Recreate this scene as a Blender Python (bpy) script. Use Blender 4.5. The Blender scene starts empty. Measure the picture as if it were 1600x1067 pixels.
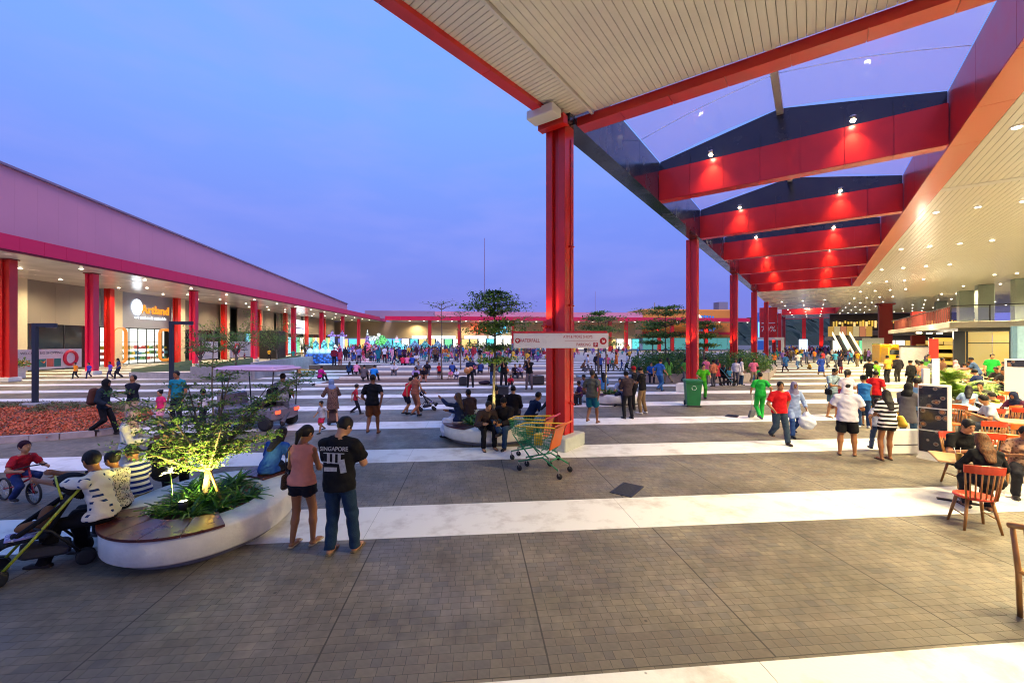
import bpy, math, random
import numpy as np
from mathutils import Vector, Matrix
R = math.radians
rng = np.random.default_rng(7)
random.seed(7)
scene = bpy.context.scene
COL = scene.collection

# ------------------------------------------------------------------ camera
H, FPX, CX, CY = 2.7, 650.0, 800.0, 533.5
cam_data = bpy.data.cameras.new('camera')
cam = bpy.data.objects.new('camera', cam_data); COL.objects.link(cam)
cam.location = (0, 0, H); cam.rotation_euler = (R(90), 0, 0)
cam_data.sensor_width = 36; cam_data.lens = 36 * FPX / 1600
cam_data.clip_start = 0.05; cam_data.clip_end = 3000
scene.camera = cam

# ------------------------------------------------------------------ sky and sun (dusk)
SUN_EL, SUN_AZ = 55.0, 152.0      # soft afterglow from behind the camera
world = bpy.data.worlds.new('World'); scene.world = world; world.use_nodes = True
nt = world.node_tree; N = nt.nodes; L = nt.links
for n in list(N): N.remove(n)
wo = N.new('ShaderNodeOutputWorld'); bg = N.new('ShaderNodeBackground'); L.new(bg.outputs[0], wo.inputs[0])
tc = N.new('ShaderNodeTexCoord'); sep = N.new('ShaderNodeSeparateXYZ'); L.new(tc.outputs['Generated'], sep.inputs[0])
ramp = N.new('ShaderNodeValToRGB'); L.new(sep.outputs['Z'], ramp.inputs[0])
cr = ramp.color_ramp
cr.elements[0].position = 0.0; cr.elements[0].color = (.155, .17, .60, 1)
cr.elements[1].position = 1.0; cr.elements[1].color = (.15, .36, .92, 1)
for p_, c_ in ((.10, (.142, .178, .68, 1)), (.26, (.152, .235, .79, 1)), (.46, (.172, .335, .87, 1)), (.62, (.18, .365, .89, 1))):
    e = cr.elements.new(p_); e.color = c_
sky = N.new('ShaderNodeTexSky'); sky.sky_type = 'NISHITA'; sky.sun_disc = False
sky.sun_elevation = R(2); sky.sun_rotation = R(SUN_AZ)
mps = N.new('ShaderNodeMapping'); mps.inputs['Scale'].default_value = (2.0, 2.0, 7.0); L.new(tc.outputs['Generated'], mps.inputs[0])
nz = N.new('ShaderNodeTexNoise'); nz.inputs['Scale'].default_value = 2.4; nz.inputs['Detail'].default_value = 7; L.new(mps.outputs[0], nz.inputs[0])
cl = N.new('ShaderNodeValToRGB'); L.new(nz.outputs[0], cl.inputs[0])
cl.color_ramp.elements[0].position = .44; cl.color_ramp.elements[0].color = (0, 0, 0, 1)
cl.color_ramp.elements[1].position = .78; cl.color_ramp.elements[1].color = (.24, .24, .24, 1)
mixc = N.new('ShaderNodeMix'); mixc.data_type = 'RGBA'
L.new(cl.outputs[0], mixc.inputs['Factor']); L.new(ramp.outputs[0], mixc.inputs[6]); mixc.inputs[7].default_value = (.36, .34, .84, 1)
mixs = N.new('ShaderNodeMix'); mixs.data_type = 'RGBA'; mixs.blend_type = 'ADD'; mixs.inputs['Factor'].default_value = .02
L.new(mixc.outputs[2], mixs.inputs[6]); L.new(sky.outputs[0], mixs.inputs[7])
L.new(mixs.outputs[2], bg.inputs[0]); bg.inputs[1].default_value = 1.0
sd = bpy.data.lights.new('sun', 'SUN'); sd.energy = 1.9; sd.angle = R(30); sd.color = (1.0, .74, .84)
sun = bpy.data.objects.new('sun', sd); COL.objects.link(sun)
_el, _az = R(SUN_EL), R(SUN_AZ)
_dir = Vector((math.sin(_az) * math.cos(_el), math.cos(_az) * math.cos(_el), math.sin(_el)))
sun.rotation_euler = _dir.to_track_quat('Z', 'Y').to_euler()
vs = scene.view_settings; vs.view_transform = 'Standard'; vs.look = 'None'; vs.exposure = 0.24; vs.gamma = 1.0; vs.use_curve_mapping = False
cy = scene.cycles
cy.use_denoising = True; cy.filter_width = 1.1; cy.max_bounces = 7; cy.diffuse_bounces = 3; cy.glossy_bounces = 3; cy.transparent_max_bounces = 12
cy.transmission_bounces = 4; cy.sample_clamp_indirect = 6.0; cy.caustics_reflective = False; cy.caustics_refractive = False
cy.use_adaptive_sampling = True; cy.adaptive_threshold = 0.02
try: cy.use_light_tree = True
except Exception: pass

# ------------------------------------------------------------------ placing helpers
def gp(px, py, z=0.0):
    d = FPX * (H - z) / (py - CY)
    return Vector(((px - CX) / FPX * d, d, z))
def at(px, d, z=0.0): return Vector(((px - CX) / FPX * d, d, z))
def zat(py, d): return H - (py - CY) / FPX * d

# ------------------------------------------------------------------ materials
MATS = {}
def rgb(c):
    if isinstance(c, str):
        v = [int(c[i:i + 2], 16) / 255 for i in (0, 2, 4)]
        return tuple((x / 12.92 if x <= .04045 else ((x + .055) / 1.055) ** 2.4) for x in v)
    return tuple(c)
def mat(name, color, rough=.6, metal=0.0, var=.12, vscale=6.0, bump=0.0, bscale=40.0, emit=None, estr=0.0, spec=.5, coat=0.0, rvar=.12, coord='Object', alpha=1.0):
    if name in MATS: return MATS[name]
    m = bpy.data.materials.new(name); m.use_nodes = True; MATS[name] = m
    t = m.node_tree; b = t.nodes['Principled BSDF']
    c = rgb(color)
    b.inputs['Roughness'].default_value = rough; b.inputs['Metallic'].default_value = metal
    b.inputs['Specular IOR Level'].default_value = spec; b.inputs['Coat Weight'].default_value = coat
    b.inputs['Coat Roughness'].default_value = .12
    b.inputs['Base Color'].default_value = (*c, 1)
    tcn = t.nodes.new('ShaderNodeTexCoord')
    if var > 0:
        n = t.nodes.new('ShaderNodeTexNoise'); n.inputs['Scale'].default_value = vscale; n.inputs['Detail'].default_value = 5
        t.links.new(tcn.outputs[coord], n.inputs['Vector'])
        mr = t.nodes.new('ShaderNodeMapRange'); mr.inputs[1].default_value = .25; mr.inputs[2].default_value = .75
        mr.inputs[3].default_value = 1 - var; mr.inputs[4].default_value = 1 + var
        t.links.new(n.outputs[0], mr.inputs[0])
        mx = t.nodes.new('ShaderNodeVectorMath'); mx.operation = 'SCALE'; mx.inputs[0].default_value = c
        t.links.new(mr.outputs[0], mx.inputs['Scale']); t.links.new(mx.outputs[0], b.inputs['Base Color'])
        mr2 = t.nodes.new('ShaderNodeMapRange'); mr2.inputs[1].default_value = .3; mr2.inputs[2].default_value = .7
        mr2.inputs[3].default_value = max(.02, rough - rvar); mr2.inputs[4].default_value = min(1, rough + rvar)
        t.links.new(n.outputs[0], mr2.inputs[0]); t.links.new(mr2.outputs[0], b.inputs['Roughness'])
    if bump > 0:
        n2 = t.nodes.new('ShaderNodeTexNoise'); n2.inputs['Scale'].default_value = bscale; n2.inputs['Detail'].default_value = 4
        t.links.new(tcn.outputs[coord], n2.inputs['Vector'])
        bp = t.nodes.new('ShaderNodeBump'); bp.inputs['Strength'].default_value = bump; bp.inputs['Distance'].default_value = .02
        t.links.new(n2.outputs[0], bp.inputs['Height']); t.links.new(bp.outputs[0], b.inputs['Normal'])
    if emit is not None:
        b.inputs['Emission Color'].default_value = (*rgb(emit), 1); b.inputs['Emission Strength'].default_value = estr
    if alpha < 1: b.inputs['Alpha'].default_value = alpha
    return m
def emis(name, color, strength):
    return mat(name, (.02, .02, .02), rough=.4, var=0, emit=color, estr=strength)
def fabric(color, kind='plain', c2=None, c3=None):
    """cloth with weave bump; kind: plain, stripes, checks, dots, floral, denim, knit"""
    c = rgb(color); key = 'cloth_%s_%s_%s' % (kind, color, c2)
    if key in MATS: return MATS[key]
    m = mat(key, color, rough=.85, var=.16, vscale=7, bump=.9, bscale=11, spec=.25)
    t = m.node_tree; b = t.nodes['Principled BSDF']
    if kind == 'plain': return m
    tcn = t.nodes.new('ShaderNodeTexCoord'); sp = t.nodes.new('ShaderNodeSeparateXYZ'); t.links.new(tcn.outputs['Object'], sp.inputs[0])
    def M(op, a, b2=None):
        n = t.nodes.new('ShaderNodeMath'); n.operation = op
        for i, v in enumerate((a, b2)):
            if v is None: continue
            if isinstance(v, (int, float)): n.inputs[i].default_value = v
            else: t.links.new(v, n.inputs[i])
        return n.outputs[0]
    if kind == 'stripes': fac = M('GREATER_THAN', M('SINE', M('MULTIPLY', sp.outputs['Z'], c3 or 70.0)), 0.0)
    elif kind == 'checks':
        a = M('GREATER_THAN', M('SINE', M('MULTIPLY', sp.outputs['Z'], 85.0)), 0.35); bb = M('GREATER_THAN', M('SINE', M('MULTIPLY', M('ADD', sp.outputs['X'], sp.outputs['Y']), 75.0)), 0.35)
        band = M('GREATER_THAN', M('SINE', M('MULTIPLY', M('ADD', sp.outputs['X'], sp.outputs['Y']), 37.5)), 0.0)
        fac = M('MULTIPLY', M('MULTIPLY', a, bb), band)
    else:
        v = t.nodes.new('ShaderNodeTexVoronoi'); v.inputs['Scale'].default_value = {'dots': 45, 'floral': 22, 'denim': 160, 'knit': 80}[kind]
        t.links.new(tcn.outputs['Object'], v.inputs['Vector']); fac = M('LESS_THAN', v.outputs['Distance'], .38)
    mx = t.nodes.new('ShaderNodeMix'); mx.data_type = 'RGBA'; t.links.new(fac, mx.inputs['Factor'])
    mx.inputs[6].default_value = (*c, 1); mx.inputs[7].default_value = (*rgb(c2 or '101018'), 1)
    t.links.new(mx.outputs[2], b.inputs['Base Color'])
    return m

# ------------------------------------------------------------------ mesh helpers
def mesh_np(name, v, f, smooth=False):
    """v (n,3), f (m,3|4) arrays"""
    me = bpy.data.meshes.new(name)
    v = np.asarray(v, np.float32); f = np.asarray(f, np.int32)
    k = f.shape[1] if len(f) else 3
    me.vertices.add(len(v)); me.vertices.foreach_set('co', v.ravel())
    me.loops.add(f.size); me.loops.foreach_set('vertex_index', f.ravel())
    me.polygons.add(len(f)); me.polygons.foreach_set('loop_start', np.arange(0, f.size, k, dtype=np.int32))
    try: me.polygons.foreach_set('loop_total', np.full(len(f), k, np.int32))
    except Exception: pass
    me.polygons.foreach_set('use_smooth', np.full(len(f), bool(smooth)))
    me.update(calc_edges=True)
    return me
class MB:
    """collects boxes, tubes, lathes into one mesh with several materials"""
    def __init__(s): s.v = []; s.f = []; s.m = []; s.sm = []; s.M = None; s.mi = 0
    def av(s, p):
        p = Vector(p)
        if s.M is not None: p = s.M @ p
        s.v.append(p[:]); return len(s.v) - 1
    def af(s, idx, smooth=False): s.f.append(tuple(idx)); s.m.append(s.mi); s.sm.append(smooth)
    def box(s, x0, y0, z0, x1, y1, z1, bev=0.0):
        if bev <= 0:
            i = [s.av(p) for p in ((x0, y0, z0), (x1, y0, z0), (x1, y1, z0), (x0, y1, z0), (x0, y0, z1), (x1, y0, z1), (x1, y1, z1), (x0, y1, z1))]
            for q in ((0, 3, 2, 1), (4, 5, 6, 7), (0, 1, 5, 4), (1, 2, 6, 5), (2, 3, 7, 6), (3, 0, 4, 7)): s.af([i[k] for k in q])
        else:
            b = bev
            def ring(z, o): return [s.av(p) for p in ((x0 + o + b, y0 + o, z), (x1 - o - b, y0 + o, z), (x1 - o, y0 + o + b, z), (x1 - o, y1 - o - b, z), (x1 - o - b, y1 - o, z), (x0 + o + b, y1 - o, z), (x0 + o, y1 - o - b, z), (x0 + o, y0 + o + b, z))]
            rs = [ring(z0, b), ring(z0 + b, 0), ring(z1 - b, 0), ring(z1, b)]
            s.af(rs[0][::-1]); s.af(rs[3])
            for a, c in zip(rs, rs[1:]):
                for k in range(8): s.af((a[k], a[(k + 1) % 8], c[(k + 1) % 8], c[k]))
        return s
    def obox(s, c, size, rz=0.0, rx=0.0, ry=0.0, bev=0.0):
        old = s.M; m = Matrix.Translation(Vector(c)) @ Matrix.Rotation(rz, 4, 'Z') @ Matrix.Rotation(ry, 4, 'Y') @ Matrix.Rotation(rx, 4, 'X')
        s.M = m if old is None else old @ m
        a, b, d = (k / 2 for k in size); s.box(-a, -b, -d, a, b, d, bev); s.M = old; return s
    def bar(s, a, b, w, h=None, up=(0, 0, 1)):
        h = h or w; a = Vector(a); b = Vector(b); d = (b - a); ln = d.length
        if ln < 1e-6: return s
        d.normalize(); u = Vector(up)
        if abs(d.dot(u)) > .98: u = Vector((1, 0, 0))
        x = d.cross(u).normalized(); z = x.cross(d)
        m = Matrix((x, d, z)).transposed().to_4x4(); m.translation = a
        old = s.M; s.M = m if old is None else old @ m
        s.box(-w / 2, 0, -h / 2, w / 2, ln, h / 2); s.M = old; return s
    def tube(s, pts, rad, n=8, caps=True, closed=False):
        pts = [Vector(p) for p in pts]; k = len(pts)
        rad = [rad] * k if isinstance(rad, (int, float)) else rad
        rings = []; ref = None
        for i, p in enumerate(pts):
            if closed: d = pts[(i + 1) % k] - pts[i - 1]
            else: d = pts[min(i + 1, k - 1)] - pts[max(i - 1, 0)]
            d.normalize()
            if ref is None: ref = Vector((0, 0, 1)) if abs(d.z) < .9 else Vector((1, 0, 0))
            x = d.cross(ref)
            if x.length < 1e-4: x = d.cross(Vector((.3, 1, .2)))
            x.normalize(); y = x.cross(d); ref = y
            rings.append([s.av(p + (x * math.cos(2 * math.pi * j / n) + y * math.sin(2 * math.pi * j / n)) * rad[i]) for j in range(n)])
        rr = list(zip(rings, rings[1:])) + ([(rings[-1], rings[0])] if closed else [])
        for a, b in rr:
            for j in range(n): s.af((a[j], b[j], b[(j + 1) % n], a[(j + 1) % n]), True)
        if caps and not closed: s.af(rings[0]); s.af(rings[-1][::-1])
        return s
    def lathe(s, prof, c=(0, 0, 0), n=16, sx=1.0, sy=1.0, smooth=True, rz=0.0):
        c = Vector(c); rings = []
        for r, z in prof:
            ring = []
            for j in range(n):
                a = 2 * math.pi * j / n; x, y = r * math.cos(a) * sx, r * math.sin(a) * sy
                ring.append(s.av(c + Vector((x * math.cos(rz) - y * math.sin(rz), x * math.sin(rz) + y * math.cos(rz), z))))
            rings.append(ring)
        for a, b in zip(rings, rings[1:]):
            for j in range(n): s.af((a[j], a[(j + 1) % n], b[(j + 1) % n], b[j]), smooth)
        if prof[0][0] > 1e-4: s.af(rings[0][::-1])
        if prof[-1][0] > 1e-4: s.af(rings[-1])
        return s
    def prism(s, poly, z0, z1):
        a = [s.av((x, y, z0)) for x, y in poly]; b = [s.av((x, y, z1)) for x, y in poly]; n = len(poly)
        s.af(a[::-1]); s.af(b)
        for i in range(n): s.af((a[i], a[(i + 1) % n], b[(i + 1) % n], b[i]))
        return s
    def quad(s, *p): s.af([s.av(q) for q in p]); return s
    def mesh(s, name):
        me = bpy.data.meshes.new(name); me.from_pydata(s.v, [], s.f)
        me.polygons.foreach_set('material_index', s.m); me.polygons.foreach_set('use_smooth', s.sm); me.update(); return me
    def build(s, name, mats, parent=None, loc=None, rz=0.0):
        me = s.mesh(name)
        for m in (mats if isinstance(mats, (list, tuple)) else [mats]): me.materials.append(m)
        return link(name, me, parent, loc, rz)
def link(name, data, parent=None, loc=None, rz=0.0):
    o = bpy.data.objects.new(name, data); COL.objects.link(o)
    if parent is not None: o.parent = parent
    if loc is not None: o.location = loc
    if rz: o.rotation_euler = (0, 0, rz)
    return o
def thing(name, label, cat, loc=(0, 0, 0), rz=0.0, group=None, scale=None):
    o = link(name, None, None, loc, rz); tag(o, label, cat, group)
    if scale: o.scale = (scale,) * 3
    return o
def tag(o, label=None, cat=None, group=None, kind=None):
    if label: o['label'] = label
    if cat: o['category'] = cat
    if group: o['group'] = group
    if kind: o['kind'] = kind
    return o
def lamp(name, kind, loc, power, color, parent=None, size=.05, angle=90, blend=.5, target=None):
    d = bpy.data.lights.new(name, kind); d.energy = power; d.color = color
    d.shadow_soft_size = size
    if kind == 'SPOT': d.spot_size = R(angle); d.spot_blend = blend
    o = link(name, d, parent, loc)
    if target is not None:
        v = Vector(target) - Vector(loc); o.rotation_euler = v.to_track_quat('-Z', 'Y').to_euler()
    return o
TEXTS = []
def text(name, body, size, m, parent, loc, rot, extrude=.01, align='CENTER', shear=0, bold=0.0, sx=1.0):
    c = bpy.data.curves.new(name, 'FONT'); c.body = body; c.size = size; c.extrude = extrude; c.align_x = align; c.align_y = 'CENTER'
    c.offset = bold; c.resolution_u = 3; c.materials.append(m)
    o = link('text_source', c); TEXTS.append((o, name, m, parent, loc, rot, sx))
def flush_text():
    dg = bpy.context.evaluated_depsgraph_get(); dg.update()
    for o, name, m, parent, loc, rot, sx in TEXTS:
        me = bpy.data.meshes.new_from_object(o.evaluated_get(dg)); me.name = name
        n = link(name, me, parent, loc); n.rotation_euler = rot; n.scale = (sx, 1, 1)
        if not me.materials: me.materials.append(m)
        bpy.data.objects.remove(o)
# ------------------------------------------------------------------ ground
RED = mat('red_paint', (.58, .014, .010), rough=.33, var=.08, vscale=2.2, coat=.2, rvar=.02)
REDC = mat('crimson_fascia', (.74, .008, .075), rough=.4, var=.04, vscale=.3, coat=.1, rvar=.03)
NAVY = mat('dark_navy_panel', (.016, .021, .034), rough=.22, var=.15, vscale=1.0, coat=.5)
WHITE = mat('white_panel', (.78, .76, .72), rough=.45, var=.04, vscale=2)
STEEL = mat('steel', (.45, .45, .46), rough=.3, metal=.9, var=.08)
BLACK = mat('black_plastic', (.015, .015, .017), rough=.45, var=.2, vscale=12)
RUBBER = mat('rubber', (.02, .02, .02), rough=.8, var=.2, vscale=20)
GLASSD = mat('dark_glass', (.012, .016, .022), rough=.07, var=.15, vscale=.7, coat=.6)
CONC = mat('pale_concrete', (.78, .74, .64), rough=.7, var=.12, vscale=5, bump=.25, bscale=25)
CONCG = mat('grey_concrete', (.30, .29, .29), rough=.8, var=.18, vscale=4, bump=.35, bscale=20)
WOODR = mat('red_brown_wood', (.085, .016, .013), rough=.30, var=.12, vscale=5, coat=.3, rvar=.05)
def pave_mat(name, base, brick):
    m = bpy.data.materials.new(name); m.use_nodes = True; MATS[name] = m; t = m.node_tree; b = t.nodes['Principled BSDF']
    tcn = t.nodes.new('ShaderNodeTexCoord')
    def noise(s, d=6):
        n = t.nodes.new('ShaderNodeTexNoise'); n.inputs['Scale'].default_value = s; n.inputs['Detail'].default_value = d
        t.links.new(tcn.outputs['Object'], n.inputs['Vector']); return n.outputs[0]
    def mr(src, lo, hi, a=.3, z=.7):
        n = t.nodes.new('ShaderNodeMapRange'); n.inputs[1].default_value = a; n.inputs[2].default_value = z; n.inputs[3].default_value = lo; n.inputs[4].default_value = hi
        t.links.new(src, n.inputs[0]); return n.outputs[0]
    def mul(a, c):
        n = t.nodes.new('ShaderNodeMath'); n.operation = 'MULTIPLY'; t.links.new(a, n.inputs[0]); t.links.new(c, n.inputs[1]); return n.outputs[0]
    f = mul(mr(noise(.55), .66, 1.34), mr(noise(9), .82, 1.18))
    f = mul(f, mr(noise(2.2), .86, 1.14))
    sc = t.nodes.new('ShaderNodeVectorMath'); sc.operation = 'SCALE'; t.links.new(f, sc.inputs['Scale'])
    if brick:
        bt = t.nodes.new('ShaderNodeTexBrick'); bt.inputs['Scale'].default_value = 1.0; bt.inputs['Brick Width'].default_value = .115; bt.inputs['Row Height'].default_value = .10
        bt.inputs['Mortar Size'].default_value = .005; bt.inputs['Mortar Smooth'].default_value = .5; bt.offset = .5; bt.squash_frequency = 3; bt.squash = 1.3
        bt.inputs['Color1'].default_value = (*[k * .84 for k in base], 1); bt.inputs['Color2'].default_value = (*[k * 1.14 for k in base], 1)
        bt.inputs['Mortar'].default_value = (*[k * .62 for k in base], 1)
        t.links.new(tcn.outputs['Object'], bt.inputs['Vector']); t.links.new(bt.outputs['Color'], sc.inputs[0])
        bp = t.nodes.new('ShaderNodeBump'); bp.inputs['Strength'].default_value = .5; bp.inputs['Distance'].default_value = .006; bp.invert = True
        t.links.new(bt.outputs['Fac'], bp.inputs['Height']); t.links.new(bp.outputs[0], b.inputs['Normal'])
    else:
        sc.inputs[0].default_value = base
        bp = t.nodes.new('ShaderNodeBump'); bp.inputs['Strength'].default_value = .2; bp.inputs['Distance'].default_value = .003
        t.links.new(noise(45), bp.inputs['Height']); t.links.new(bp.outputs[0], b.inputs['Normal'])
    vo = t.nodes.new('ShaderNodeTexVoronoi'); vo.inputs['Scale'].default_value = 1.6; t.links.new(tcn.outputs['Object'], vo.inputs['Vector'])
    lt = t.nodes.new('ShaderNodeMapRange'); lt.inputs[1].default_value = .022; lt.inputs[2].default_value = .034; lt.inputs[3].default_value = .35; lt.inputs[4].default_value = 1.0; t.links.new(vo.outputs['Distance'], lt.inputs[0])
    s2 = t.nodes.new('ShaderNodeVectorMath'); s2.operation = 'SCALE'; t.links.new(sc.outputs[0], s2.inputs[0]); t.links.new(lt.outputs[0], s2.inputs['Scale']); t.links.new(s2.outputs[0], b.inputs['Base Color'])
    t.links.new(mr(noise(1.3), .42, .70), b.inputs['Roughness'])
    return m
PAVE = pave_mat('stamped_concrete', (.166, .140, .104), True)
COB = [pave_mat('cobble_%d' % i, c, False) for i, c in enumerate(((.166, .140, .104), (.155, .133, .102), (.180, .151, .109), (.158, .130, .094), (.138, .122, .10)))]
JOINT = mat('joint_dark', (.066, .06, .052), rough=.9, var=.2)
def stripe_mat():
    m = mat('white_stripe', (.80, .76, .70), rough=.55, var=.0, bump=.12, bscale=30)
    t = m.node_tree; b = t.nodes['Principled BSDF']; tcn = t.nodes.new('ShaderNodeTexCoord')
    n = t.nodes.new('ShaderNodeTexNoise'); n.inputs['Scale'].default_value = 1.7; n.inputs['Detail'].default_value = 10; n.inputs['Roughness'].default_value = .65
    t.links.new(tcn.outputs['Object'], n.inputs['Vector'])
    r = t.nodes.new('ShaderNodeValToRGB'); t.links.new(n.outputs[0], r.inputs[0])
    r.color_ramp.elements[0].position = .28; r.color_ramp.elements[0].color = (.52, .47, .41, 1); r.color_ramp.elements[1].position = .5; r.color_ramp.elements[1].color = (.82, .79, .74, 1)
    vo = t.nodes.new('ShaderNodeTexVoronoi'); vo.inputs['Scale'].default_value = 1.9; t.links.new(tcn.outputs['Object'], vo.inputs['Vector'])
    lt = t.nodes.new('ShaderNodeMapRange'); lt.inputs[1].default_value = .016; lt.inputs[2].default_value = .03; lt.inputs[3].default_value = .45; lt.inputs[4].default_value = 1.0; t.links.new(vo.outputs['Distance'], lt.inputs[0])
    s2 = t.nodes.new('ShaderNodeVectorMath'); s2.operation = 'SCALE'; t.links.new(r.outputs[0], s2.inputs[0]); t.links.new(lt.outputs[0], s2.inputs['Scale']); t.links.new(s2.outputs[0], b.inputs['Base Color']); return m
STRIPE = stripe_mat()
ROT_P = math.atan2(.0923, .9957)           # plaza grid turned 5.3 degrees
mb = MB(); mb.quad((-900, -60, 0), (900, -60, 0), (900, 1500, 0), (-900, 1500, 0))
ground = mb.build('plaza_ground', PAVE, rz=ROT_P); tag(ground, 'grey stamped concrete paving of the plaza', kind='structure')
# white bands: lower edges every 3.67 m
STR0, PER, WID = 5.84, 3.67, 1.13
def stripe(n0, x0, x1, z=.004):
    m = MB(); xs = list(np.arange(x0, x1, 3.9)) + [x1]
    for a, b in zip(xs, xs[1:]): m.box(a + .003, n0, -.02, b - .003, n0 + WID, z)
    return m.build('white_stripe', STRIPE, ground)
for k in range(-2, 5): stripe(STR0 + PER * k, -60, 60)
stripe(STR0 + PER * 5 - .1, -60, 60)
for k in range(6, 28):
    n0 = STR0 + PER * k
    if n0 < 41: stripe(n0, -60, -9.8); stripe(n0, 8.2, 60)
    else: stripe(n0, -60, 70)
# stamped cobbles, real geometry in the near bands
def cobble_band(n0, n1, x0, x1, count_parts, prefer):
    pieces = []; rowh = .098; xs_j = np.arange(-13.02, 13, 1.95)      # control joints
    rows = int((n1 - n0) / rowh)
    rowh = (n1 - n0) / rows
    for r in range(rows):
        y0 = n0 + r * rowh
        for j0, j1 in zip(xs_j, xs_j[1:]):
            if j1 < x0 or j0 > x1: continue
            x = j0 + .006
            while x < j1 - .012:
                w = random.choice((.085, .1, .1, .115, .13, .17))
                if j1 - .006 - (x + w) < .06: w = j1 - .006 - x
                pieces.append((x, y0, w, rowh)); x += w
    return pieces
allp = cobble_band(3.34, 5.83, -9, 9, 0, 0) + cobble_band(6.975, 9.5, -11, 11.5, 0, 0)
# drop what the view can never show, keep the biggest 300 as single pieces
def in_view(x, y):
    X = x * math.cos(ROT_P) - y * math.sin(ROT_P); Y = x * math.sin(ROT_P) + y * math.cos(ROT_P)
    return Y > 2 and abs(X / Y) < 1.36
allp = [p for p in allp if in_view(p[0], p[1])]
g = .0016
def cob_geo(V, F, x, y, w, h):
    z = .0021 + random.uniform(0, .0004); o = len(V); e = .0006
    jx, jy = random.uniform(-.002, .002), random.uniform(-.0015, .0015)
    V += [(x + g, y + g, -.004), (x + w - g, y + g, -.004), (x + w - g, y + h - g, -.004), (x + g, y + h - g, -.004),
          (x + g + e + jx, y + g + e, z), (x + w - g - e, y + g + e + jy, z), (x + w - g - e + jx, y + h - g - e, z), (x + g + e, y + h - g - e + jy, z)]
    F += [(o + 4, o + 5, o + 6, o + 7), (o, o + 1, o + 5, o + 4), (o + 1, o + 2, o + 6, o + 5), (o + 2, o + 3, o + 7, o + 6), (o + 3, o, o + 4, o + 7)]
bed = MB(); bed.quad((-14, 3.334, .0015), (14, 3.334, .0015), (14, 5.836, .0015), (-14, 5.836, .0015)); bed.quad((-14, 6.974, .0015), (14, 6.974, .0015), (14, 9.506, .0015), (-14, 9.506, .0015))
bed.build('joint_bed', JOINT, ground)
order = sorted(range(len(allp)), key=lambda i: allp[i][1] - (2.0 if abs(allp[i][0]) < 2.2 else 0) * 0)
single = set(order[:300])
protos = {}
for i in single:
    x, y, w, h = allp[i]; key = (round(w, 3), random.choice((0, 0, 0, 1, 1, 2, 2, 3, 3, 4)))
    if key not in protos:
        V, Fc = [], []; cob_geo(V, Fc, 0, 0, w, h); me = mesh_np('paver', V, Fc); me.materials.append(COB[key[1]]); protos[key] = me
    link('paver', protos[key], ground, (x, y, 0))
V, Fc = [], []; mi = []
for i, (x, y, w, h) in enumerate(allp):
    if i in single: continue
    cob_geo(V, Fc, x, y, w, h); mi += [random.choice((0, 0, 0, 1, 1, 2, 2, 3, 3, 4))] * 5
me = mesh_np('pavers', V, Fc)
for m_ in COB: me.materials.append(m_)
me.polygons.foreach_set('material_index', mi)
o = link('pavers', me, ground); tag(o, kind='stuff')
# control joints farther out as thin dark strips
m = MB()
for n0, n1 in [(STR0 + PER * k + WID + .01, STR0 + PER * (k + 1) - .01) for k in range(1, 6)]:
    for x in np.arange(-31.23, 40, 3.9): m.quad((x, n0, .002), (x + .018, n0, .002), (x + .018, n1, .002), (x, n1, .002))
m.build('control_joint', JOINT, ground)
# drain grates
def grate(px, py, w, l, rz, label):
    p = gp(px, py); t = thing('drain_grate', label, 'grate', (p.x, p.y, 0), rz, 'drain grates in the paving')
    f = MB(); z = .013
    for a in ((-w / 2, -l / 2, w / 2, -l / 2 + .03), (-w / 2, l / 2 - .03, w / 2, l / 2), (-w / 2, -l / 2, -w / 2 + .03, l / 2), (w / 2 - .03, -l / 2, w / 2, l / 2)): f.box(a[0], a[1], .001, a[2], a[3], z)
    f.build('frame', mat('cast_iron', (.05, .05, .06), rough=.5, metal=.6, var=.2), t)
    b = MB(); b.box(-w / 2 + .03, -l / 2 + .03, .001, w / 2 - .03, l / 2 - .03, .009); b.build('pit', JOINT, t)
    me = MB().box(-w / 2 + .03, -.009, .0095, w / 2 - .03, .009, .0125).mesh('bar'); me.materials.append(MATS['cast_iron'])
    for y in np.arange(-l / 2 + .05, l / 2 - .03, .042): link('bar', me, t, (0, float(y), 0))
grate(980, 765, .40, .66, -R(35.9), 'dark slotted drain grate in the paving right of the shopping cart')
grate(1144, 650, .40, .6, -R(35.9), 'small drain grate in the paving beyond the green wheelie bin')
# brown planted terraces in mid plaza
SOIL = mat('brown_ground_cover', (.17, .095, .065), rough=.95, var=.4, vscale=3, bump=.8, bscale=14)
ter = thing('terrace_steps', 'wide shallow terrace steps with concrete edges behind the band', 'steps', (0, 0, 0), ROT_P)
for i, (n0, n1) in enumerate(((26.0, 29.6), (29.6, 33.6), (33.6, 38.0), (38.0, 41.0))):
    z = .13 * (i + 1); x0, x1 = -9.5 + .3 * i, 7.6 - .2 * i
    MB().box(x0, n0, 0, x1, n0 + .4, z, .02).build('step_edge', CONC, ter)
    MB().box(x0 + .01, n0 + .4, 0, x1 - .01, n1, z - .03).build('step_bed', SOIL if i < 2 else mat('grey_step', (.2, .18, .2), rough=.8, var=.2), ter)
MB().box(-15.5, 41.0, 0, 9.5, 100, .45).build('upper_terrace', PAVE, ter)
for k in range(10, 26):
    n0 = STR0 + PER * k
    if n0 + WID < 100: MB().box(-15.4, n0, .43, 9.4, n0 + WID, .456).build('white_stripe', STRIPE, ter)
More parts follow.
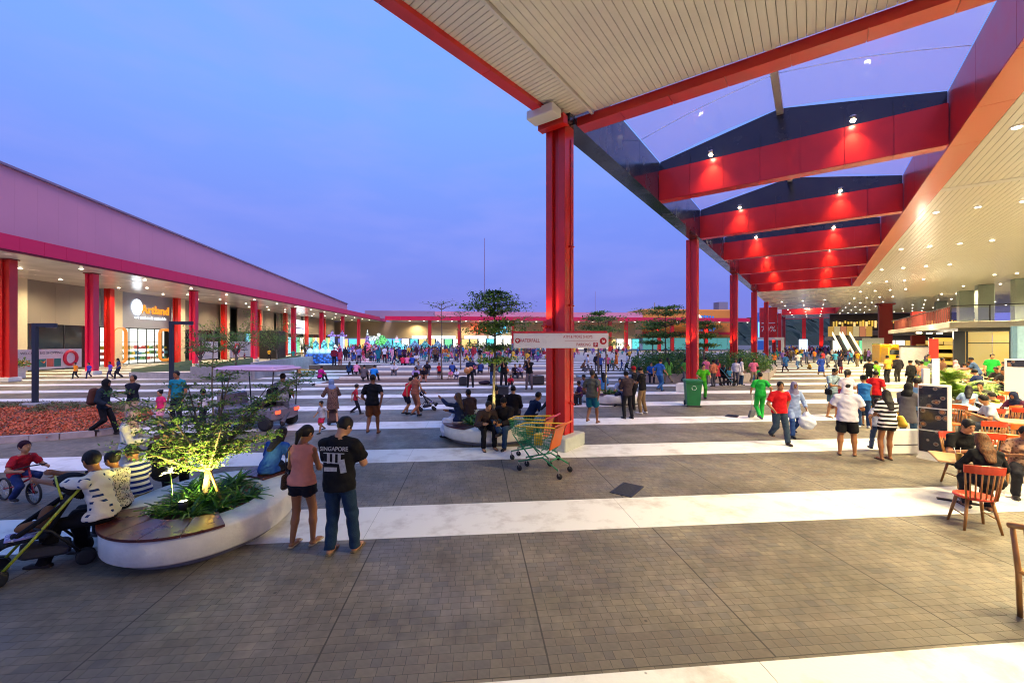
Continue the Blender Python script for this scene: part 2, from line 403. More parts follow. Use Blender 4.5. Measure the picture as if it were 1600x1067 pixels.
# ------------------------------------------------------------------ gallery roof on the right (local axes: x across, y along, origin at the near column)
GO = Vector((1.25, 10.87, 0)); GRZ = -R(35.9)
def gw(s, t, z=0.0):
    c, sn = math.cos(GRZ), math.sin(GRZ); return Vector((GO.x + s * c - t * sn, GO.y + s * sn + t * c, z))
def gl(v):
    c, sn = math.cos(GRZ), math.sin(GRZ); x, y = v[0] - GO.x, v[1] - GO.y; return (x * c + y * sn, -x * sn + y * c)
gal = thing('gallery_canopy', 'tall red gallery canopy with cross beams and white slatted ceiling', 'canopy', GO, GRZ)
SLAT = mat('ceiling_slat', (.86, .83, .72), rough=.33, var=.04, vscale=1.2, rvar=.05, coat=.1)
SLATB = mat('soffit_slat', (.84, .81, .74), rough=.45, var=.05, vscale=1.2)
BACK = mat('ceiling_backing', (.16, .15, .13), rough=.8, var=.1)
GREYM = mat('grey_metal', (.42, .43, .45), rough=.4, metal=.3, var=.1)
ZB = 8.25
WARM = (1.0, .82, .44)
NBEAM = 7; STEP = 7.375
# cross beams
for k in range(NBEAM):
    t = k * STEP + (.35 if k == 0 else 0); hgt = .22 if k == 0 else 1.17
    bm = MB(); bm.box(.42, t - .2, ZB + .012, 8.46, t + .2, ZB + hgt)
    beam = bm.build('cross_beam', RED, gal)
    edges = np.linspace(.43, 8.45, 8)
    me = None
    for a, b in zip(edges, edges[1:]):
        if k > 0: MB().box(a + .008, t - .226, ZB + .004, b - .008, t - .202, ZB + hgt - .004).build('cladding_panel', RED, beam)
        MB().box(a + .008, t - .215, ZB - .012, b - .008, t + .215, ZB + .010).build('soffit_panel', RED, beam)
    if k > 0:
        gb = MB()   # dark gable wall over the beam
        pts = [(.45, ZB + hgt), (8.45, ZB + hgt), (8.45, 9.80), (4.45, 10.62), (.45, 9.80)]
        a = [gb.av((x, t - .10, z)) for x, z in pts]; b = [gb.av((x, t + .10, z)) for x, z in pts]
        gb.af(a); gb.af(b[::-1])
        for i in range(5): gb.af((a[i], b[i], b[(i + 1) % 5], a[(i + 1) % 5]))
        gbo = gb.build('gable_wall', NAVY, gal)
        seam = MB()
        for x in edges[1:-1]: seam.box(x - .006, t - .108, ZB + hgt + .03, x + .006, t - .102, 9.86)
        seam.build('seam', mat('seam_black', (.004, .004, .006), rough=.5, var=0), gbo)
        for s in (2.35, 6.35):
            sp = MB(); sp.tube([(s, t - .26, ZB + hgt + .05), (s, t - .40, ZB + hgt + .16)], .02, 6); sp.lathe([(.001, .0), (.05, .0), (.085, .12), (.085, .14)], (s, t - .46, ZB + hgt + .05), 12)
            sp.mi = 1; sp.lathe([(.001, -.004), (.078, -.004)], (s, t - .46, ZB + hgt + .05), 12); sp.lathe([(.07, -.0), (.05, -.045), (.001, -.062)], (s, t - .46, ZB + hgt + .045), 12)
            so = sp.build('beam_spotlight', [STEEL, emis('lamp_warm', (1, .86, .55), 60)], gal)
            lamp('spot', 'SPOT', (s, t - .47, ZB + hgt - .02), 230, (1, .66, .30), gal, .05, 96, 1.0, (s, t - .22, ZB - 2.0))
# skylight panes and ridge
def sky_glass():
    m = bpy.data.materials.new('skylight_sheet'); m.use_nodes = True; t = m.node_tree
    for n in list(t.nodes): t.nodes.remove(n)
    o = t.nodes.new('ShaderNodeOutputMaterial'); tr = t.nodes.new('ShaderNodeBsdfTransparent'); tr.inputs[0].default_value = (.66, .58, .86, 1)
    gl_ = t.nodes.new('ShaderNodeBsdfGlossy'); gl_.inputs['Roughness'].default_value = .06; gl_.inputs[0].default_value = (.9, .9, .95, 1)
    tl_ = t.nodes.new('ShaderNodeBsdfTranslucent'); tl_.inputs[0].default_value = (.75, .72, .85, 1); d2 = t.nodes.new('ShaderNodeBsdfDiffuse'); d2.inputs[0].default_value = (.75, .72, .8, 1); df = t.nodes.new('ShaderNodeMixShader'); df.inputs[0].default_value = .3; t.links.new(tl_.outputs[0], df.inputs[1]); t.links.new(d2.outputs[0], df.inputs[2])
    fr = t.nodes.new('ShaderNodeLayerWeight'); fr.inputs[0].default_value = .18
    m1 = t.nodes.new('ShaderNodeMixShader'); m1.inputs[0].default_value = .42; t.links.new(tr.outputs[0], m1.inputs[1]); t.links.new(df.outputs[0], m1.inputs[2])
    m2 = t.nodes.new('ShaderNodeMixShader'); t.links.new(fr.outputs['Facing'], m2.inputs[0])
    mr = t.nodes.new('ShaderNodeMath'); mr.operation = 'MULTIPLY'; mr.inputs[1].default_value = .22; t.links.new(fr.outputs['Facing'], mr.inputs[0]); t.links.new(mr.outputs[0], m2.inputs[0])
    t.links.new(m1.outputs[0], m2.inputs[1]); t.links.new(gl_.outputs[0], m2.inputs[2]); t.links.new(m2.outputs[0], o.inputs[0]); return m
SKYL = sky_glass()
JOINTL = mat('pane_joint', (.75, .75, .85), rough=.3, var=0)
for k in range(NBEAM - 1):
    t0 = k * STEP + (.35 if k == 0 else 0) + .12; t1 = (k + 1) * STEP - .12
    for sg in (-1, 1):
        xe, xr = (.46, 4.45) if sg < 0 else (8.44, 4.45)
        ts = np.linspace(t0, t1, 4)
        for a, b in zip(ts, ts[1:]):
            p = MB(); n = 5; prev = None
            for i in range(n):
                f0, f1 = i / n, (i + 1) / n
                za, zb_ = 9.80 + .82 * f0 + .10 * math.sin(math.pi * f0), 9.80 + .82 * f1 + .10 * math.sin(math.pi * f1)
                xa, xb = xe + (xr - xe) * f0, xe + (xr - xe) * f1
                p.quad((xa, a + .01, za), (xb, a + .01, zb_), (xb, b - .01, zb_), (xa, b - .01, za))
            p.build('skylight_pane', SKYL, gal)
        for b in ts[1:-1]:
            j = MB(); j.tube([(xe + (xr - xe) * f, b, 9.79 + .82 * f + .10 * math.sin(math.pi * f)) for f in np.linspace(0, 1, 9)], .010, 5); j.build('pane_joint', JOINTL, gal)
    MB().box(4.35, t0, 10.40, 4.55, t1, 10.62).build('ridge_beam', GREYM, gal)
# long side beams with cladding
LEN = (NBEAM - 1) * STEP + .25
pan = np.arange(0, LEN, STEP / 3)
eb = MB(); eb.box(-.08, -.2, ZB + .012, .40, LEN, 9.82); ebo = eb.build('edge_beam', NAVY, gal)
for a in pan:
    b = min(a + STEP / 3, LEN)
    MB().box(-.10, a + .006, ZB - .012, .44, b - .006, ZB + .010).build('soffit_panel', NAVY, ebo)
    MB().box(.402, a + .006, ZB + .012, .424, b - .006, 9.78).build('cladding_panel', NAVY, ebo)
ib = MB(); ib.box(8.52, .1, ZB + .012, 9.12, LEN, 9.86); ibo = ib.build('inner_beam', RED, gal)
for a in np.concatenate([pan, np.arange(-STEP * 5 / 3, -.1, STEP / 3)]):
    b = min(a + STEP / 3, LEN)
    MB().box(8.49, a + .006, ZB - .012, 9.14, b - .006, ZB + .010).build('soffit_panel', mat('red_soffit_warm_tint', (.62, .06, .018), rough=.32, var=.03, vscale=.4, coat=.2, rvar=.02), ibo)  # orange tint puts the warm lamp light into the red paint colour
    if a >= 0: MB().box(8.484, a + .006, ZB + .012, 8.516, b - .006, 9.84).build('cladding_panel', RED, ibo)
# near soffit over the viewer
T0 = -15.0
MB().box(.9, T0, 8.52, 8.47, .12, 8.60).build('soffit_backing', mat('soffit_backing', (.42, .40, .35), rough=.8), gal)
sl = MB().box(0, T0, 8.455, .128, .10, 8.475).mesh('soffit_slat'); sl.materials.append(SLATB)
for s in np.arange(.93, 8.36, .140): link('soffit_slat', sl, gal, (float(s), 0, 0))
MB().box(.92, -5.15, 8.42, 8.4, -4.35, 8.452).build('soffit_band', mat('soffit_flat', (.72, .69, .62), rough=.5, var=.04), gal)
MB().box(.84, T0, 8.40, .905, .12, 8.50).build('soffit_trim', WHITE, gal)
# edge strip with slats running across
def edge_s(t): return .05 + (t + .87) * (.32 / 4.1)
e = MB(); e.quad((.86, .1, 8.53), (edge_s(.1) - .02, .1, 8.53), (edge_s(T0), T0, 8.53), (.86, T0, 8.53)); e.build('edge_soffit_backing', MATS['soffit_backing'], gal)
for t in np.arange(T0 + .1, .02, .125):
    a = edge_s(t); m = MB(); dt = (.84 - a) * .12
    for y0, y1, z in ((0, .112, 8.462),): m.quad((a, t, z), (.84, t - dt, z), (.84, t - dt + y1, z), (a, t + y1, z)); m.quad((a, t, z), (a, t, z + .03), (.84, t - dt, z + .03), (.84, t - dt, z))
    m.build('edge_slat', SLATB, gal)
fs = MB()
for a, b in zip(np.arange(T0, 0, 2.45), np.arange(T0 + 2.45, .2, 2.45)):
    b = b - .012; sa, sb = edge_s(a), edge_s(b); q = []
    m = MB()
    for s_, t_ in ((sa, a), (sb, b)):
        q += [m.av((s_ - .26, t_, 8.36)), m.av((s_, t_, 8.36)), m.av((s_, t_, 8.56)), m.av((s_ - .26, t_, 8.95))]
    for f in ((0, 1, 5, 4), (1, 2, 6, 5), (2, 3, 7, 6), (3, 0, 4, 7), (0, 3, 2, 1), (4, 5, 6, 7)): m.af([q[i] for i in f])
    m.build('edge_fascia', RED, gal)
bx = MB(); bx.box(-.40, -.98, 8.18, .36, -.56, 8.40, .02); bx.build('gutter_box', WHITE, gal)
MB().box(-.36, -.5, 8.10, .38, -.28, 8.34).build('gutter_bracket', RED, gal)
e = MB(); e.quad((.86, .1, 8.7), (edge_s(.1) - .1, .1, 8.7), (edge_s(T0) - .1, T0, 8.7), (.86, T0, 8.7)); e.build('roof_deck', BACK, gal)
MB().box(.8, T0, 8.62, 36, .2, 8.75).build('roof_deck', BACK, gal)
# right hand ceiling: slats along the gallery
S1, TN, TF = 36.0, -15.0, 112.0
MB().box(9.16, TN, ZB + .07, S1, TF, ZB + .13).build('ceiling_backing', BACK, gal)
cs = MB().box(0, TN, ZB + .03, .168, TF, ZB + .045).mesh('ceiling_slat'); cs.materials.append(SLAT)
for s in np.arange(9.18, S1, .182): link('ceiling_slat', cs, gal, (float(s), 0, 0))
MB().box(9.16, 12.0, ZB + .012, 20, 12.4, ZB + .029).build('ceiling_band', WHITE, gal)
# solid far ceiling and the second opening
FLATC = mat('flat_ceiling', (.78, .73, .62), rough=.28, var=.04, vscale=.4, rvar=.05)
MB().box(.0, LEN + .02, ZB, 9.15, 76, ZB + .2).build('far_ceiling', FLATC, gal)
MB().box(-.10, LEN + .02, ZB - .02, -.004, 112, 9.4).build('far_fascia', WHITE, gal)
MB().box(.0, 95, ZB, 9.15, 112, ZB + .2).build('far_ceiling', FLATC, gal)
MB().box(.02, 94.7, ZB, 9.1, 94.98, 9.9).build('far_beam', RED, gal)
MB().box(8.9, 76, ZB, 9.14, 94.7, 9.9).build('far_beam', RED, gal)
lamp('spot', 'SPOT', (4.5, 93.0, 9.6), 500, (1, .8, .5), gal, .1, 140, .5, (4.5, 95, 8.8))
# columns
def h_column(x, y, ztop, z0=0.0, w=.56, dp=.48):
    m = MB()
    m.box(x - w / 2, y - dp / 2, z0, x - w / 2 + .19, y + dp / 2, ztop, .008); m.box(x + w / 2 - .19, y - dp / 2, z0, x + w / 2, y + dp / 2, ztop, .008)
    m.box(x - w / 2 + .192, y - .14, z0, x + w / 2 - .192, y + .14, ztop)
    return m
col0 = h_column(0, 0, 8.50).build('column', RED, gal)
det = MB()
for z in (1.1, 5.1, 3.6): det.box(.282, -.07, z, .38, .0, z + .05, .008); det.tube([(.39, -.035, z + .02), (.44, -.035, z + .0)], .018, 6)
det.box(-.25, -.26, 1.55, -.12, -.242, 1.60)
det.tube([(.295, .05, .34), (.295, .05, 7.9)], .012, 6)
det.build('cable_clip', RED, col0)
pl = MB(); pl.box(-.48, -.62, 0, .50, .45, .33, .02); pl.build('plinth', mat('plinth_concrete', (.50, .52, .46), rough=.75, var=.12, vscale=6, bump=.3), col0)
for k in range(1, 8):
    c = h_column(0, k * 14.75, ZB, .25 if k < 3 else 0).build('column', RED, gal)
    MB().box(-.5, k * 14.75 - .5, 0, .5, k * 14.75 + .5, .3, .02).build('plinth', CONC, c)
# uplights on the columns
for k in (0, 1, 2, 3, 5):
    z = 3.12 if k == 0 else 2.4
    u = MB(); u.lathe([(.001, -.08), (.05, -.08), (.06, .0), (.05, .02), (.001, .012)], (-.2, k * 14.75 - .42, z), 10); u.tube([(-.2, k * 14.75 - .28, z - .05), (-.2, k * 14.75 - .40, z - .05)], .03, 6)
    u.tube([(-.34, k * 14.75 - .36, z - .02), (-.06, k * 14.75 - .36, z - .02)], .02, 6)
    u.build('uplight', RED, gal)
    lamp('uplight_lamp', 'SPOT', (-.2, k * 14.75 - .40, z + .04), 60 if k == 0 else 120, (1, .62, .22), gal, .04, 100, .7, (-.2, k * 14.75 - .30, z + 3))
# downlights in the ceiling
dl = MB(); dl.lathe([(.14, -.012), (.14, .02), (.105, .02), (.105, -.012)], (0, 0, 0), 14, smooth=False); dl.mi = 1; dl.lathe([(.10, .0), (.09, -.025), (.06, -.04), (.001, -.048)], (0, 0, 0), 14)  # glowing dome enlarged, lamp bloom built into its shape
dlm = dl.mesh('downlight'); dlm.materials.append(WHITE); dlm.materials.append(emis('downlight_glow', (1, .90, .68), 11))
spot_d = bpy.data.lights.new('downlight_lamp', 'SPOT'); spot_d.energy = 1800; spot_d.color = WARM; spot_d.spot_size = R(140); spot_d.spot_blend = .7; spot_d.shadow_soft_size = .09
def downlight(s, t, power=True, label='round recessed downlight in the white slatted gallery ceiling', grp='gallery ceiling downlights'):
    w = gw(s, t, ZB + .012); o = link('ceiling_downlight', dlm, None, w); tag(o, label, 'downlight', grp)
    if power: link('downlight_lamp', spot_d, None, w - Vector((0, 0, .12)))
for i in range(-2, 11):
    t = 15.7 + 8.8 * i
    for j in range(4): downlight(9.65 + 1.23 * j, t, t < 62)
    if t < 100:
        for j in range(4): downlight(17.6 + 1.23 * j, t, t < 60)  # nearer rows lie out of view, added for more light from the right
    if t > 58:
        for j in range(3): downlight(1.8 + 2.4 * j, t, False)
    if t > 50:
        for j in range(3): downlight(26 + 1.6 * j, t, False)
# hanging banner on a far column
bn = thing('sale_banner', 'tall red hanging sale banner beside the far gallery columns', 'banner', gw(-.3, 66.5), GRZ)
MB().box(-1.2, -.03, 3.0, 1.2, .03, 8.0).build('cloth', RED, bn)
text('lettering', '70%', 1.2, WHITE, bn, (0, -.05, 4.6), (R(90), 0, 0))
MB().box(-.9, -.05, 5.5, .9, -.035, 5.65).build('printed_bar', WHITE, bn)
# ------------------------------------------------------------------ long building on the left (local: x across, y away)
LRZ = math.atan2(.0538, .9986)
def lw(x, y, z=0.0):
    c, s = math.cos(LRZ), math.sin(LRZ); return Vector((x * c - y * s, x * s + y * c + 1.75, z))
lb = thing('shop_building', 'long mall building with crimson fascia and red columns along the left', 'building', (0, 1.75, 0), LRZ)
PINKW = mat('mauve_cladding', (.72, .29, .38), rough=.55, var=.05, vscale=.3, rvar=.08)
TAUPE = mat('taupe_panel', (.23, .19, .15), rough=.55, var=.08, vscale=.7)
CREAM = mat('cream_panel', (.62, .53, .36), rough=.6, var=.06)
SOFF = mat('glossy_soffit', (.76, .73, .68), rough=.22, var=.05, vscale=.5, rvar=.06)
FX = -29.6
YN, YF = 13.0, 119.0
# fascia panels
for a in np.arange(YN, YF, 1.45):
    MB().box(FX - .05, a + .008, 8.36, FX, min(a + 1.45, YF) - .008, 9.28).build('fascia_panel', REDC, lb)
MB().box(FX - .30, YN, 8.24, FX - .06, YF, 9.22).build('fascia_frame', mat('fascia_lip', (.20, .004, .02), rough=.5, var=.05), lb)
for a in np.arange(YN, YF, 5.85): MB().box(-42.0, a + .005, 8.26, FX - .32, min(a + 5.85, YF) - .005, 8.32).build('soffit_panel', SOFF, lb)
# sloping upper wall in sheets
def uz(y): return 14.85 + (y - 28.9) * (11.5 - 14.85) / (98.2 - 28.9)
for a in np.arange(YN, 98, 1.5):
    b = min(a + 1.5, 98.2); m = MB(); X0, X1 = -34.2, -33.6
    p = [(X1, a + .003, 9.0), (X1, b - .003, 9.0), (X1, b - .003, uz(b)), (X1, a + .003, uz(a))]; q = [(X0, y, z) for x, y, z in p]
    i = [m.av(k) for k in p]; j = [m.av(k) for k in q]
    m.af(i); m.af(j[::-1])
    for k in range(4): m.af((i[k], j[k], j[(k + 1) % 4], i[(k + 1) % 4]))
    m.build('upper_wall_sheet', PINKW, lb)
m = MB(); m.bar((-33.55, YN, uz(YN) + .06), (-33.55, 98.3, uz(98.3) + .06), .3, .16); m.build('parapet_cap', mat('cap_grey', (.28, .2, .3), rough=.5), lb)
MB().box(-60, YN, 8.4, FX - .32, YF, 8.98).build('roof_slab', BACK, lb)
MB().box(-90, YN, 8.98, -34.25, 98, 11.4).build('rear_wall', PINKW, lb)
# columns
ys = [28.1, 34.0, 45.7, 57.4, 69.0, 80.5, 92.0, 103.3]
for y in ys:
    c = h_column(-32.5, y, 8.26, .0, .66, .5).build('column', REDC if y > 30 else RED, lb)
    MB().box(-32.95, y - .42, 0, -32.05, y + .42, .3, .02).build('plinth', CONC, c)
    MB().box(-32.9, y - .34, 8.18, -32.1, y + .34, 8.255).build('column_cap', mat('cap_dark', (.2, .02, .02), rough=.5), c)
for y in (34.9, 44.4, 53.9, 63.4, 72.9, 82.4, 91.9, 101.4):
    h_column(-40.2, y, 8.26, 0, .66, .5).build('column', RED, lb)
    MB().box(-41.1, y + .5, 0, -40.7, y + 2.2, 8.26).build('pilaster', CREAM, lb)
# back wall: taupe boards over dark windows over white hoarding
WX = -41.2
segs = [(16, 33), (34.6, 44.0), (55.5, 66.6), (68.5, 80), (81, 91.5), (92.5, 111)]
for a, b in segs:
    n = max(1, int((b - a) / 1.2)); e = np.linspace(a, b, n + 1)
    for p, q in zip(e, e[1:]): MB().box(WX - .12, p + .005, 4.3, WX, q - .005, 8.26).build('wall_panel', TAUPE, lb)
    n = max(1, int((b - a) / 2.4)); e = np.linspace(a, b, n + 1)
    for p, q in zip(e, e[1:]): MB().box(WX - .2, p + .03, .02, WX - .1, q - .03, 4.3).build('window_pane', GLASSD, lb)
    mu = MB()
    for p in e: mu.box(WX - .14, p - .03, .0, WX - .06, p + .03, 4.3)
    mu.build('mullion', BLACK, lb)
MB().box(WX - 3.2, 14, 0, WX - 3.0, 122, 8.25).build('inner_wall', mat('inner_wall', (.12, .11, .11), rough=.6), lb)
# lit shopfront glass for the far half
def lit(name, c, s): return emis(name, c, s)
LITS = [lit('lit_teal', (.10, .62, .62), 1.3), lit('lit_green', (.2, .75, .35), 1.1), lit('lit_amber', (1, .62, .22), 1.2), lit('lit_white', (1, .93, .75), 1.6), lit('lit_cyan', (.25, .75, 1), 1.2)]
for y in np.arange(71, 79, .75):
    MB().box(WX + .02, y, .4, WX + .08, y + .62, 4.0).build('lit_window', random.choice(LITS[:2] + LITS[3:]), lb)
for y in np.arange(83, 110, 1.3):
    MB().box(WX + .02, y, .3, WX + .08, y + 1.15, 3.6).build('lit_window', random.choice(LITS), lb)
# craft shop with a glowing sign
SIGNP = mat('sign_panel', (.26, .27, .33), rough=.4, var=.05)
MB().box(WX - .1, 44.3, 4.3, WX + .25, 55.2, 8.26).build('sign_panel', SIGNP, lb)
shop_in = emis('shop_interior', (.95, .98, .9), 1.6)
GLASSL = None
for y in np.arange(44.4, 55.1, 1.2):
    MB().box(WX - 1.6, y, .15, WX - 1.5, y + 1.15, 4.2).build('shop_interior', shop_in, lb)
for i, y in enumerate(np.arange(44.4, 55.1, 1.2)):
    f = MB(); f.box(WX - .02, y - .04, .1, WX + .06, y + .04, 4.28)
    if i % 3 != 1: f.box(WX - .02, y, 2.6, WX + .06, y + 1.2, 2.66)
    f.build('door_frame', BLACK, lb)
GOODS = [mat('goods_%d' % i, c, rough=.6) for i, c in enumerate(((.5, .1, .1), (.1, .3, .5), (.6, .5, .1), (.15, .4, .2), (.6, .55, .5)))]
for y in np.arange(44.6, 55, .55):
    for z in (.5, 1.15, 1.8):
        MB().box(WX - 1.2, y, z, WX - .9, y + random.uniform(.25, .5), z + random.uniform(.25, .5)).build('shop_goods', random.choice(GOODS), lb)
def ring_rect(y0, y1, z0, z1, r, th, x):
    pts = []
    for cy_, cz_, a0 in ((y1 - r, z1 - r, 0), (y0 + r, z1 - r, 90), (y0 + r, z0 + r, 180), (y1 - r, z0 + r, 270)):
        for k in range(6): a = R(a0 + k * 18); pts.append((x, cy_ + r * math.cos(a), cz_ + r * math.sin(a)))
    m = MB(); m.tube(pts, th, 8, closed=True); return m
ORNG = emis('orange_ring', (1, .30, .03), .75)
ring_rect(52.0, 53.8, .4, 4.15, .5, .17, WX + .35).build('orange_portal', ORNG, lb)
ring_rect(45.6, 47.2, .4, 4.15, .5, .17, WX + .35).build('orange_portal', ORNG, lb)
TX = WX + .3; TR = (R(90), 0, R(90))
sg = thing('craft_shop_sign', 'glowing white and orange shop sign over the bright craft shop', 'sign', lw(TX, 0), LRZ)
m = MB(); m.lathe([(.001, -.06), (.62, -.06), (.75, 0), (.62, .06), (.001, .06)], (0, 0, 0), 20)
lo = m.build('logo', emis('sign_white', (.85, .95, 1), 3), sg, (.05, 48.7, 6.65)); lo.rotation_euler = (0, R(90), 0); lo.scale = (1.25, 1, 1)
text('lettering', 'Artland', 1.4, emis('sign_orange', (1, .30, .02), 1.25), sg, (.04, 51.4, 6.45), TR, .04, bold=.02)
text('lettering', 'art and craft materials', .52, emis('sign_white2', (.9, .95, 1), 1.6), sg, (.04, 50.7, 5.5), TR, .03)

sg2 = thing('white_shop_sign', 'small white lit box sign on the far left shop wall', 'sign', lw(WX + .5, 0), LRZ)
MB().box(0, 86.5, 4.4, .2, 92.0, 7.2).build('box', emis('sign_box', (.9, .95, 1), 2.4), sg2)
MB().box(.21, 87.0, 5.35, .23, 91.2, 5.65).build('dark_bar', mat('sign_navy', (.03, .04, .2), rough=.5), sg2)
# hoarding boards
def hoarding(y0, y1, x, z0, z1, label, txt=None):
    t = thing('hoarding_board', label, 'hoarding', lw(x, y0), LRZ, 'white hoardings along the shops')
    n = max(2, int((y1 - y0) / 2.4)); e = np.linspace(0, y1 - y0, n + 1)
    for a, b in zip(e, e[1:]): MB().box(-.06, a + .004, z0, 0, b - .004, z1).build('panel', mat('hoard_white', (.74, .70, .66), rough=.45, var=.05), t)
    return t
h1 = hoarding(29.7, 35.4, -34.6, .55, 2.1, 'long white hoarding with red ring logo beside the first red columns')
h1b = h1
RINGM = mat('logo_red', (.6, .01, .05), rough=.4)
def pin(t, y, z, r):
    m = MB(); m.tube([(.03, y + r * math.cos(a), z + r * 1.1 * math.sin(a)) for a in np.linspace(0, 2 * math.pi, 20, endpoint=False)], r * .24, 6, closed=True); m.build('ring_logo', RINGM, t)
pin(h1, 4.75, 1.35, .50)
for i, c in enumerate(((.02, .17, .15), (.62, .13, .08), (.02, .17, .15))):
    MB().box(.004, 2.35 + i * .56, .72, .012, 2.87 + i * .56, 1.35).build('poster', mat('poster_%d' % (i % 2), c, rough=.5), h1)
text('lettering', 'WELCOME BIG SHOPPING', .26, mat('print_dark', (.06, .05, .06), rough=.6), h1, (.01, 2.6, 1.80), TR, .002)
for px0, px1, xx, lab in ((300, 342, -35.5, 'white hoarding with red pin logo behind the young plaza trees'), (360, 396, -35.5, 'white hoarding with red logo right of the plaza trees'), ):
    y0, y1 = -xx * 650 / (765 - px0), -xx * 650 / (765 - px1)
    t = hoarding(y0, y1, xx, .5, 2.7, lab)
    pin(t, (y1 - y0) * .3, 1.7, .55); [MB().box(.004, (y1 - y0) * .48, 1.45 + q * .2, .010, (y1 - y0) * (.78 - .06 * q), 1.55 + q * .2).build('print_line', MATS['print_dark'], t) for q in range(3)]
bb = thing('black_stage_box', 'tall black box beside a red column on the left', 'box', lw(-33.4, 0), LRZ); MB().box(-2.6, 65.2, 0, .4, 67.4, 4.4, .05).build('panel', BLACK, bb)
# downlights under the left canopy
dsp = bpy.data.lights.new('soffit_lamp', 'SPOT'); dsp.energy = 1100; dsp.color = (1, .82, .50); dsp.spot_size = R(150); dsp.spot_blend = .8; dsp.shadow_soft_size = .1
for i, y in enumerate(np.arange(20, 110, 5.85)):
    for x in (-31.2, -35.6, -38.4):
        w = lw(x, y, 8.24); o = link('soffit_downlight', dlm, None, w); tag(o, 'round downlight in the glossy soffit of the left building', 'downlight', 'left soffit downlights'); o.scale = (1.3, 1.3, 1)
        if x != -31.2 and y < 112: link('soffit_lamp', dsp, None, w - Vector((0, 0, .14)))

# ------------------------------------------------------------------ far wing across the plaza
fw = thing('far_shop_wing', 'low far wing with crimson fascia closing the plaza', 'building', (0, 0, 0), ROT_P)
def fx(px, n):  # lateral position in plaza frame for a pixel at depth n
    return (px - 740) / 650 * n
DF = 112.0; X0, X1 = fx(606, DF), fx(1195, DF)
for a in np.arange(X0, X1, 4.0): MB().box(a + .01, DF - .3, 8.30, min(a + 4, X1) - .01, DF, 9.35).build('fascia_panel', REDC, fw)
MB().box(X0, DF, 8.32, X1, DF + 9, 8.5).build('soffit', SOFF, fw)
for a, b, z, mm in ((X0 - 6, fx(681, DF + 4), 11.0, mat('mauve_painted_shade', (.36, .24, .36), rough=.6, var=.05)), (fx(681, DF + 4) + .02, fx(1010, DF + 4), 10.9, PINKW)):  # left sheets carry the shade of the roof return in their colour
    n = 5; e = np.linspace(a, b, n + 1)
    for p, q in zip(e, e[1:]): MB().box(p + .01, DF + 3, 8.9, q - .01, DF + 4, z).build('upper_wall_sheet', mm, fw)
MB().box(fx(520, DF + 9), DF + 9, 3.6, fx(1000, DF + 9), DF + 9.3, 8.3).build('back_wall', mat('tan_wall', (.44, .34, .2), rough=.6, var=.06), fw)
for px in (673, 718, 802, 852, 897, 958, 985, 1040, 1062, 1120):
    x = fx(px, DF + .8); MB().box(x - .42, DF + .5, 0, x + .42, DF + 1.3, 8.3).build('column', RED, fw)
for px in np.arange(540, 1000, 13):
    x = fx(px, DF + 9); c = random.choice(LITS[2:4] * 3 + LITS)
    MB().box(x, DF + 8.7, .5, x + 2.0, DF + 8.9, 3.4).build('lit_window', c, fw)
for a, b in ((646, 668), (675, 712), (726, 760), (764, 800)):
    MB().box(fx(a, DF + 8), DF + 8, 3.5, fx(b, DF + 8), DF + 8.2, 4.3).build('lit_signboard', emis('sign_cool', (.8, .95, 1), 2.2), fw)
for px, z, c, nm in ((749, 6.2, (1, .08, .02), 'red'), (781, 6.1, (.05, .5, 1), 'blue')):
    t = thing('neon_sign', '%s neon shop sign on the far wing behind the planter tree' % nm, 'sign', at(px, 119, z), ROT_P)
    m = MB()
    if nm == 'red': m.tube([(-2.2, 0, 0), (-1.6, 0, .5), (-1.0, 0, -.3), (-.4, 0, .6), (.2, 0, -.4), (.8, 0, .3), (2.2, 0, 0)], .24, 6); m.tube([(2.4 * math.cos(q), .1, 1.0 * math.sin(q)) for q in np.linspace(0, 6.283, 18, endpoint=False)], .14, 6, closed=True)
    else: m.tube([(1.1 * math.cos(q) - .6, 0, 1.0 * math.sin(q)) for q in np.linspace(.6, 5.6, 14)], .26, 6); m.tube([(.6, 0, -1), (1.4, 0, .9), (2.2, 0, -.9)], .26, 6)
    m.build('neon_strokes', emis('neon_' + nm, c, 4), t)
for i, px in enumerate(np.arange(640, 1180, 22)):
    w = at(px, 114 + (px - 740) * .016, 8.22); o = link('far_downlight', dlm, None, w); o.scale = (2.2, 2.2, 1); tag(o, 'small bright downlight under the far wing soffit', 'downlight', 'far soffit downlights')
for px in np.arange(650, 1180, 75):
    lamp('far_soffit_lamp', 'SPOT', at(px, 117, 8.1), 2600, (1, .78, .45), None, .2, 150, .8, at(px, 117, 0))
# orange store
og = thing('orange_store', 'orange corner store with blue lettering and glowing glass front', 'building', (0, 0, 0), ROT_P)
ORW = mat('orange_wall', (.72, .26, .035), rough=.5, var=.06, vscale=.3)
D2 = 122.0; a, b = fx(1012, D2), fx(1176, D2)
m = MB(); m.box(a, D2, 3.8, b - 1.5, D2 + 14, 12.6, .4); m.build('wall', ORW, og)
MB().box(a - .1, D2 - .3, 4.8, b - 1, D2 - .02, 5.6).build('red_band', RED, og)
for x in np.arange(a, b - 3, 3.4): MB().box(x + .06, D2 - .1, .3, x + 3.3, D2, 3.75).build('glass_front', emis('store_glass', (.12, .48, .48), .55), og)
arc = MB(); arc.tube([(fx(1100, D2) + 2.2 * math.cos(t_), D2 - .2, 8.9 + 2.2 * math.sin(t_)) for t_ in np.linspace(.2, 3.0, 12)], .32, 8); arc.build('logo_arc', emis('logo_white', (1, 1, 1), 1.6), og)
LB = mat('letter_blue', (.02, .16, .5), rough=.4, emit=(.02, .2, .6), estr=.4)
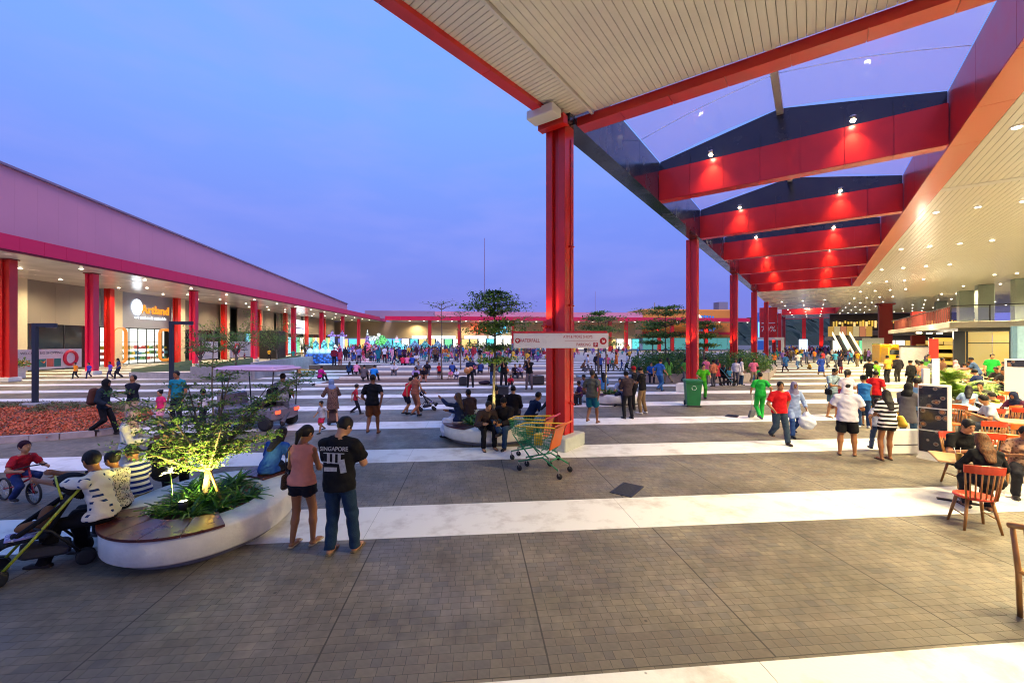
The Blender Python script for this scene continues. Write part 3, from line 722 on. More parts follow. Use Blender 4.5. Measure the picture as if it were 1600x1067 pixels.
for x in np.arange(fx(1106, D2), fx(1134, D2), .9): MB().box(x, D2 - .12, 9.7, x + .6, D2 - .01, 10.4 + random.uniform(0, .4)).build('letter_stroke', LB, og)
for i, x in enumerate(np.arange(fx(1105, D2), fx(1133, D2), 1.25)):
    m = MB(); m.box(x, D2 - .12, 5.9, x + .3, D2 - .01, 7.5); m.box(x + .3, D2 - .12, 5.9 + (i % 3) * .6, x + .85, D2 - .01, 6.25 + (i % 3) * .6); m.build('letter_stroke', LB, og)
MB().box(fx(1152, D2), D2 + 3, 12.7, fx(1168, D2), D2 + 6, 15.2).build('rooftop_unit', mat('unit_grey', (.25, .25, .33), rough=.6), og)
MB().box(a + 6, D2 + 5, 12.6, a + 6.3, D2 + 5.3, 15).build('rooftop_mast', GREYM, og)
bt = thing('blue_sign_tower', 'blue glowing sign tower at the gallery far end', 'sign tower', at(1190, 135), ROT_P)
MB().box(-1.6, 0, 0, 1.6, .8, 12).build('tower', mat('tower_blue', (.03, .15, .5), rough=.4), bt); MB().box(-1.2, -.06, 3, 1.2, -.01, 9).build('screen', emis('screen_blue', (.2, .6, 1), 1.6), bt)
# distant city bits
gb = thing('distant_glass_hall', 'distant glazed hall roof above the far wing right of the column', 'building', at(925, 260)); 
m = MB(); m.box(-22, 0, 0, 22, 20, 19, .6); m.build('wall', mat('hall_grey', (.12, .14, .22), rough=.5), gb)
for x in np.arange(-14, 14, 4.2): MB().box(x, -.2, 18.0, x + 3.4, -.02, 18.9).build('lit_window', LITS[4], gb)
an = thing('radio_mast', 'thin tall lattice radio mast far beyond the plaza', 'mast', at(757, 420)); m = MB(); 
for q in ((-.5, 0), (.5, 0), (0, .8)): m.bar((q[0], q[1], 0), (q[0] * .3, q[1] * .3, 107), .22)
for z in np.arange(2, 105, 3.0): m.bar((-.5 + .0035 * z, 0, z), (.5 - .0035 * z, 0, z + 1.5), .10)
m.build('lattice', mat('mast_steel', (.35, .25, .4), rough=.5), an)
an2 = thing('short_radio_mast', 'short faint mast on the skyline right of the red column', 'mast', at(930, 420)); MB().bar((0, 0, 0), (0, 0, 53), .35).build('lattice', MATS['mast_steel'], an2)
# wooded hill past the gallery end
def hill(px0, px1, d, zmax, name, seed):
    r = np.random.default_rng(seed); n = 60; xs = np.linspace(at(px0, d).x, at(px1, d).x, n); V = []; Fq = []
    for j in range(8):
        for i in range(n):
            f = j / 7; h = zmax * math.sin(math.pi * i / (n - 1)) ** .6 * f ** .7
            V.append((xs[i] + r.normal(0, 1), d + f * 60 + r.normal(0, 1), h + r.normal(0, 1.3) * (j > 0)))
    for j in range(7):
        for i in range(n - 1): o_ = j * n + i; Fq.append((o_, o_ + 1, o_ + n + 1, o_ + n))
    me = mesh_np(name, V, Fq); me.materials.append(mat('hill_green', (.025, .045, .03), rough=.95, var=.4, vscale=.1, bump=1, bscale=.5)); o = link(name, me); tag(o, 'dark wooded hill far beyond the gallery', kind='structure'); return o
hill(1150, 1480, 300, 26, 'hill', 3)
hill(560, 1250, 500, 9, 'hill', 4)
# ------------------------------------------------------------------ people: signed-distance figures meshed with surface nets
class Field:
    def __init__(s, lo, hi, res):
        s.lo = np.array(lo, float); s.res = res; s.n = np.ceil((np.array(hi, float) - s.lo) / res).astype(int) + 2
        s.F = np.full(s.n, .2, np.float32)
        s.ax = [s.lo[i] + np.arange(s.n[i]) * res for i in range(3)]
    def win(s, lo, hi):
        a = np.clip(np.floor((np.minimum(lo, hi) - s.lo) / s.res).astype(int), 0, s.n); b = np.clip(np.ceil((np.maximum(lo, hi) - s.lo) / s.res).astype(int) + 1, 0, s.n)
        if np.any(b <= a): return None
        sl = tuple(slice(a[i], b[i]) for i in range(3))
        return sl, s.ax[0][sl[0]][:, None, None], s.ax[1][sl[1]][None, :, None], s.ax[2][sl[2]][None, None, :]
    def _merge(s, sl, d, k, op):
        cur = s.F[sl]
        if op == 'add':
            if k > 0: h = np.clip(.5 + .5 * (cur - d) / k, 0, 1); s.F[sl] = cur + (d - cur) * h - k * h * (1 - h)
            else: s.F[sl] = np.minimum(cur, d)
        else: s.F[sl] = np.maximum(cur, -d)
    def cone(s, a, b, ra, rb, k=.02, cap0=False, cap1=False, side=None, flat=1.0, op='add'):
        """tapered capsule; with side + flat the section is an ellipse, flat = depth / width"""
        a = np.array(a, float); b = np.array(b, float); m = max(ra, rb) + k + s.res * 2
        w = s.win(np.minimum(a, b) - m, np.maximum(a, b) + m)
        if w is None: return
        sl, X, Y, Z = w; d = b - a; L2 = max(float(d @ d), 1e-9); L = math.sqrt(L2)
        px, py, pz = X - a[0], Y - a[1], Z - a[2]
        tu = (px * d[0] + py * d[1] + pz * d[2]) / L2; t = np.clip(tu, 0, 1)
        qx, qy, qz = px - t * d[0], py - t * d[1], pz - t * d[2]
        r = ra + (rb - ra) * t
        if side is None: dist = np.sqrt(qx * qx + qy * qy + qz * qz) - r
        else:
            sd_ = np.array(side, float); ax = d / L; sd_ = sd_ - ax * (sd_ @ ax); sd_ /= np.linalg.norm(sd_); fw = np.cross(ax, sd_)
            u = qx * sd_[0] + qy * sd_[1] + qz * sd_[2]; v = (qx * fw[0] + qy * fw[1] + qz * fw[2]) / flat; e = (qx * ax[0] + qy * ax[1] + qz * ax[2]) / max(flat, .6)
            dist = (np.sqrt(u * u + v * v + e * e) - r) * (flat if flat < 1 else 1) ** .5
        if cap1: dist = np.maximum(dist, (tu - 1) * L)
        if cap0: dist = np.maximum(dist, -tu * L)
        s._merge(sl, dist.astype(np.float32), k, op)
    def ell(s, c, r, Rm=None, k=.015, op='add'):
        c = np.array(c, float); r = np.array(r, float); m = r.max() + k + s.res * 2
        w = s.win(c - m, c + m)
        if w is None: return
        sl, X, Y, Z = w; p = [X - c[0], Y - c[1], Z - c[2]]
        if Rm is not None: p = [p[0] * Rm[0][i] + p[1] * Rm[1][i] + p[2] * Rm[2][i] for i in range(3)]
        q = np.sqrt((p[0] / r[0]) ** 2 + (p[1] / r[1]) ** 2 + (p[2] / r[2]) ** 2)
        s._merge(sl, ((q - 1) * r.min()).astype(np.float32), k, op)
    def cut(s, n, p):  # keep the side opposite to n
        n = np.array(n, float); X, Y, Z = s.ax[0][:, None, None], s.ax[1][None, :, None], s.ax[2][None, None, :]
        s.F = np.maximum(s.F, ((X - p[0]) * n[0] + (Y - p[1]) * n[1] + (Z - p[2]) * n[2]).astype(np.float32))
    def wrinkle(s, amp, f):
        X, Y, Z = s.ax[0][:, None, None], s.ax[1][None, :, None], s.ax[2][None, None, :]
        s.F = s.F + (amp * (np.sin(f * (X + .6 * Z)) * np.sin(f * .8 * (Y - .5 * Z + .3)) + .5 * np.sin(f * 1.7 * (Z + .4 * X - .3 * Y)))).astype(np.float32)
    def mesh(s):
        F = s.F; ins = F < 0
        c8 = [ins[i:F.shape[0] - 1 + i, j:F.shape[1] - 1 + j, k:F.shape[2] - 1 + k] for i in (0, 1) for j in (0, 1) for k in (0, 1)]
        cnt = sum(c.astype(np.int8) for c in c8); act = (cnt > 0) & (cnt < 8)
        idx = np.full(act.shape, -1, np.int32); I = np.argwhere(act)
        if len(I) == 0: return np.zeros((0, 3)), np.zeros((0, 4), int)
        idx[act] = np.arange(len(I))
        offs = [(i, j, k) for i in (0, 1) for j in (0, 1) for k in (0, 1)]
        vals = np.stack([F[I[:, 0] + o[0], I[:, 1] + o[1], I[:, 2] + o[2]] for o in offs], 1)
        acc = np.zeros((len(I), 3)); num = np.zeros(len(I))
        for a in range(8):
            for b in range(a + 1, 8):
                if sum(abs(offs[a][q] - offs[b][q]) for q in range(3)) != 1: continue
                va, vb = vals[:, a], vals[:, b]; m = (va < 0) != (vb < 0)
                t = np.where(m, va / np.where(np.abs(va - vb) < 1e-9, 1, va - vb), 0)
                p = np.array(offs[a])[None] + t[:, None] * (np.array(offs[b]) - np.array(offs[a]))[None]
                acc += np.where(m[:, None], p, 0); num += m
        V = s.lo + (I + acc / num[:, None]) * s.res
        Q = []
        for ax in range(3):
            n = F.shape; o1, o2 = [(1, 2), (2, 0), (0, 1)][ax]
            sl0 = [slice(1, n[0] - 1)] * 3; sl0 = [slice(1, n[q] - 1) for q in range(3)]; sl1 = list(sl0)
            sl0[ax] = slice(0, n[ax] - 1); sl1[ax] = slice(1, n[ax])
            A = ins[tuple(sl0)]; B = ins[tuple(sl1)]; ch = A != B; E = np.argwhere(ch)
            if len(E) == 0: continue
            for q in range(3):
                if q != ax: E[:, q] += 1
            def cid(d1, d2):
                e = E.copy(); e[:, o1] -= d1; e[:, o2] -= d2
                return idx[e[:, 0], e[:, 1], e[:, 2]]
            q4 = np.stack([cid(1, 1), cid(0, 1), cid(0, 0), cid(1, 0)], 1); fl = A[ch]
            q4[~fl] = q4[~fl][:, ::-1]; Q.append(q4)
        return V, np.concatenate(Q)
def nv(v): v = np.array(v, float); return v / max(np.linalg.norm(v), 1e-9)
def ik(a, tgt, l1, l2, pole):
    a = np.array(a, float); tgt = np.array(tgt, float); d = tgt - a; D = np.linalg.norm(d); mx = (l1 + l2) * .998
    if D > mx: tgt = a + d / D * mx; D = mx
    D = max(D, abs(l1 - l2) + .02); ax = nv(tgt - a); x = (l1 * l1 - l2 * l2 + D * D) / (2 * D); hh = math.sqrt(max(l1 * l1 - x * x, 0))
    p = np.array(pole, float); p = p - ax * (p @ ax); p = nv(p); return a + ax * x + p * hh, a + ax * D
POSES = {
 'stand': dict(feet=((-.10, .0), (.10, .03)), hands=((-.25, .06, .87), (.25, .05, .87))),
 'phone': dict(feet=((-.12, .0), (.15, -.08)), hands=((-.08, .34, 1.14), (.10, .33, 1.13)), head=(0, -22)),
 'phone_r': dict(feet=((-.13, .0), (.15, .10)), hands=((-.05, .32, 1.12), (.16, .33, 1.14)), head=(-28, -26)),
 'hipshift': dict(feet=((-.11, -.03), (.14, .07)), hands=((-.12, .28, 1.02), (.12, .30, 1.06)), head=(-20, -20), px=.03),
 'walk': dict(feet=((-.09, .27), (.09, -.27, .14)), hands=((-.26, -.17, .90), (.26, .22, .95)), lean=4, pz=.93),
 'walk2': dict(feet=((-.08, -.22, .11), (.10, .20)), hands=((-.25, .20, .94), (.26, -.15, .90)), lean=3, pz=.935),
 'cross': dict(feet=((-.13, .0), (.12, .02)), hands=((.13, .22, 1.20), (-.13, .20, 1.17)), head=(0, 12)),
 'guitar': dict(feet=((-.15, .0), (.15, .02)), hands=((-.34, .24, 1.22), (.12, .22, 1.02)), head=(10, -14)),
 'mic': dict(feet=((-.14, .0), (.15, .02)), hands=((.02, .22, 1.44), (.20, .22, 1.30)), head=(0, 4)),
 'push': dict(feet=((-.10, .10), (.10, -.25, .09)), hands=((-.24, .50, 1.02), (.24, .50, 1.02)), lean=24, pz=.92, head=(0, -5)),
 'lookup': dict(feet=((-.11, .0), (.13, .02)), hands=((.10, .20, 1.18), (-.10, .19, 1.15)), head=(8, 24)),
 'carry': dict(feet=((-.12, .0), (.13, .03)), hands=((.02, .30, 1.20), (.06, .28, 1.02)), head=(20, -10)),
 'shoulder_hold': dict(feet=((-.14, .0), (.14, .05)), hands=((-.16, .26, 1.20), (.16, .26, 1.20)), head=(0, -12)),
 'sit': dict(seat=.48, feet=((-.12, .40), (.12, .42)), hands=((-.12, .32, .66), (.12, .33, .66)), lean=8, head=(0, -8)),
 'sit_phone': dict(seat=.48, feet=((-.13, .42), (.13, .38)), hands=((-.07, .36, .86), (.08, .36, .84)), lean=14, head=(0, -28)),
 'sit_lean': dict(seat=.46, feet=((-.15, .40), (.16, .44)), hands=((-.14, .46, .70), (.16, .48, .68)), lean=32, head=(10, -18)),
 'sit_stroller': dict(seat=.50, feet=((-.16, .52), (.16, .36)), hands=((-.10, .62, 1.03), (.14, .60, 1.05)), lean=12, head=(-18, -8)),
 'sit_table': dict(seat=.48, feet=((-.12, .36), (.13, .30)), hands=((-.18, .40, .80), (.16, .42, .80)), lean=16, head=(0, -20)),
 'sit_eat': dict(seat=.48, feet=((-.12, .34), (.13, .36)), hands=((-.05, .30, 1.06), (.20, .40, .80)), lean=12, head=(10, -12)),
 'sit_hold_up': dict(seat=.48, feet=((-.13, .42), (.12, .36)), hands=((-.42, .34, 1.20), (-.06, .36, .80)), lean=5, head=(30, 4)),
 'sit_cross': dict(seat=.46, feet=((-.12, .46), (-.02, .52, .36)), hands=((-.02, .40, .62), (.12, .38, .66)), lean=22, head=(15, -22)),
 'sit_low': dict(seat=.22, feet=((-.16, .50), (.16, .52)), hands=((-.14, .46, .46), (.14, .46, .46)), lean=20, head=(0, -5)),
 'crouch': dict(seat=.22, feet=((-.13, .14), (.13, .02)), hands=((-.14, .44, .42), (.14, .42, .40)), lean=30, head=(0, -8)),
 'shoulders': dict(seat=.0, feet=((-.15, .22, -.34), (.15, .22, -.34)), hands=((-.12, .30, .22), (.12, .30, .20)), lean=12, head=(-25, -25)),
 'bike': dict(seat=.62, feet=((-.11, .22, .22), (.11, .06, .10)), hands=((-.25, .52, .86), (.25, .52, .86)), lean=28, head=(0, 12)),
}
GARB = {}
def figure(pose, top, bottom, hair, res, child=False, girth=1.0, fem=False, sleeve=None, feetype='shoe'):
    key = (pose, top, bottom, hair, res, child, girth, fem, feetype)
    if key in GARB: return GARB[key]
    P = POSES[pose]; ln = R(P.get('lean', 2)); seat = P.get('seat')
    pz = (seat + .10) if seat is not None else P.get('pz', .962)
    pel = np.array((P.get('px', 0.0), -.02 if seat is None else 0.0, pz))
    U = np.array((0, math.sin(ln), math.cos(ln))); Fv = np.array((0, math.cos(ln), -math.sin(ln))); Sx = np.array((1.0, 0, 0))
    sh_w = (.165 if fem else .185) * (.86 if child else 1); hs = 1.24 if child else 1.0
    tl = .445
    chest = pel + U * .33; nb = pel + U * (tl + .06); shl = [pel + U * (tl - .03) + Sx * sg * sh_w for sg in (-1, 1)]
    hy, hp = P.get('head', (0, -4)); hy, hp = R(hy), R(hp)
    hM = Matrix.Rotation(hy, 3, 'Z') @ Matrix.Rotation(hp, 3, 'X'); HM = np.array(hM)
    hc = nb + U * .03 + HM @ np.array((0, .03, .118 * hs))
    hips = [pel + Sx * sg * .085 + np.array((0, 0, -.03)) for sg in (-1, 1)]
    legs, arms = [], []
    for i, sg in enumerate((-1, 1)):
        f = P['feet'][i]; fz = (f[2] if len(f) > 2 else 0.0) + .085
        kn, an = ik(hips[i], (f[0], f[1], fz), .435, .425, (sg * .12, 1, .25)); legs.append((hips[i], kn, an))
        hd = P['hands'][i]; el, wr = ik(shl[i], hd, .285, .25, (sg * .55, -.7, -.55)); arms.append((shl[i], el, wr))
    gth = girth; lo = np.min([pel - .3] + [q[2] - .22 for q in legs] + [q[2] - .22 for q in arms] + [hc - .25], 0); hi = np.max([pel + .3, hc + .26] + [q[2] + .24 for q in legs] + [q[1] + .15 for q in legs] + [q[2] + .24 for q in arms] + [q[1] + .15 for q in arms], 0)
    lo[2] = min(lo[2], min(q[2][2] for q in legs) - .12)
    # ---- body (skin), one continuous surface
    lo = lo - .06; hi = hi + .06
    B = Field(lo, hi, res); ag = gth * (.88 if fem else 1.0) * (1.0 if not child else 1.05)
    B.cone(pel - U * .02, chest, .135 * gth, .145 * gth, .04, side=Sx, flat=.66)
    B.cone(chest, pel + U * .44, .145 * gth, .13 * gth, .04, side=Sx, flat=.62)
    B.cone(shl[0] + Sx * .03, shl[1] - Sx * .03, .05 * ag, .05 * ag, .04)
    for q_ in shl: B.cone(nb - U * .02, q_ + U * .01, .045 * ag, .04 * ag, .03)
    Bt = B.F.copy()
    B.cone(nb - U * .03, hc - HM @ np.array((0, .02, .05)), .056 * ag, .052 * ag, .03)
    B.ell(hc + HM @ np.array((0, -.008, .018 * hs)), np.array((.076, .095, .098)) * hs, HM, .02)
    B.ell(hc + HM @ np.array((0, .022, -.045 * hs)), np.array((.056, .068, .068)) * hs, HM, .03)
    if res < .02:
        B.cone(hc + HM @ (np.array((0, .088, .012)) * hs), hc + HM @ (np.array((0, .106, -.022)) * hs), .008 * hs, .014 * hs, .012)
        for sg in (-1, 1): B.ell(hc + HM @ (np.array((sg * .077, -.005, -.005)) * hs), np.array((.012, .020, .032)) * hs, HM, .008)
        B.cone(hc + HM @ (np.array((-.02, .082, -.062)) * hs), hc + HM @ (np.array((.02, .082, -.062)) * hs), .009 * hs, .009 * hs, .01)
        for sg in (-1, 1): B.ell(hc + HM @ (np.array((sg * .03, .098, .012)) * hs), np.array((.016, .012, .010)) * hs, HM, 0, op='sub')
    for i, (a, e, w) in enumerate(arms):
        B.cone(a, e, .050 * ag, .040 * ag, .03); B.cone(e, w, .040 * ag, .026 * ag, .02)
        d = nv(w - e); pa = w + d * .085; sg = (-1, 1)[i]
        up = nv(np.array((0, 0, 1.0)) - d * d[2]) if abs(d[2]) < .9 else np.array((0, 1.0, 0)); sdv = np.cross(d, up)
        if res < .013:
            B.cone(w, w + d * .085, .030, .036, .012, side=up, flat=.5)
            for q, (o, l_) in enumerate(((-.030, .062), (-.010, .074), (.010, .070), (.029, .055))):
                r0 = w + d * .085 + up * o; curl = nv(d * .85 - sdv * sg * -.35 * sg + np.array((0, 0, -.25))); mid = r0 + nv(d + curl * .4) * l_ * .55; B.cone(r0, mid, .0095, .009, .004); B.cone(mid, mid + curl * l_ * .55, .009, .0075, .003)
            th = w + d * .03 + up * -.03; B.cone(th, th + nv(d * .7 - up * .6) * .05, .012, .0105, .008); B.cone(th + nv(d * .7 - up * .6) * .05, th + nv(d * .7 - up * .6) * .05 + d * .03, .0105, .008, .003)
        else:
            B.cone(w, w + d * .09, .030, .036, .015, side=up, flat=.6); B.cone(w + d * .09, w + d * .16, .034, .02, .01, side=up, flat=.55); B.cone(w + d * .03, w + d * .08 - up * .045, .014, .011, .01)
    for i, (h_, k_, a_) in enumerate(legs):
        B.cone(h_, k_, .082 * gth, .056 * gth, .03); B.cone(k_, k_ + (a_ - k_) * .4, .054 * gth, .055 * gth, .02); B.cone(k_ + (a_ - k_) * .35, a_, .054 * gth, .034, .02)
        toe = np.array((.06 * (-1, 1)[i], 1.0, 0)); toe = nv(toe); ft = a_ + np.array((0, 0, -.055))
        if pose == 'shoulders': toe = nv(np.array((0, .6, -.8)))
        B.cone(a_ - toe * .03 + np.array((0, 0, -.045)), ft + toe * .12, .036, .036, .02, side=np.cross(toe, (0, 0, 1)), flat=.8); B.cone(ft + toe * .12, ft + toe * .18 + np.array((0, 0, -.01)), .036, .024, .01)
    parts = [('body', B.mesh())]
    # ---- top
    if top:
        T = Field(lo, hi, res); hem = {'tee': .10, 'loose': .14, 'long': .10, 'jacket': .12, 'sleeveless': .06, 'dress': .55, 'tunic': .34}[top]
        if seat is not None: hem = min(hem, .06)
        inf = {'jacket': .030, 'loose': .028, 'dress': .022, 'tunic': .026, 'sleeveless': .014}.get(top, .018)
        g2 = gth
        T.cone(chest, pel + U * .40, .145 * g2 + inf, .118 * g2 + inf, .03, side=Sx, flat=.66)
        T.cone(pel + U * .02, chest, (.138 if not fem else .125) * g2 + inf + .008, .145 * g2 + inf, .04, side=Sx, flat=.68)
        dn = np.array((0, 0, -1.0)); hip_r = (.152 if not fem else .157) * g2 + inf
        end = pel + dn * hem; T.cone(pel + U * .06, end, hip_r - .008, hip_r + (.0 if hem < .2 else hem * .12), .03, cap1=True, side=Sx, flat=.74)
        T.cone(shl[0] + Sx * .03, shl[1] - Sx * .03, .048 * ag + inf * .8, .048 * ag + inf * .8, .03)
        for q_ in shl: T.cone(nb - U * .025, q_ + U * .012, .046 * ag + inf * .5, .040 * ag + inf * .7, .03)
        if fem: 
            for sg in (-1, 1): T.ell(chest + U * .03 + Sx * sg * .06 + Fv * .085, np.array((.055, .045, .055)) * g2, None, .04)
        T.cone(nb - U * .10, nb - U * .0, .08, .064, .03, cap1=True)
        for a, e, w in arms:
            if top == 'sleeveless': continue
            if top in ('tee', 'loose', 'tee2'): b = a + (e - a) * .72; T.cone(a, b, (.047 * ag + inf), .050 * ag + inf + (.012 if top == 'loose' else .004), .03, cap1=True)
            else: T.cone(a, e, .048 * ag + inf, .046 * ag + inf, .03); T.cone(e, e + (w - e) * .97, .046 * ag + inf, .034 * ag + inf * .8, .02, cap1=True)
        TOPF = T; hemz = float(pel[2] - hem); topname = ('jacket' if top == 'jacket' else 'dress' if top in ('dress', 'tunic') else 'shirt')
    else: TOPF = None
    # ---- bottom
    LEGF = None
    if bottom:
        L_ = Field(lo, hi, res); inf = {'jeans': .016, 'wide': .030, 'shorts': .026, 'tight': .009}.get(bottom, .02)
        if bottom in ('jeans', 'wide', 'shorts', 'tight', 'capri', 'mini'):
            L_.cone(pel + U * .07, pel - U * .04, .130 * gth + inf * .6, .143 * gth + inf * .5, .03, cap0=True, side=Sx, flat=.74)
            for h_, k_, a_ in legs:
                if bottom == 'mini': b = h_ + (k_ - h_) * .42; L_.cone(h_ - (k_ - h_) * .05, b, .086 * gth + .02, .084 * gth + .022, .05, cap1=True); continue
                if bottom == 'shorts': b = h_ + (k_ - h_) * .88; L_.cone(h_, b, .084 * gth + inf * .7, .070 * gth + inf * 1.3, .03, cap1=True); continue
                L_.cone(h_, k_, .083 * gth + inf * .8, .058 * gth + inf, .03)
                if bottom == 'capri': L_.cone(k_, k_ + (a_ - k_) * .45, .058 * gth + inf, .056 * gth + inf, .02, cap1=True)
                else: L_.cone(k_, a_ + (a_ - k_) * .06, .057 * gth + inf, (.046 if bottom == 'jeans' else .062 if bottom == 'wide' else .036) * gth + inf, .02, cap1=True)
        else:  # long skirt
            kc = (legs[0][1] + legs[1][1]) / 2; ac = (legs[0][2] + legs[1][2]) / 2
            L_.cone(pel + U * .06, kc, .15 * gth, .17 * gth, .04, side=Sx, flat=.8); L_.cone(kc, ac, .17 * gth, .20 * gth, .03, cap1=True, side=Sx, flat=.85)
        L_.wrinkle(.006 if res < .02 else .003, 26); LEGF = L_; parts.append(('skirt' if bottom == 'skirt' else 'shorts' if bottom in ('shorts', 'mini') else 'trousers', L_.mesh()))
    if TOPF is not None:
        X_, Y_, Z_ = TOPF.ax[0][:, None, None], TOPF.ax[1][None, :, None], TOPF.ax[2][None, None, :]
        reg = hemz - Z_ + 0 * X_ + 0 * Y_
        if seat is not None: reg = np.maximum(reg, np.minimum(Y_ - (pel[1] + .10) + 0 * Z_, (pel[2] + .16) - Z_))
        reg = np.maximum(reg, (Y_ - nb[1]) * U[1] + (Z_ - nb[2]) * U[2] + .012).astype(np.float32)
        TOPF.F = np.minimum(TOPF.F, np.maximum(Bt - .009, reg))
        if LEGF is not None: TOPF.F = np.minimum(TOPF.F, np.maximum(LEGF.F - .009, reg))
        TOPF.wrinkle(.0055 if res < .02 else .003, 30); parts.append((topname, TOPF.mesh()))
    # ---- shoes
    for i, (h_, k_, a_) in enumerate(legs):
        if pose == 'shoulders': continue
        S_ = Field(a_ - .26, a_ + .26, res)
        toe = nv(np.array((.06 * (-1, 1)[i], 1.0, 0))); ft = a_ + np.array((0, 0, -.055)); sd_ = np.cross(toe, (0, 0, 1))
        if feetype == 'shoe':
            S_.cone(ft - toe * .05, ft + toe * .13, .043, .045, .02, side=sd_, flat=.85); S_.cone(ft + toe * .13, ft + toe * .19, .044, .03, .02, side=sd_, flat=.7); S_.cone(ft, a_ + np.array((0, 0, -.01)), .045, .040, .02, cap1=True)
        else:
            s0 = ft + np.array((0, 0, -.018)); S_.cone(s0 - toe * .055, s0 + toe * .20, .040, .044, .005, side=sd_, flat=.35)
            S_.cone(ft + toe * .11 - sd_ * .042, ft + toe * .12 + np.array((0, 0, .03)), .010, .010, .004); S_.cone(ft + toe * .11 + sd_ * .042, ft + toe * .12 + np.array((0, 0, .03)), .010, .010, .004)
        S_.cut((0, 0, -1), (0, 0, a_[2] - .0845)); parts.append(('shoe' if feetype == 'shoe' else 'sandal', S_.mesh()))
    # ---- hair or headscarf
    hl, hh = hc - .32, hc + .22
    if hair == 'long': hl = hl - U * .2 - .05
    G = Field(hl - .06, hh + .06, res); q = lambda x, y, z: hc + HM @ (np.array((x, y, z)) * hs)
    if hair != 'bald':
        G.ell(q(0, -.012, .026), np.array((.085, .104, .103)) * hs, HM, .01)
        if hair == 'long':
            G.cone(q(0, -.05, 0), nb - Fv * .07 - U * .04, .085, .095, .03, side=Sx, flat=.55); G.cone(nb - Fv * .07 - U * .04, pel + U * .30 - Fv * .13, .095, .065, .03, side=Sx, flat=.42)
            for sg in (-1, 1): G.cone(q(sg * .065, -.01, -.02), nb + Sx * sg * .08 - U * .02 - Fv * .02, .03, .03, .02)
        if hair == 'pony': G.cone(q(0, -.105, .03), q(0, -.13, -.02), .035, .042, .02); G.cone(q(0, -.13, -.02), q(.0, -.125, -.16), .042, .022, .02)
        if hair == 'bun': G.ell(q(0, -.10, .075), np.array((.045, .045, .045)) * hs, HM, .01)
        if hair == 'hijab':
            G.ell(q(0, -.005, -.01), np.array((.097, .112, .135)) * hs, HM, .02); G.cone(q(0, 0, -.08), nb - U * .06, .085, .13, .04, side=Sx, flat=.8); G.cone(nb - U * .06, chest + U * .02 + Fv * .01, .15, .16, .03, cap1=True, side=Sx, flat=.78)
            G.ell(q(0, .115, -.022), np.array((.062, .06, .088)) * hs, HM, 0, op='sub')
        elif hair == 'cap':
            G.cone(q(0, .06, .055), q(0, .155, .035), .062, .05, .006, side=HM @ Sx, flat=.18); G.ell(q(0, .12, -.04), np.array((.09, .10, .085)) * hs, HM, 0, op='sub')
        else:
            G.ell(q(0, .115, -.03), np.array((.075, .085, .105)) * hs, HM, 0, op='sub')
            if hair in ('short', 'pony', 'bun'):
                G.ell(q(0, .0, -.115), np.array((.12, .15, .075)) * hs, HM, 0, op='sub') if hair == 'short' else None
                for sg in (-1, 1): G.ell(q(sg * .10, .02, -.03), np.array((.03, .045, .05)) * hs, HM, 0, op='sub')
        if hair in ('short', 'long'): G.wrinkle(.0022, 60)
        parts.append(('headscarf' if hair == 'hijab' else 'cap' if hair == 'cap' else 'hair', G.mesh()))
    out = []
    for nm, (v, f) in parts:
        if len(f) == 0: continue
        me = mesh_np(nm, v, f, True); me.materials.append(None); out.append((nm, me))
    info = dict(hc=hc, HM=HM, hs=hs, hands=[a[2] + nv(a[2] - a[1]) * .09 for a in arms], nb=nb, pel=pel, U=U, Fv=Fv, shl=shl)
    GARB[key] = (out, info); return GARB[key]
SKINS = ['a8764f', '9a6742', 'b98560', '8a5a3a']
def skin(i=0):
    nm = 'skin_%d' % i
    return mat(nm, SKINS[i], rough=.5, var=.08, vscale=9, spec=.4)
def hair_mat(name, c):
    m = mat(name, c, rough=.55, var=0, spec=.25); t = m.node_tree; b = t.nodes['Principled BSDF']; tcn = t.nodes.new('ShaderNodeTexCoord')
    mp_ = t.nodes.new('ShaderNodeMapping'); mp_.inputs['Scale'].default_value = (60, 60, 7); t.links.new(tcn.outputs['Object'], mp_.inputs[0])
    n = t.nodes.new('ShaderNodeTexNoise'); n.inputs['Scale'].default_value = 1.0; n.inputs['Detail'].default_value = 3; t.links.new(mp_.outputs[0], n.inputs['Vector'])
    r = t.nodes.new('ShaderNodeValToRGB'); t.links.new(n.outputs[0], r.inputs[0]); r.color_ramp.elements[0].position = .35; r.color_ramp.elements[0].color = (*[k * .6 for k in c], 1); r.color_ramp.elements[1].position = .7; r.color_ramp.elements[1].color = (*[k * 1.7 for k in c], 1)
    t.links.new(r.outputs[0], b.inputs['Base Color']); bp = t.nodes.new('ShaderNodeBump'); bp.inputs['Strength'].default_value = .4; bp.inputs['Distance'].default_value = .006; t.links.new(n.outputs[0], bp.inputs['Height']); t.links.new(bp.outputs[0], b.inputs['Normal']); return m
HAIRM = hair_mat('hair_black', (.010, .008, .008)); HAIRB = hair_mat('hair_brown', (.11, .045, .016))
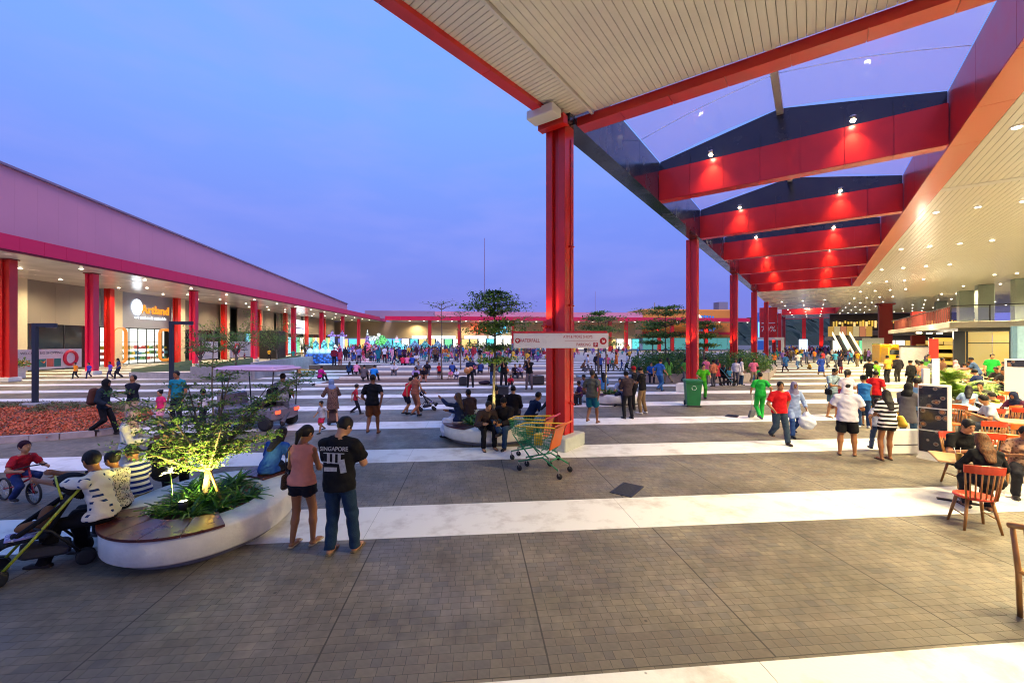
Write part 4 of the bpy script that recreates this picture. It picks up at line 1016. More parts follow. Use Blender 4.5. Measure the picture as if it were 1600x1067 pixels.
def person(loc, h, yaw, pose, top, tc_, bottom, bc, hair, label, hc_=None, res=None, child=None, girth=1.0, fem=False, feet='shoe', fc='1c1a1c', sk=None, group=None, eyes=False, z=None):
    loc = Vector(loc); dist = math.hypot(loc.x, loc.y)
    if res is None: res = .0105 if dist < 8.5 else .016 if dist < 15 else .024 if dist < 26 else .034
    if child is None: child = h < 1.32
    geo, info = figure(pose, top, bottom, hair, res, child, girth, fem, feetype=feet)
    s = h / 1.70
    t = thing('person', label, 'person', (loc.x, loc.y, loc.z if z is None else z), R(yaw), group, s)
    si = skin((abs(hash(label[:9])) % 4) if sk is None else sk) if False else skin(sum(map(ord, label)) % 4 if sk is None else sk)
    def fab(c): return fabric(*c) if isinstance(c, tuple) else fabric(c)
    for nm, me in geo:
        o = link(nm, me, t)
        m_ = {'body': si, 'hair': hc_ if (hc_ is not None and not isinstance(hc_, (str, tuple))) else HAIRM}.get(nm)
        if nm in ('headscarf', 'cap'): m_ = fab(hc_ or '202024')
        elif nm in ('shirt', 'jacket', 'dress'): m_ = fab(tc_)
        elif nm in ('trousers', 'shorts', 'skirt'): m_ = fab(bc)
        elif nm in ('shoe', 'sandal'): m_ = mat('shoe_' + fc, fc, rough=.6, var=.1)
        o.material_slots[0].link = 'OBJECT'; o.material_slots[0].material = m_
    if eyes:
        hc, HM, hs = info['hc'], info['HM'], info['hs']
        for sg in (-1, 1):
            e = MB(); e.lathe([(.001, -.006), (.009, -.004), (.012, 0), (.009, .004), (.001, .006)], hc + HM @ (np.array((sg * .031, .088, .010)) * hs), 8); e.build('eye', mat('eye_dark', (.02, .012, .01), rough=.2, var=0), t)
            b = MB(); b.bar(hc + HM @ (np.array((sg * .014, .093, .034)) * hs), hc + HM @ (np.array((sg * .048, .082, .036)) * hs), .008, .006); b.build('eyebrow', HAIRM, t)
        l_ = MB(); l_.bar(hc + HM @ (np.array((-.022, .091, -.060)) * hs), hc + HM @ (np.array((.022, .091, -.060)) * hs), .010, .007); l_.build('lips', mat('lips', (.25, .07, .06), rough=.5, var=0), t)
    t['_s'] = s
    return t, info
def pw(t, info_pt):  # point of a figure in world space
    t_m = Matrix.Translation(t.location) @ Matrix.Rotation(t.rotation_euler.z, 4, 'Z') @ Matrix.Scale(t.scale[0], 4)
    return t_m @ Vector(info_pt)
# ------------------------------------------------------------------ foliage
def leafy(m):
    t = m.node_tree; b = t.nodes['Principled BSDF']; o = [n for n in t.nodes if n.type == 'OUTPUT_MATERIAL'][0]
    tr = t.nodes.new('ShaderNodeBsdfTranslucent'); c = b.inputs['Base Color']
    if c.is_linked: t.links.new(c.links[0].from_socket, tr.inputs[0])
    mx = t.nodes.new('ShaderNodeMixShader'); mx.inputs[0].default_value = .38; t.links.new(b.outputs[0], mx.inputs[1]); t.links.new(tr.outputs[0], mx.inputs[2]); t.links.new(mx.outputs[0], o.inputs[0]); return m
LEAFM = [leafy(mat('leaf_%d' % i, c, rough=.5, var=.25, vscale=12, spec=.35)) for i, c in enumerate(((.095, .20, .040), (.15, .26, .05), (.065, .14, .034), (.18, .29, .06)))]
BARK = mat('bark', (.16, .12, .085), rough=.9, var=.3, vscale=14, bump=.7, bscale=40)
def leaf_mesh(name, P, size, mats=None, up=.5, seed=0, aspect=.5, idx=None):
    r = np.random.default_rng(seed); n = len(P); P = np.asarray(P, float)
    sz = size * r.uniform(.65, 1.3, n)[:, None]
    d = r.normal(size=(n, 3)); d[:, 2] = d[:, 2] * .5 + .1; d /= np.linalg.norm(d, axis=1)[:, None]
    u = r.normal(size=(n, 3)); u[:, 2] += up * 3; s = np.cross(d, u); s /= np.linalg.norm(s, axis=1)[:, None] + 1e-9
    nn = np.cross(s, d)
    a = P; b = P + d * sz * .5 + s * sz * aspect * .5 + nn * sz * .06; c = P + d * sz; e = P + d * sz * .5 - s * sz * aspect * .5 + nn * sz * .06
    V = np.stack([a, b, c, e], 1).reshape(-1, 3); F = np.arange(4 * n).reshape(n, 4)
    me = mesh_np(name, V, F)
    for m in (mats or LEAFM): me.materials.append(m)
    me.polygons.foreach_set('material_index', (r.integers(0, len(mats or LEAFM), n) if idx is None else idx).astype(np.int32)); return me
def curve_pts(a, b, bend, n=6):
    a = np.array(a, float); b = np.array(b, float); return [a + (b - a) * t + np.array(bend) * math.sin(math.pi * t) for t in np.linspace(0, 1, n)]
def tier_tree(name, label, loc, height, tiers, r_trunk, leaf=.06, dens=260, group=None, seed=1, bare=.3, mats=None, lean=(0, 0)):
    """thin trunk with flat leafy tiers; tiers = [(z, radius, branches)]"""
    r = np.random.default_rng(seed); t = thing(name, label, 'tree', loc, 0, group); m = MB()
    tr = [np.array((lean[0] * z / height + .02 * math.sin(z * 2.1 + seed), lean[1] * z / height + .02 * math.cos(z * 1.7), z)) for z in np.linspace(0, height, 9)]
    m.tube(tr, list(np.linspace(r_trunk, r_trunk * .3, 9)), 8); m.build('trunk', BARK, t)
    P = []; lb_ = MB()
    def tp(z): return tr[0] + (tr[-1] - tr[0]) * (z / height)
    for z, rad, nb in tiers:
        for k in range(nb):
            a = 2 * math.pi * (k + r.uniform(-.3, .3)) / nb + z; L_ = rad * r.uniform(.5, 1.2); e = tp(z) + np.array((math.cos(a) * L_, math.sin(a) * L_, L_ * r.uniform(.08, .3)))
            pts = curve_pts(tp(z), e, (0, 0, .08 * L_)); lb_.tube(pts, list(np.linspace(r_trunk * .35, r_trunk * .08, len(pts))), 5)
            for q in range(int(dens * rad / nb * 1.4)):
                f = bare + (1 - bare) * r.uniform() ** .8; i = min(int(f * (len(pts) - 1)), len(pts) - 2); base = pts[i] + (pts[i + 1] - pts[i]) * (f * (len(pts) - 1) - i)
                w = .32 * L_ * f; P.append(base + np.array((r.normal() * w, r.normal() * w, r.normal() * .055 * rad + .02)))
    lb_.build('limbs', BARK, t)
    o = link('crown', leaf_mesh('crown', P, leaf, mats, 1.0, seed), t); return t
# ------------------------------------------------------------------ round bench planters
def planter(loc, a, b, rot, label, seat_arcs, zt=.42, group='oval bench planters', hole=.60):
    t = thing('bench_planter', label, 'planter', loc, rot, group)
    MB().lathe([(.86, 0), (.86, .13)], (0, 0, 0), 48, a, b).build('recessed_base', CONCG, t)
    MB().lathe([(.86, .10), (.97, .10), (1.0, .13), (1.0, zt - .03), (.985, zt), (hole + .01, zt), (hole, zt - .01), (hole, zt - .12)], (0, 0, 0), 56, a, b).build('concrete_ring', CONC, t)
    MB().lathe([(.001, zt - .09), (hole, zt - .10)], (0, 0, 0), 32, a, b).build('soil', SOIL, t)
    for a0, a1, r0, r1 in seat_arcs:
        n = 5; e = np.linspace(a0, a1, n + 1)
        for p, q in zip(e, e[1:]):
            m = MB(); ang = [R(p + .3 + (q - p - .6) * k / 5) for k in range(6)]
            lo_ = [(math.cos(x) * r0 * a, math.sin(x) * r0 * b) for x in ang]; hi_ = [(math.cos(x) * r1 * a, math.sin(x) * r1 * b) for x in ang]
            m.prism(hi_ + lo_[::-1], zt + .003, zt + .035); m.build('wood_seat', WOODR, t)
    return t
PL1 = Vector((-4.42, 6.08, 0))
planter(PL1, 1.08, 1.36, R(14), 'large oval concrete bench planter with spreading tree at front left', [(196, 305, .62, 1.02), (45, 85, .66, 1.01)])
PL2 = Vector((-.62, 11.75, 0))
planter(PL2, 1.30, 1.15, R(-8), 'oval bench planter in front of the band beside the near red column', [(200, 250, .62, 1.02), (100, 160, .62, 1.01)])
PL3 = at(957, 18.4)
planter(PL3, 1.35, 1.1, R(-20), 'oval bench planter with seated people right of the near red column', [(210, 260, .62, 1.02)])
# blade plants
def blade_plant(loc, n, L_, seed, label, mats, group, wid=.05, lit=False):
    r = np.random.default_rng(seed); V, F, I = [], [], []
    for k in range(n):
        a = r.uniform(0, 2 * math.pi); l = L_ * r.uniform(.6, 1.15); el = r.uniform(.55, 1.25); w = wid * r.uniform(.7, 1.2); o = len(V); mi_ = r.integers(0, len(mats))
        dx, dy = math.cos(a), math.sin(a); ns = 6
        for i in range(ns + 1):
            f = i / ns; rr = l * f * math.cos(el) * (.5 + .7 * f); z = l * (math.sin(el) * f - .55 * f * f * (1.25 - el * .5)); ww = w * (math.sin(math.pi * min(.92, f * .86 + .12)))
            x, y = dx * rr, dy * rr; V += [(x - dy * ww / 2, y + dx * ww / 2, z + .012 * (1 - f)), (x, y, z - .008), (x + dy * ww / 2, y - dx * ww / 2, z + .012 * (1 - f))]
        for i in range(ns):
            q = o + i * 3; F += [(q, q + 1, q + 4, q + 3), (q + 1, q + 2, q + 5, q + 4)]; I += [mi_, mi_]
    me = mesh_np('leafy_plant', V, F, True)
    for m in mats: me.materials.append(m)
    me.polygons.foreach_set('material_index', I); o = link('leafy_plant', me, None, loc); tag(o, label, 'plant', group); return o
LILY = [leafy(mat('lily_%d' % i, c, rough=.38, var=.2, vscale=8)) for i, c in enumerate(((.05, .17, .035), (.085, .23, .04), (.04, .12, .04), (.13, .28, .05)))]
r_ = np.random.default_rng(5)
for k in range(22):
    a = r_.uniform(0, 6.28); q = r_.uniform(.1, .55); p = PL1 + Vector((math.cos(a) * q * 1.05, math.sin(a) * q * 1.28, .34))
    blade_plant(p, 24, .42 + .1 * r_.uniform(), 10 + k, 'strappy green lily clump around the lit tree in the front planter', LILY, 'lilies in the front planter', .045)
for k in range(10):
    a = r_.uniform(0, 6.28); q = r_.uniform(.1, .55); p = PL2 + Vector((math.cos(a) * q * 1.2, math.sin(a) * q * 1.05, .34))
    blade_plant(p, 20, .5, 60 + k, 'light green leafy clump in the planter with seated men', LILY, 'plants in the middle planter', .07)
for k in range(7):
    a = r_.uniform(0, 6.28); q = r_.uniform(.1, .55); p = PL3 + Vector((math.cos(a) * q * 1.2, math.sin(a) * q * 1.0, .34))
    blade_plant(p, 16, .5, 90 + k, 'green leafy clump in the planter right of the column', LILY, 'plants in the right planter', .07)
for px, py, d in ((266, 738, 5.55), (690 * .0 + 745, 645, 11.3)):
    fl = thing('spider_flower', 'white spidery lily bloom on a tall stem' + (' in the front planter' if px < 400 else ' in the middle planter'), 'flower', at(px, d, .36))
    zt_ = zat(py, d) - .36; MB().tube([(0, 0, 0), (.02, .01, zt_ * .6), (0, 0, zt_)], .008, 5).build('stem', LILY[3], fl)
    m = MB(); rr = random.Random(3)
    for k in range(26): 
        a = rr.uniform(0, 6.28); e = rr.uniform(-.2, 1.3); l = rr.uniform(.07, .13); p1 = (math.cos(a) * math.cos(e) * l, math.sin(a) * math.cos(e) * l, zt_ + math.sin(e) * l); m.tube([(0, 0, zt_), (p1[0] * .6, p1[1] * .6, zt_ + (p1[2] - zt_) * .8), (p1[0], p1[1], p1[2] - .02)], [.006, .005, .002], 4)
    m.build('petals', mat('petal_white', (.75, .75, .62), rough=.6), fl)
# spreading tree in the front planter
def spread_tree():
    t = thing('spreading_tree', 'low spreading tree with tiny leaves lit yellow from below in the front planter', 'tree', (PL1.x + .02, PL1.y - .1, .34)); r = np.random.default_rng(11)
    m = MB(); m.tube([(0, 0, 0), (.01, 0, .25), (.03, .02, .52)], [.062, .052, .048], 10); m.build('trunk', BARK, t)
    st = MB(); st.tube([(.30, -.05, -.02), (.16, -.02, .28), (.05, .0, .52)], [.022, .02, .018], 7); st.build('prop_stake', mat('stake', (.28, .17, .07), rough=.8), t)
    ends = [(-1.15, .1, 1.22), (-.75, -.35, .95), (-.45, .5, 1.5), (.1, .25, 1.78), (.75, .15, 1.5), (1.05, -.1, 1.05), (.55, -.45, 1.25), (-.15, -.5, 1.45), (.95, .6, 1.7), (-.9, .7, 1.5), (.35, .9, 1.6), (1.25, .3, 1.85), (-1.25, -.15, 1.62), (-.3, .05, 1.72), (.42, -.1, 1.9)]
    lm = MB(); P = []; I = []
    for e in ends:
        pts = curve_pts((.03, .02, .5), e, (e[0] * -.10, e[1] * -.1, -.08 if abs(e[0]) < .8 else .06), 9); lm.tube(pts, list(np.linspace(.030, .006, 9)), 6)
        for i in range(2, 9):
            for s_ in range(4):
                a = r.uniform(0, 6.28); L_ = r.uniform(.14, .40) * (1.15 - i * .04); d = np.array((math.cos(a), math.sin(a), r.uniform(-.05, .22))); q = pts[i] + d * L_
                lm.tube([pts[i], pts[i] + d * L_ * .5 + np.array((0, 0, .015)), q], [.007, .005, .002], 4, False)
                for k in range(26): f = r.uniform(.15, 1.08); P.append(pts[i] + d * L_ * f + r.normal(size=3) * np.array((.045, .045, .016)))
    lm.build('limbs', BARK, t); link('crown', leaf_mesh('crown', P, .044, None, .9, 4, .62), t)
    u = MB(); u.lathe([(.001, 0), (.05, 0), (.06, .09), (.05, .10), (.001, .092)], (0, 0, 0), 10)
    return t
spread_tree()
ul = thing('tree_uplight', 'small bright garden uplight among lilies at the tree foot', 'lamp', (PL1.x + .04, PL1.y - .54, .46))
m = MB(); m.lathe([(.045, 0), (.06, .12), (.052, .125), (.05, .11)], (0, 0, 0), 12); m.mi = 1; m.lathe([(.001, .112), (.05, .112)], (0, 0, 0), 12); m.build('head', [BLACK, emis('uplight_glow', (1, .93, .45), 45)], ul)
lamp('uplight_lamp', 'SPOT', (PL1.x + .04, PL1.y - .52, 0.64), 310, (1, .84, .22), None, .04, 160, .6, (PL1.x, PL1.y - .0, 1.6))
for pl, k in ((PL2, 1), (PL3, 2)):
    lamp('planter_lamp', 'SPOT', (pl.x + .2, pl.y - .3, .75), 90, (1, .9, .35), None, .04, 120, .6, (pl.x, pl.y, 2.5))
    t = thing('planter_uplight', 'small uplight under the tree of the %s bench planter' % ('middle' if k == 1 else 'right'), 'lamp', (pl.x + .2, pl.y - .3, .36)); MB().lathe([(.04, 0), (.05, .12), (.001, .13)], (0, 0, 0), 10).build('head', BLACK, t)
tier_tree('tiered_tree', 'tall tiered young tree growing from the middle bench planter', (PL2.x + .12, PL2.y + .1, .34), 3.75, [(1.72, .62, 6), (2.08, .66, 5), (2.50, .80, 5), (2.70, 1.0, 6), (3.08, .78, 6), (3.26, .80, 7), (3.48, .66, 6), (3.66, .4, 4)], .05, .085, 900, 'tiered plaza trees', 3)
tier_tree('tiered_tree', 'slim tiered tree in the bench planter right of the near column', (PL3.x - .3, PL3.y, .34), 3.5, [(2.1, .85, 7), (2.7, .9, 7), (3.2, .8, 6)], .045, .10, 330, 'tiered plaza trees', 5)
tier_tree('tiered_tree', 'thin stake-like young tree with small crown behind the front planter', gp(333, 690) , 3.0, [(1.65, .40, 6), (2.0, .52, 7), (2.4, .62, 7), (2.75, .55, 6)], .028, .07, 420, 'tiered plaza trees', 8)
for px, d, h_, lab, sd_ in ((690, 27.5, 5.0, 'thin leggy young tree on the terrace left of the guitarist', 21), (720, 34, 4.9, 'second thin leggy terrace tree near the far wing', 22), (820, 36, 4.6, 'thin leggy terrace tree just left of the near red column', 23)):
    tier_tree('tiered_tree', lab, at(px, d, .2), h_, [(h_ * .8, .9, 4), (h_ * .92, 1.3, 5), (h_ * .98, .8, 4)], .06, .13, 40, 'tiered plaza trees', sd_)
for px, d, h_, rad, lab, sd_ in ((1040, 33, 4.9, 1.9, 'layered tree rising from the shrub bed left of the second column', 31), (1020, 38, 3.8, 1.6, 'smaller layered tree beside the shrub bed', 32), (935, 30, 4.3, 1.4, 'layered tree right of the hanging direction sign', 33), (1100, 30, 3.6, 1.1, 'layered tree behind the second gallery column', 34)):
    tier_tree('tiered_tree', lab, at(px, d, .3), h_, [(h_ * .55, rad * .8, 7), (h_ * .72, rad, 7), (h_ * .9, rad * .9, 7), (h_, rad * .5, 5)], .08, .17, 560, 'tiered plaza trees', sd_)
# broad trees in front of the left building
def round_tree(loc, h, rad, label, seed, leaf=.13, n=2200, bare=False):
    r = np.random.default_rng(seed); t = thing('young_tree', label, 'tree', loc, 0, 'young trees along the left lawn'); m = MB(); m.tube([(0, 0, 0), (.05, 0, h * .25), (.0, .05, h * .45)], [.09, .07, .06], 8); m.build('trunk', BARK, t)
    lm = MB(); P = []
    for k in range(11):
        a = 2 * math.pi * k / 11 + r.uniform(-.3, .3); L_ = rad * r.uniform(.5, 1.1); e = np.array((math.cos(a) * L_, math.sin(a) * L_, h * r.uniform(.62, 1.0))); pts = curve_pts((0, .05, h * r.uniform(.3, .45)), e, (0, 0, -.1), 7)
        lm.tube(pts, list(np.linspace(.04, .008, 7)), 5)
        for i in range(3, 7):
            c = pts[i] + r.normal(size=3) * .12 * rad
            for q in range(n // 44): P.append(c + r.normal(size=3) * np.array((.26, .26, .14)) * rad * .6)
    lm.build('limbs', BARK, t); link('crown', leaf_mesh('crown', P, leaf, None, .6, seed), t); return t
round_tree(at(368, 33), 4.8, 1.9, 'leafy young tree before the white hoarding on the left lawn', 41)
round_tree(at(432, 40), 4.6, 1.9, 'leafy young tree beside the black box on the left', 42)
round_tree(at(312, 30, .0), 3.9, .9, 'slight young tree by the second lamp post arm', 43, n=1000)
round_tree(at(478, 48), 3.4, 1.2, 'small tree left of the glowing blue display', 44, n=900)
# raised lawn with wall
lawn = thing('raised_lawn', 'raised grass bed with low concrete wall before the left shops', 'planter', at(205, 31), ROT_P)
def lwp(px, d): v = at(px, d) - at(205, 31); c, s = math.cos(-ROT_P), math.sin(-ROT_P); return (v.x * c - v.y * s, v.x * s + v.y * c)
e = [lwp(205, 30.5), lwp(300, 29.8), lwp(395, 29.6), lwp(470, 40), lwp(512, 46)]
for p, q in zip(e, e[1:]):
    n = max(2, int(math.hypot(q[0] - p[0], q[1] - p[1]) / 1.6))
    for k in range(n):
        a = (p[0] + (q[0] - p[0]) * k / n, p[1] + (q[1] - p[1]) * k / n); b = (p[0] + (q[0] - p[0]) * (k + .99) / n, p[1] + (q[1] - p[1]) * (k + .99) / n); zz = .45 + .45 * (p is not e[0]) + .3 * (p in (e[2], e[3]))
        MB().bar((a[0], a[1], zz / 2), (b[0], b[1], zz / 2), .3, zz).build('wall_block', CONCG, lawn)
m = MB(); bk = [lwp(205, 33), lwp(300, 36), lwp(395, 42), lwp(470, 52), lwp(512, 55)]
for i in range(4): m.quad((*e[i], .42), (*e[i + 1], .6), (*bk[i + 1], 1.1), (*bk[i], .5))
m.build('turf', mat('turf', (.05, .085, .025), rough=.95, var=.35, vscale=2, bump=1, bscale=12), lawn)
# red ground-cover bed at left
bedp = [gp(-260, 690), gp(0, 692), gp(95, 686), gp(150, 681), gp(200, 674), gp(236, 664), gp(246, 652), gp(236, 640), gp(180, 633.5), gp(60, 633), gp(-260, 634)]
fb = thing('flower_bed', 'wide bed of red foliage plants with stone kerb on the left', 'flower bed', bedp[1])
o0 = bedp[1]; loc2 = [(p.x - o0.x, p.y - o0.y) for p in bedp]
MB().prism(loc2, .0, .07).build('soil', mat('bed_soil', (.17, .055, .03), rough=.95, var=.4, vscale=3, bump=.9, bscale=12), fb)
KERB = mat('kerb_stone', (.34, .29, .28), rough=.8, var=.2, vscale=5, bump=.3)
def kerbline(pts, parent, w=.16, h=.17, L_=.55):
    for p, q in zip(pts, pts[1:]):
        ln = math.hypot(q[0] - p[0], q[1] - p[1]); n = max(1, round(ln / L_))
        for k in range(n):
            a = [p[i] + (q[i] - p[i]) * (k + .012) / n for i in (0, 1)]; b = [p[i] + (q[i] - p[i]) * (k + .988) / n for i in (0, 1)]
            MB().bar((a[0], a[1], h / 2), (b[0], b[1], h / 2), w, h).build('kerb_stone', KERB, parent)
kerbline(loc2, fb)
from_poly = loc2
def inpoly(x, y, P):
    c = False; j = len(P) - 1
    for i in range(len(P)):
        if (P[i][1] > y) != (P[j][1] > y) and x < (P[j][0] - P[i][0]) * (y - P[i][1]) / (P[j][1] - P[i][1]) + P[i][0]: c = not c
        j = i
    return c
xs = [p[0] for p in loc2]; ys_ = [p[1] for p in loc2]; PP = []; II = []; r = np.random.default_rng(9)
ymin, ymax = min(ys_), max(ys_)
while len(PP) < 26000:
    cx_, cy__ = r.uniform(max(min(xs), -9), max(xs)), r.uniform(ymin, ymax)
    if not inpoly(cx_, cy__, loc2): continue
    grn = (cy__ - ymin) / (ymax - ymin) > .72 + .1 * math.sin(cx_ * 2)
    for k in range(16):
        PP.append((cx_ + r.normal() * .06, cy__ + r.normal() * .06, .08 + abs(r.normal()) * .05)); II.append((r.integers(3, 5) if grn else (0 if r.uniform() < .5 else 1)) if r.uniform() < .86 else r.integers(2, 5))
REDL = [mat('coleus_%d' % i, c, rough=.65, var=.3, vscale=10) for i, c in enumerate(((.56, .10, .035), (.66, .17, .06), (.34, .07, .035), (.09, .11, .03), (.13, .13, .045)))]
o = link('red_foliage', leaf_mesh('red_foliage', PP, .058, REDL, .5, 2, .7, np.array(II)), fb); tag(o, kind='stuff')
# shrub bed with wall, right middle
sbp = [gp(1000, 597), gp(1076, 597), gp(1150, 597), gp(1198, 594), gp(1210, 580), at(1150, 44), at(1040, 44), gp(985, 584)]
sb = thing('shrub_bed', 'long raised concrete bed of dense green shrubs beside the gallery', 'planter', sbp[0]); o0 = sbp[0]; l3 = [(p.x - o0.x, p.y - o0.y) for p in sbp]
MB().prism(l3, 0, .42).build('soil', SOIL, sb)
kerbline(l3, sb, .3, .55, 2.2)
P3 = []; r = np.random.default_rng(19); I3 = []
x3 = [p[0] for p in l3]; y3 = [p[1] for p in l3]
while len(P3) < 22000:
    cx_, cy__ = r.uniform(min(x3), max(x3)), r.uniform(min(y3), max(y3))
    if not inpoly(cx_, cy__, l3) or (cy__ < 2.5 and cx_ > 3.9): continue
    hgt = 1.0 + .45 * math.sin(cx_ * 1.3) * math.sin(cy__ * .9) + .3 * r.uniform()
    for k in range(60):
        f = r.uniform(); P3.append((cx_ + r.normal() * .2, cy__ + r.normal() * .2, .45 + hgt * f)); I3.append(r.integers(0, 4))
o = link('shrub_leaves', leaf_mesh('shrub_leaves', P3, .20, LEAFM[:2] + [LILY[0], LILY[2]], .6, 3, .45, np.array(I3)), sb); tag(o, kind='stuff')
MB().box(-.35, -.35, 0, .35, .35, .45, .02).build('bench_block', CONC, thing('concrete_block', 'pale concrete block seat left of the green wheelie bin', 'block', gp(1069, 612), GRZ))
# ------------------------------------------------------------------ lamp posts
POST = mat('post_charcoal', (.018, .022, .035), rough=.5, var=.15)
def lamp_post(px, py, top_py, arm, label):
    p = gp(px, py); d = p.y; h = zat(top_py, d); t = thing('lamp_post', label, 'lamp post', (p.x, p.y, 0), ROT_P, 'angular lamp posts'); MB().box(-.075, -.075, .2, .075, .075, h, .008).build('post', POST, t)
    MB().box(.077, -.07, h - .16, arm, .07, h, .008).build('arm', POST, t); MB().box(arm - .35, -.05, h - .175, arm - .03, .05, h - .162).build('lens', mat('lens_grey', (.3, .3, .35), rough=.3), t)
    MB().box(-.32, -.32, 0, .32, .32, .22, .03).build('footing', CONCG, t); MB().box(-.14, -.14, .221, .14, .14, .24).build('base_plate', POST, t)
    b = MB(); [b.lathe([(.012, .24), (.012, .27), (.001, .27)], (x, y, 0), 6) for x in (-.11, .11) for y in (-.11, .11)]; b.build('bolts', STEEL, t)
lamp_post(55, 637, 505, .78, 'dark angular lamp post on a footing at far left of the red bed')
lamp_post(268, 622, 502, .95, 'dark angular lamp post behind the man in teal polo')
# ------------------------------------------------------------------ direction sign on the near column
sgp = thing('direction_sign', 'white hanging direction sign across the near red column', 'sign', at(876, 10.35), -R(3))
SW = mat('sign_white_face', (.78, .76, .80), rough=.35, var=.02)
w2, zc = 1.17, 2.72
MB().box(-w2, -.04, zc - .185, w2, .04, zc + .185, .006).build('panel', SW, sgp); MB().box(-w2 - .02, -.045, zc + .188, w2 - .03, .045, zc + .235).build('top_rail', RED, sgp); MB().box(-w2 - .05, -.04, zc - .02, -w2 - .004, .04, zc + .25).build('side_rail', RED, sgp)
SR = mat('sign_red', (.40, .008, .03), rough=.5, var=0)
def disc(x, z, r, nm='arrow_disc'):
    m = MB(); m.lathe([(.001, 0), (r, 0), (r, .006), (.001, .006)], (0, 0, 0), 24, smooth=False); o = m.build(nm, SR, sgp, (x, -.042, z)); o.rotation_euler = (R(90), 0, 0); return o
def arrow(x, z, ang, s):
    m = MB(); c, sn = math.cos(ang), math.sin(ang)
    def pt(u, v): return (x + u * c - v * sn, -.052, z + u * sn + v * c)
    for (a, b) in (((-.6, 0), (.55, 0)), ((.6, 0), (.02, .55)), ((.6, 0), (.02, -.55))): m.bar(pt(a[0] * s, a[1] * s), pt(b[0] * s, b[1] * s), .024, .006, (0, 1, 0))
    m.build('arrow', SW, sgp)
disc(-w2 + .10, zc, .065); arrow(-w2 + .10, zc, R(90), .055); disc(w2 - .13, zc - .01, .085); arrow(w2 - .13, zc - .01, R(-45), .065)
text('lettering', 'WATERFALL', .125, SR, sgp, (-.79, -.043, zc), (R(90), 0, 0), .002, sx=.78)
text('lettering', 'ATM & MORE SHOPS', .098, SR, sgp, (.42, -.043, zc + .095), (R(90), 0, 0), .002, sx=.80)
text('lettering', 'PARKING', .105, SR, sgp, (.56, -.043, zc - .10), (R(90), 0, 0), .002, sx=.80)
MB().box(.10, -.047, zc - .004, .90, -.042, zc + .004).build('rule', SR, sgp); MB().box(.80, -.047, zc - .155, .91, -.042, zc - .045).build('parking_square', SR, sgp); text('lettering', 'P', .10, SW, sgp, (.856, -.05, zc - .10), (R(90), 0, 0), .002, bold=.003)
# ------------------------------------------------------------------ shopping carts
CG = mat('cart_green', (.01, .22, .09), rough=.4, var=.1); CYL = mat('cart_yellow', (.75, .48, .02), rough=.4, var=.1); COR = mat('cart_orange', (.70, .14, .015), rough=.4, var=.1)
def cart(loc, yaw, label, handle=None, full=True):
    t = thing('shopping_cart', label, 'shopping cart', loc, yaw, 'shopping carts')   # nose toward +x
    top = [(-.45, -.29, 1.0), (.50, -.22, .93), (.50, .22, .93), (-.45, .29, 1.0)]; bot = [(-.28, -.22, .52), (.42, -.17, .58), (.42, .17, .58), (-.28, .22, .52)]
    def lerp(a, b, f): return tuple(a[i] + (b[i] - a[i]) * f for i in range(3))
    m = MB()
    for k in range(4):
        if k == 3: continue
        a0, a1, b0, b1 = bot[k], bot[(k + 1) % 4], top[k], top[(k + 1) % 4]; n = 15 if k != 1 else 9
        for i in range(n + 1): m.tube([lerp(a0, a1, i / n), lerp(b0, b1, i / n)], .0045, 4, False)
        for i in range(1, 7): m.tube([lerp(a0, b0, i / 7), lerp(a1, b1, i / 7)], .0045, 4, False)
    for i in range(11): m.tube([lerp(bot[0], bot[1], i / 10), lerp(bot[3], bot[2], i / 10)], .0045, 4, False)
    for i in range(7): m.tube([lerp(bot[0], bot[3], i / 6), lerp(bot[1], bot[2], i / 6)], .0045, 4, False)
    m.build('basket_wires', CG, t)
    m = MB(); m.tube([top[0], top[1], top[2], top[3]], .014, 6); m.build('rim', CYL, t)
    m = MB(); m.prism([(-.012, -.26), (.012, -.26), (.012, .26), (-.012, .26)], 0, .50); o = m.build('child_flap', COR, t, (-.30, 0, .54)); o.rotation_euler = (0, R(-14), 0)
    m = MB(); m.tube([(-.45, -.29, 1.0), (-.56, -.27, 1.06), (-.56, .27, 1.06), (-.45, .29, 1.0)], .020, 8); m.build('handle', handle or COR, t)
    for y in (-1, 1):
        m = MB(); m.tube([(-.28, .22 * y, .52), (-.12, .20 * y, .36), (-.50, .27 * y, .17)], .016, 6); m.tube([(-.12, .20 * y, .36), (.45, .17 * y, .20)], .016, 6); m.tube([(.40, .17 * y, .57), (.15, .19 * y, .30)], .014, 6); m.build('leg_frame', CG, t)
        for x, yy in ((-.50, .27 * y), (.45, .17 * y)):
            w = MB(); w.bar((x, yy, .20), (x - .02, yy, .07), .035, .012); wo_ = w.build('caster', STEEL, t)
            q = MB(); q.lathe([(.001, -.014), (.055, -.014), (.062, 0), (.055, .014), (.001, .014)], (0, 0, 0), 14); o = q.build('wheel', RUBBER, wo_, (x - .02, yy, .063)); o.rotation_euler = (R(90), 0, 0)
    m = MB(); m.tube([(-.3, -.2, .30), (-.3, .2, .30)], .012, 6); m.tube([(.2, -.18, .28), (.2, .18, .28)], .012, 6); m.build('cross_bars', CG, t)
    if full: MB().obox((.05, .02, .68), (.16, .2, .22), .3).build('side_plate', CYL, t)
    return t
cart(gp(846, 737), R(150), 'green and yellow shopping cart with orange flap in front of the red column plinth')
cart(gp(832, 719), R(154), 'second shopping cart with pink handle nested behind the orange flap cart', mat('cart_pink', (.6, .05, .12), rough=.4))
cart(at(478, 25.5), R(10), 'far shopping cart with orange handle parked near the sunken lawn wall')
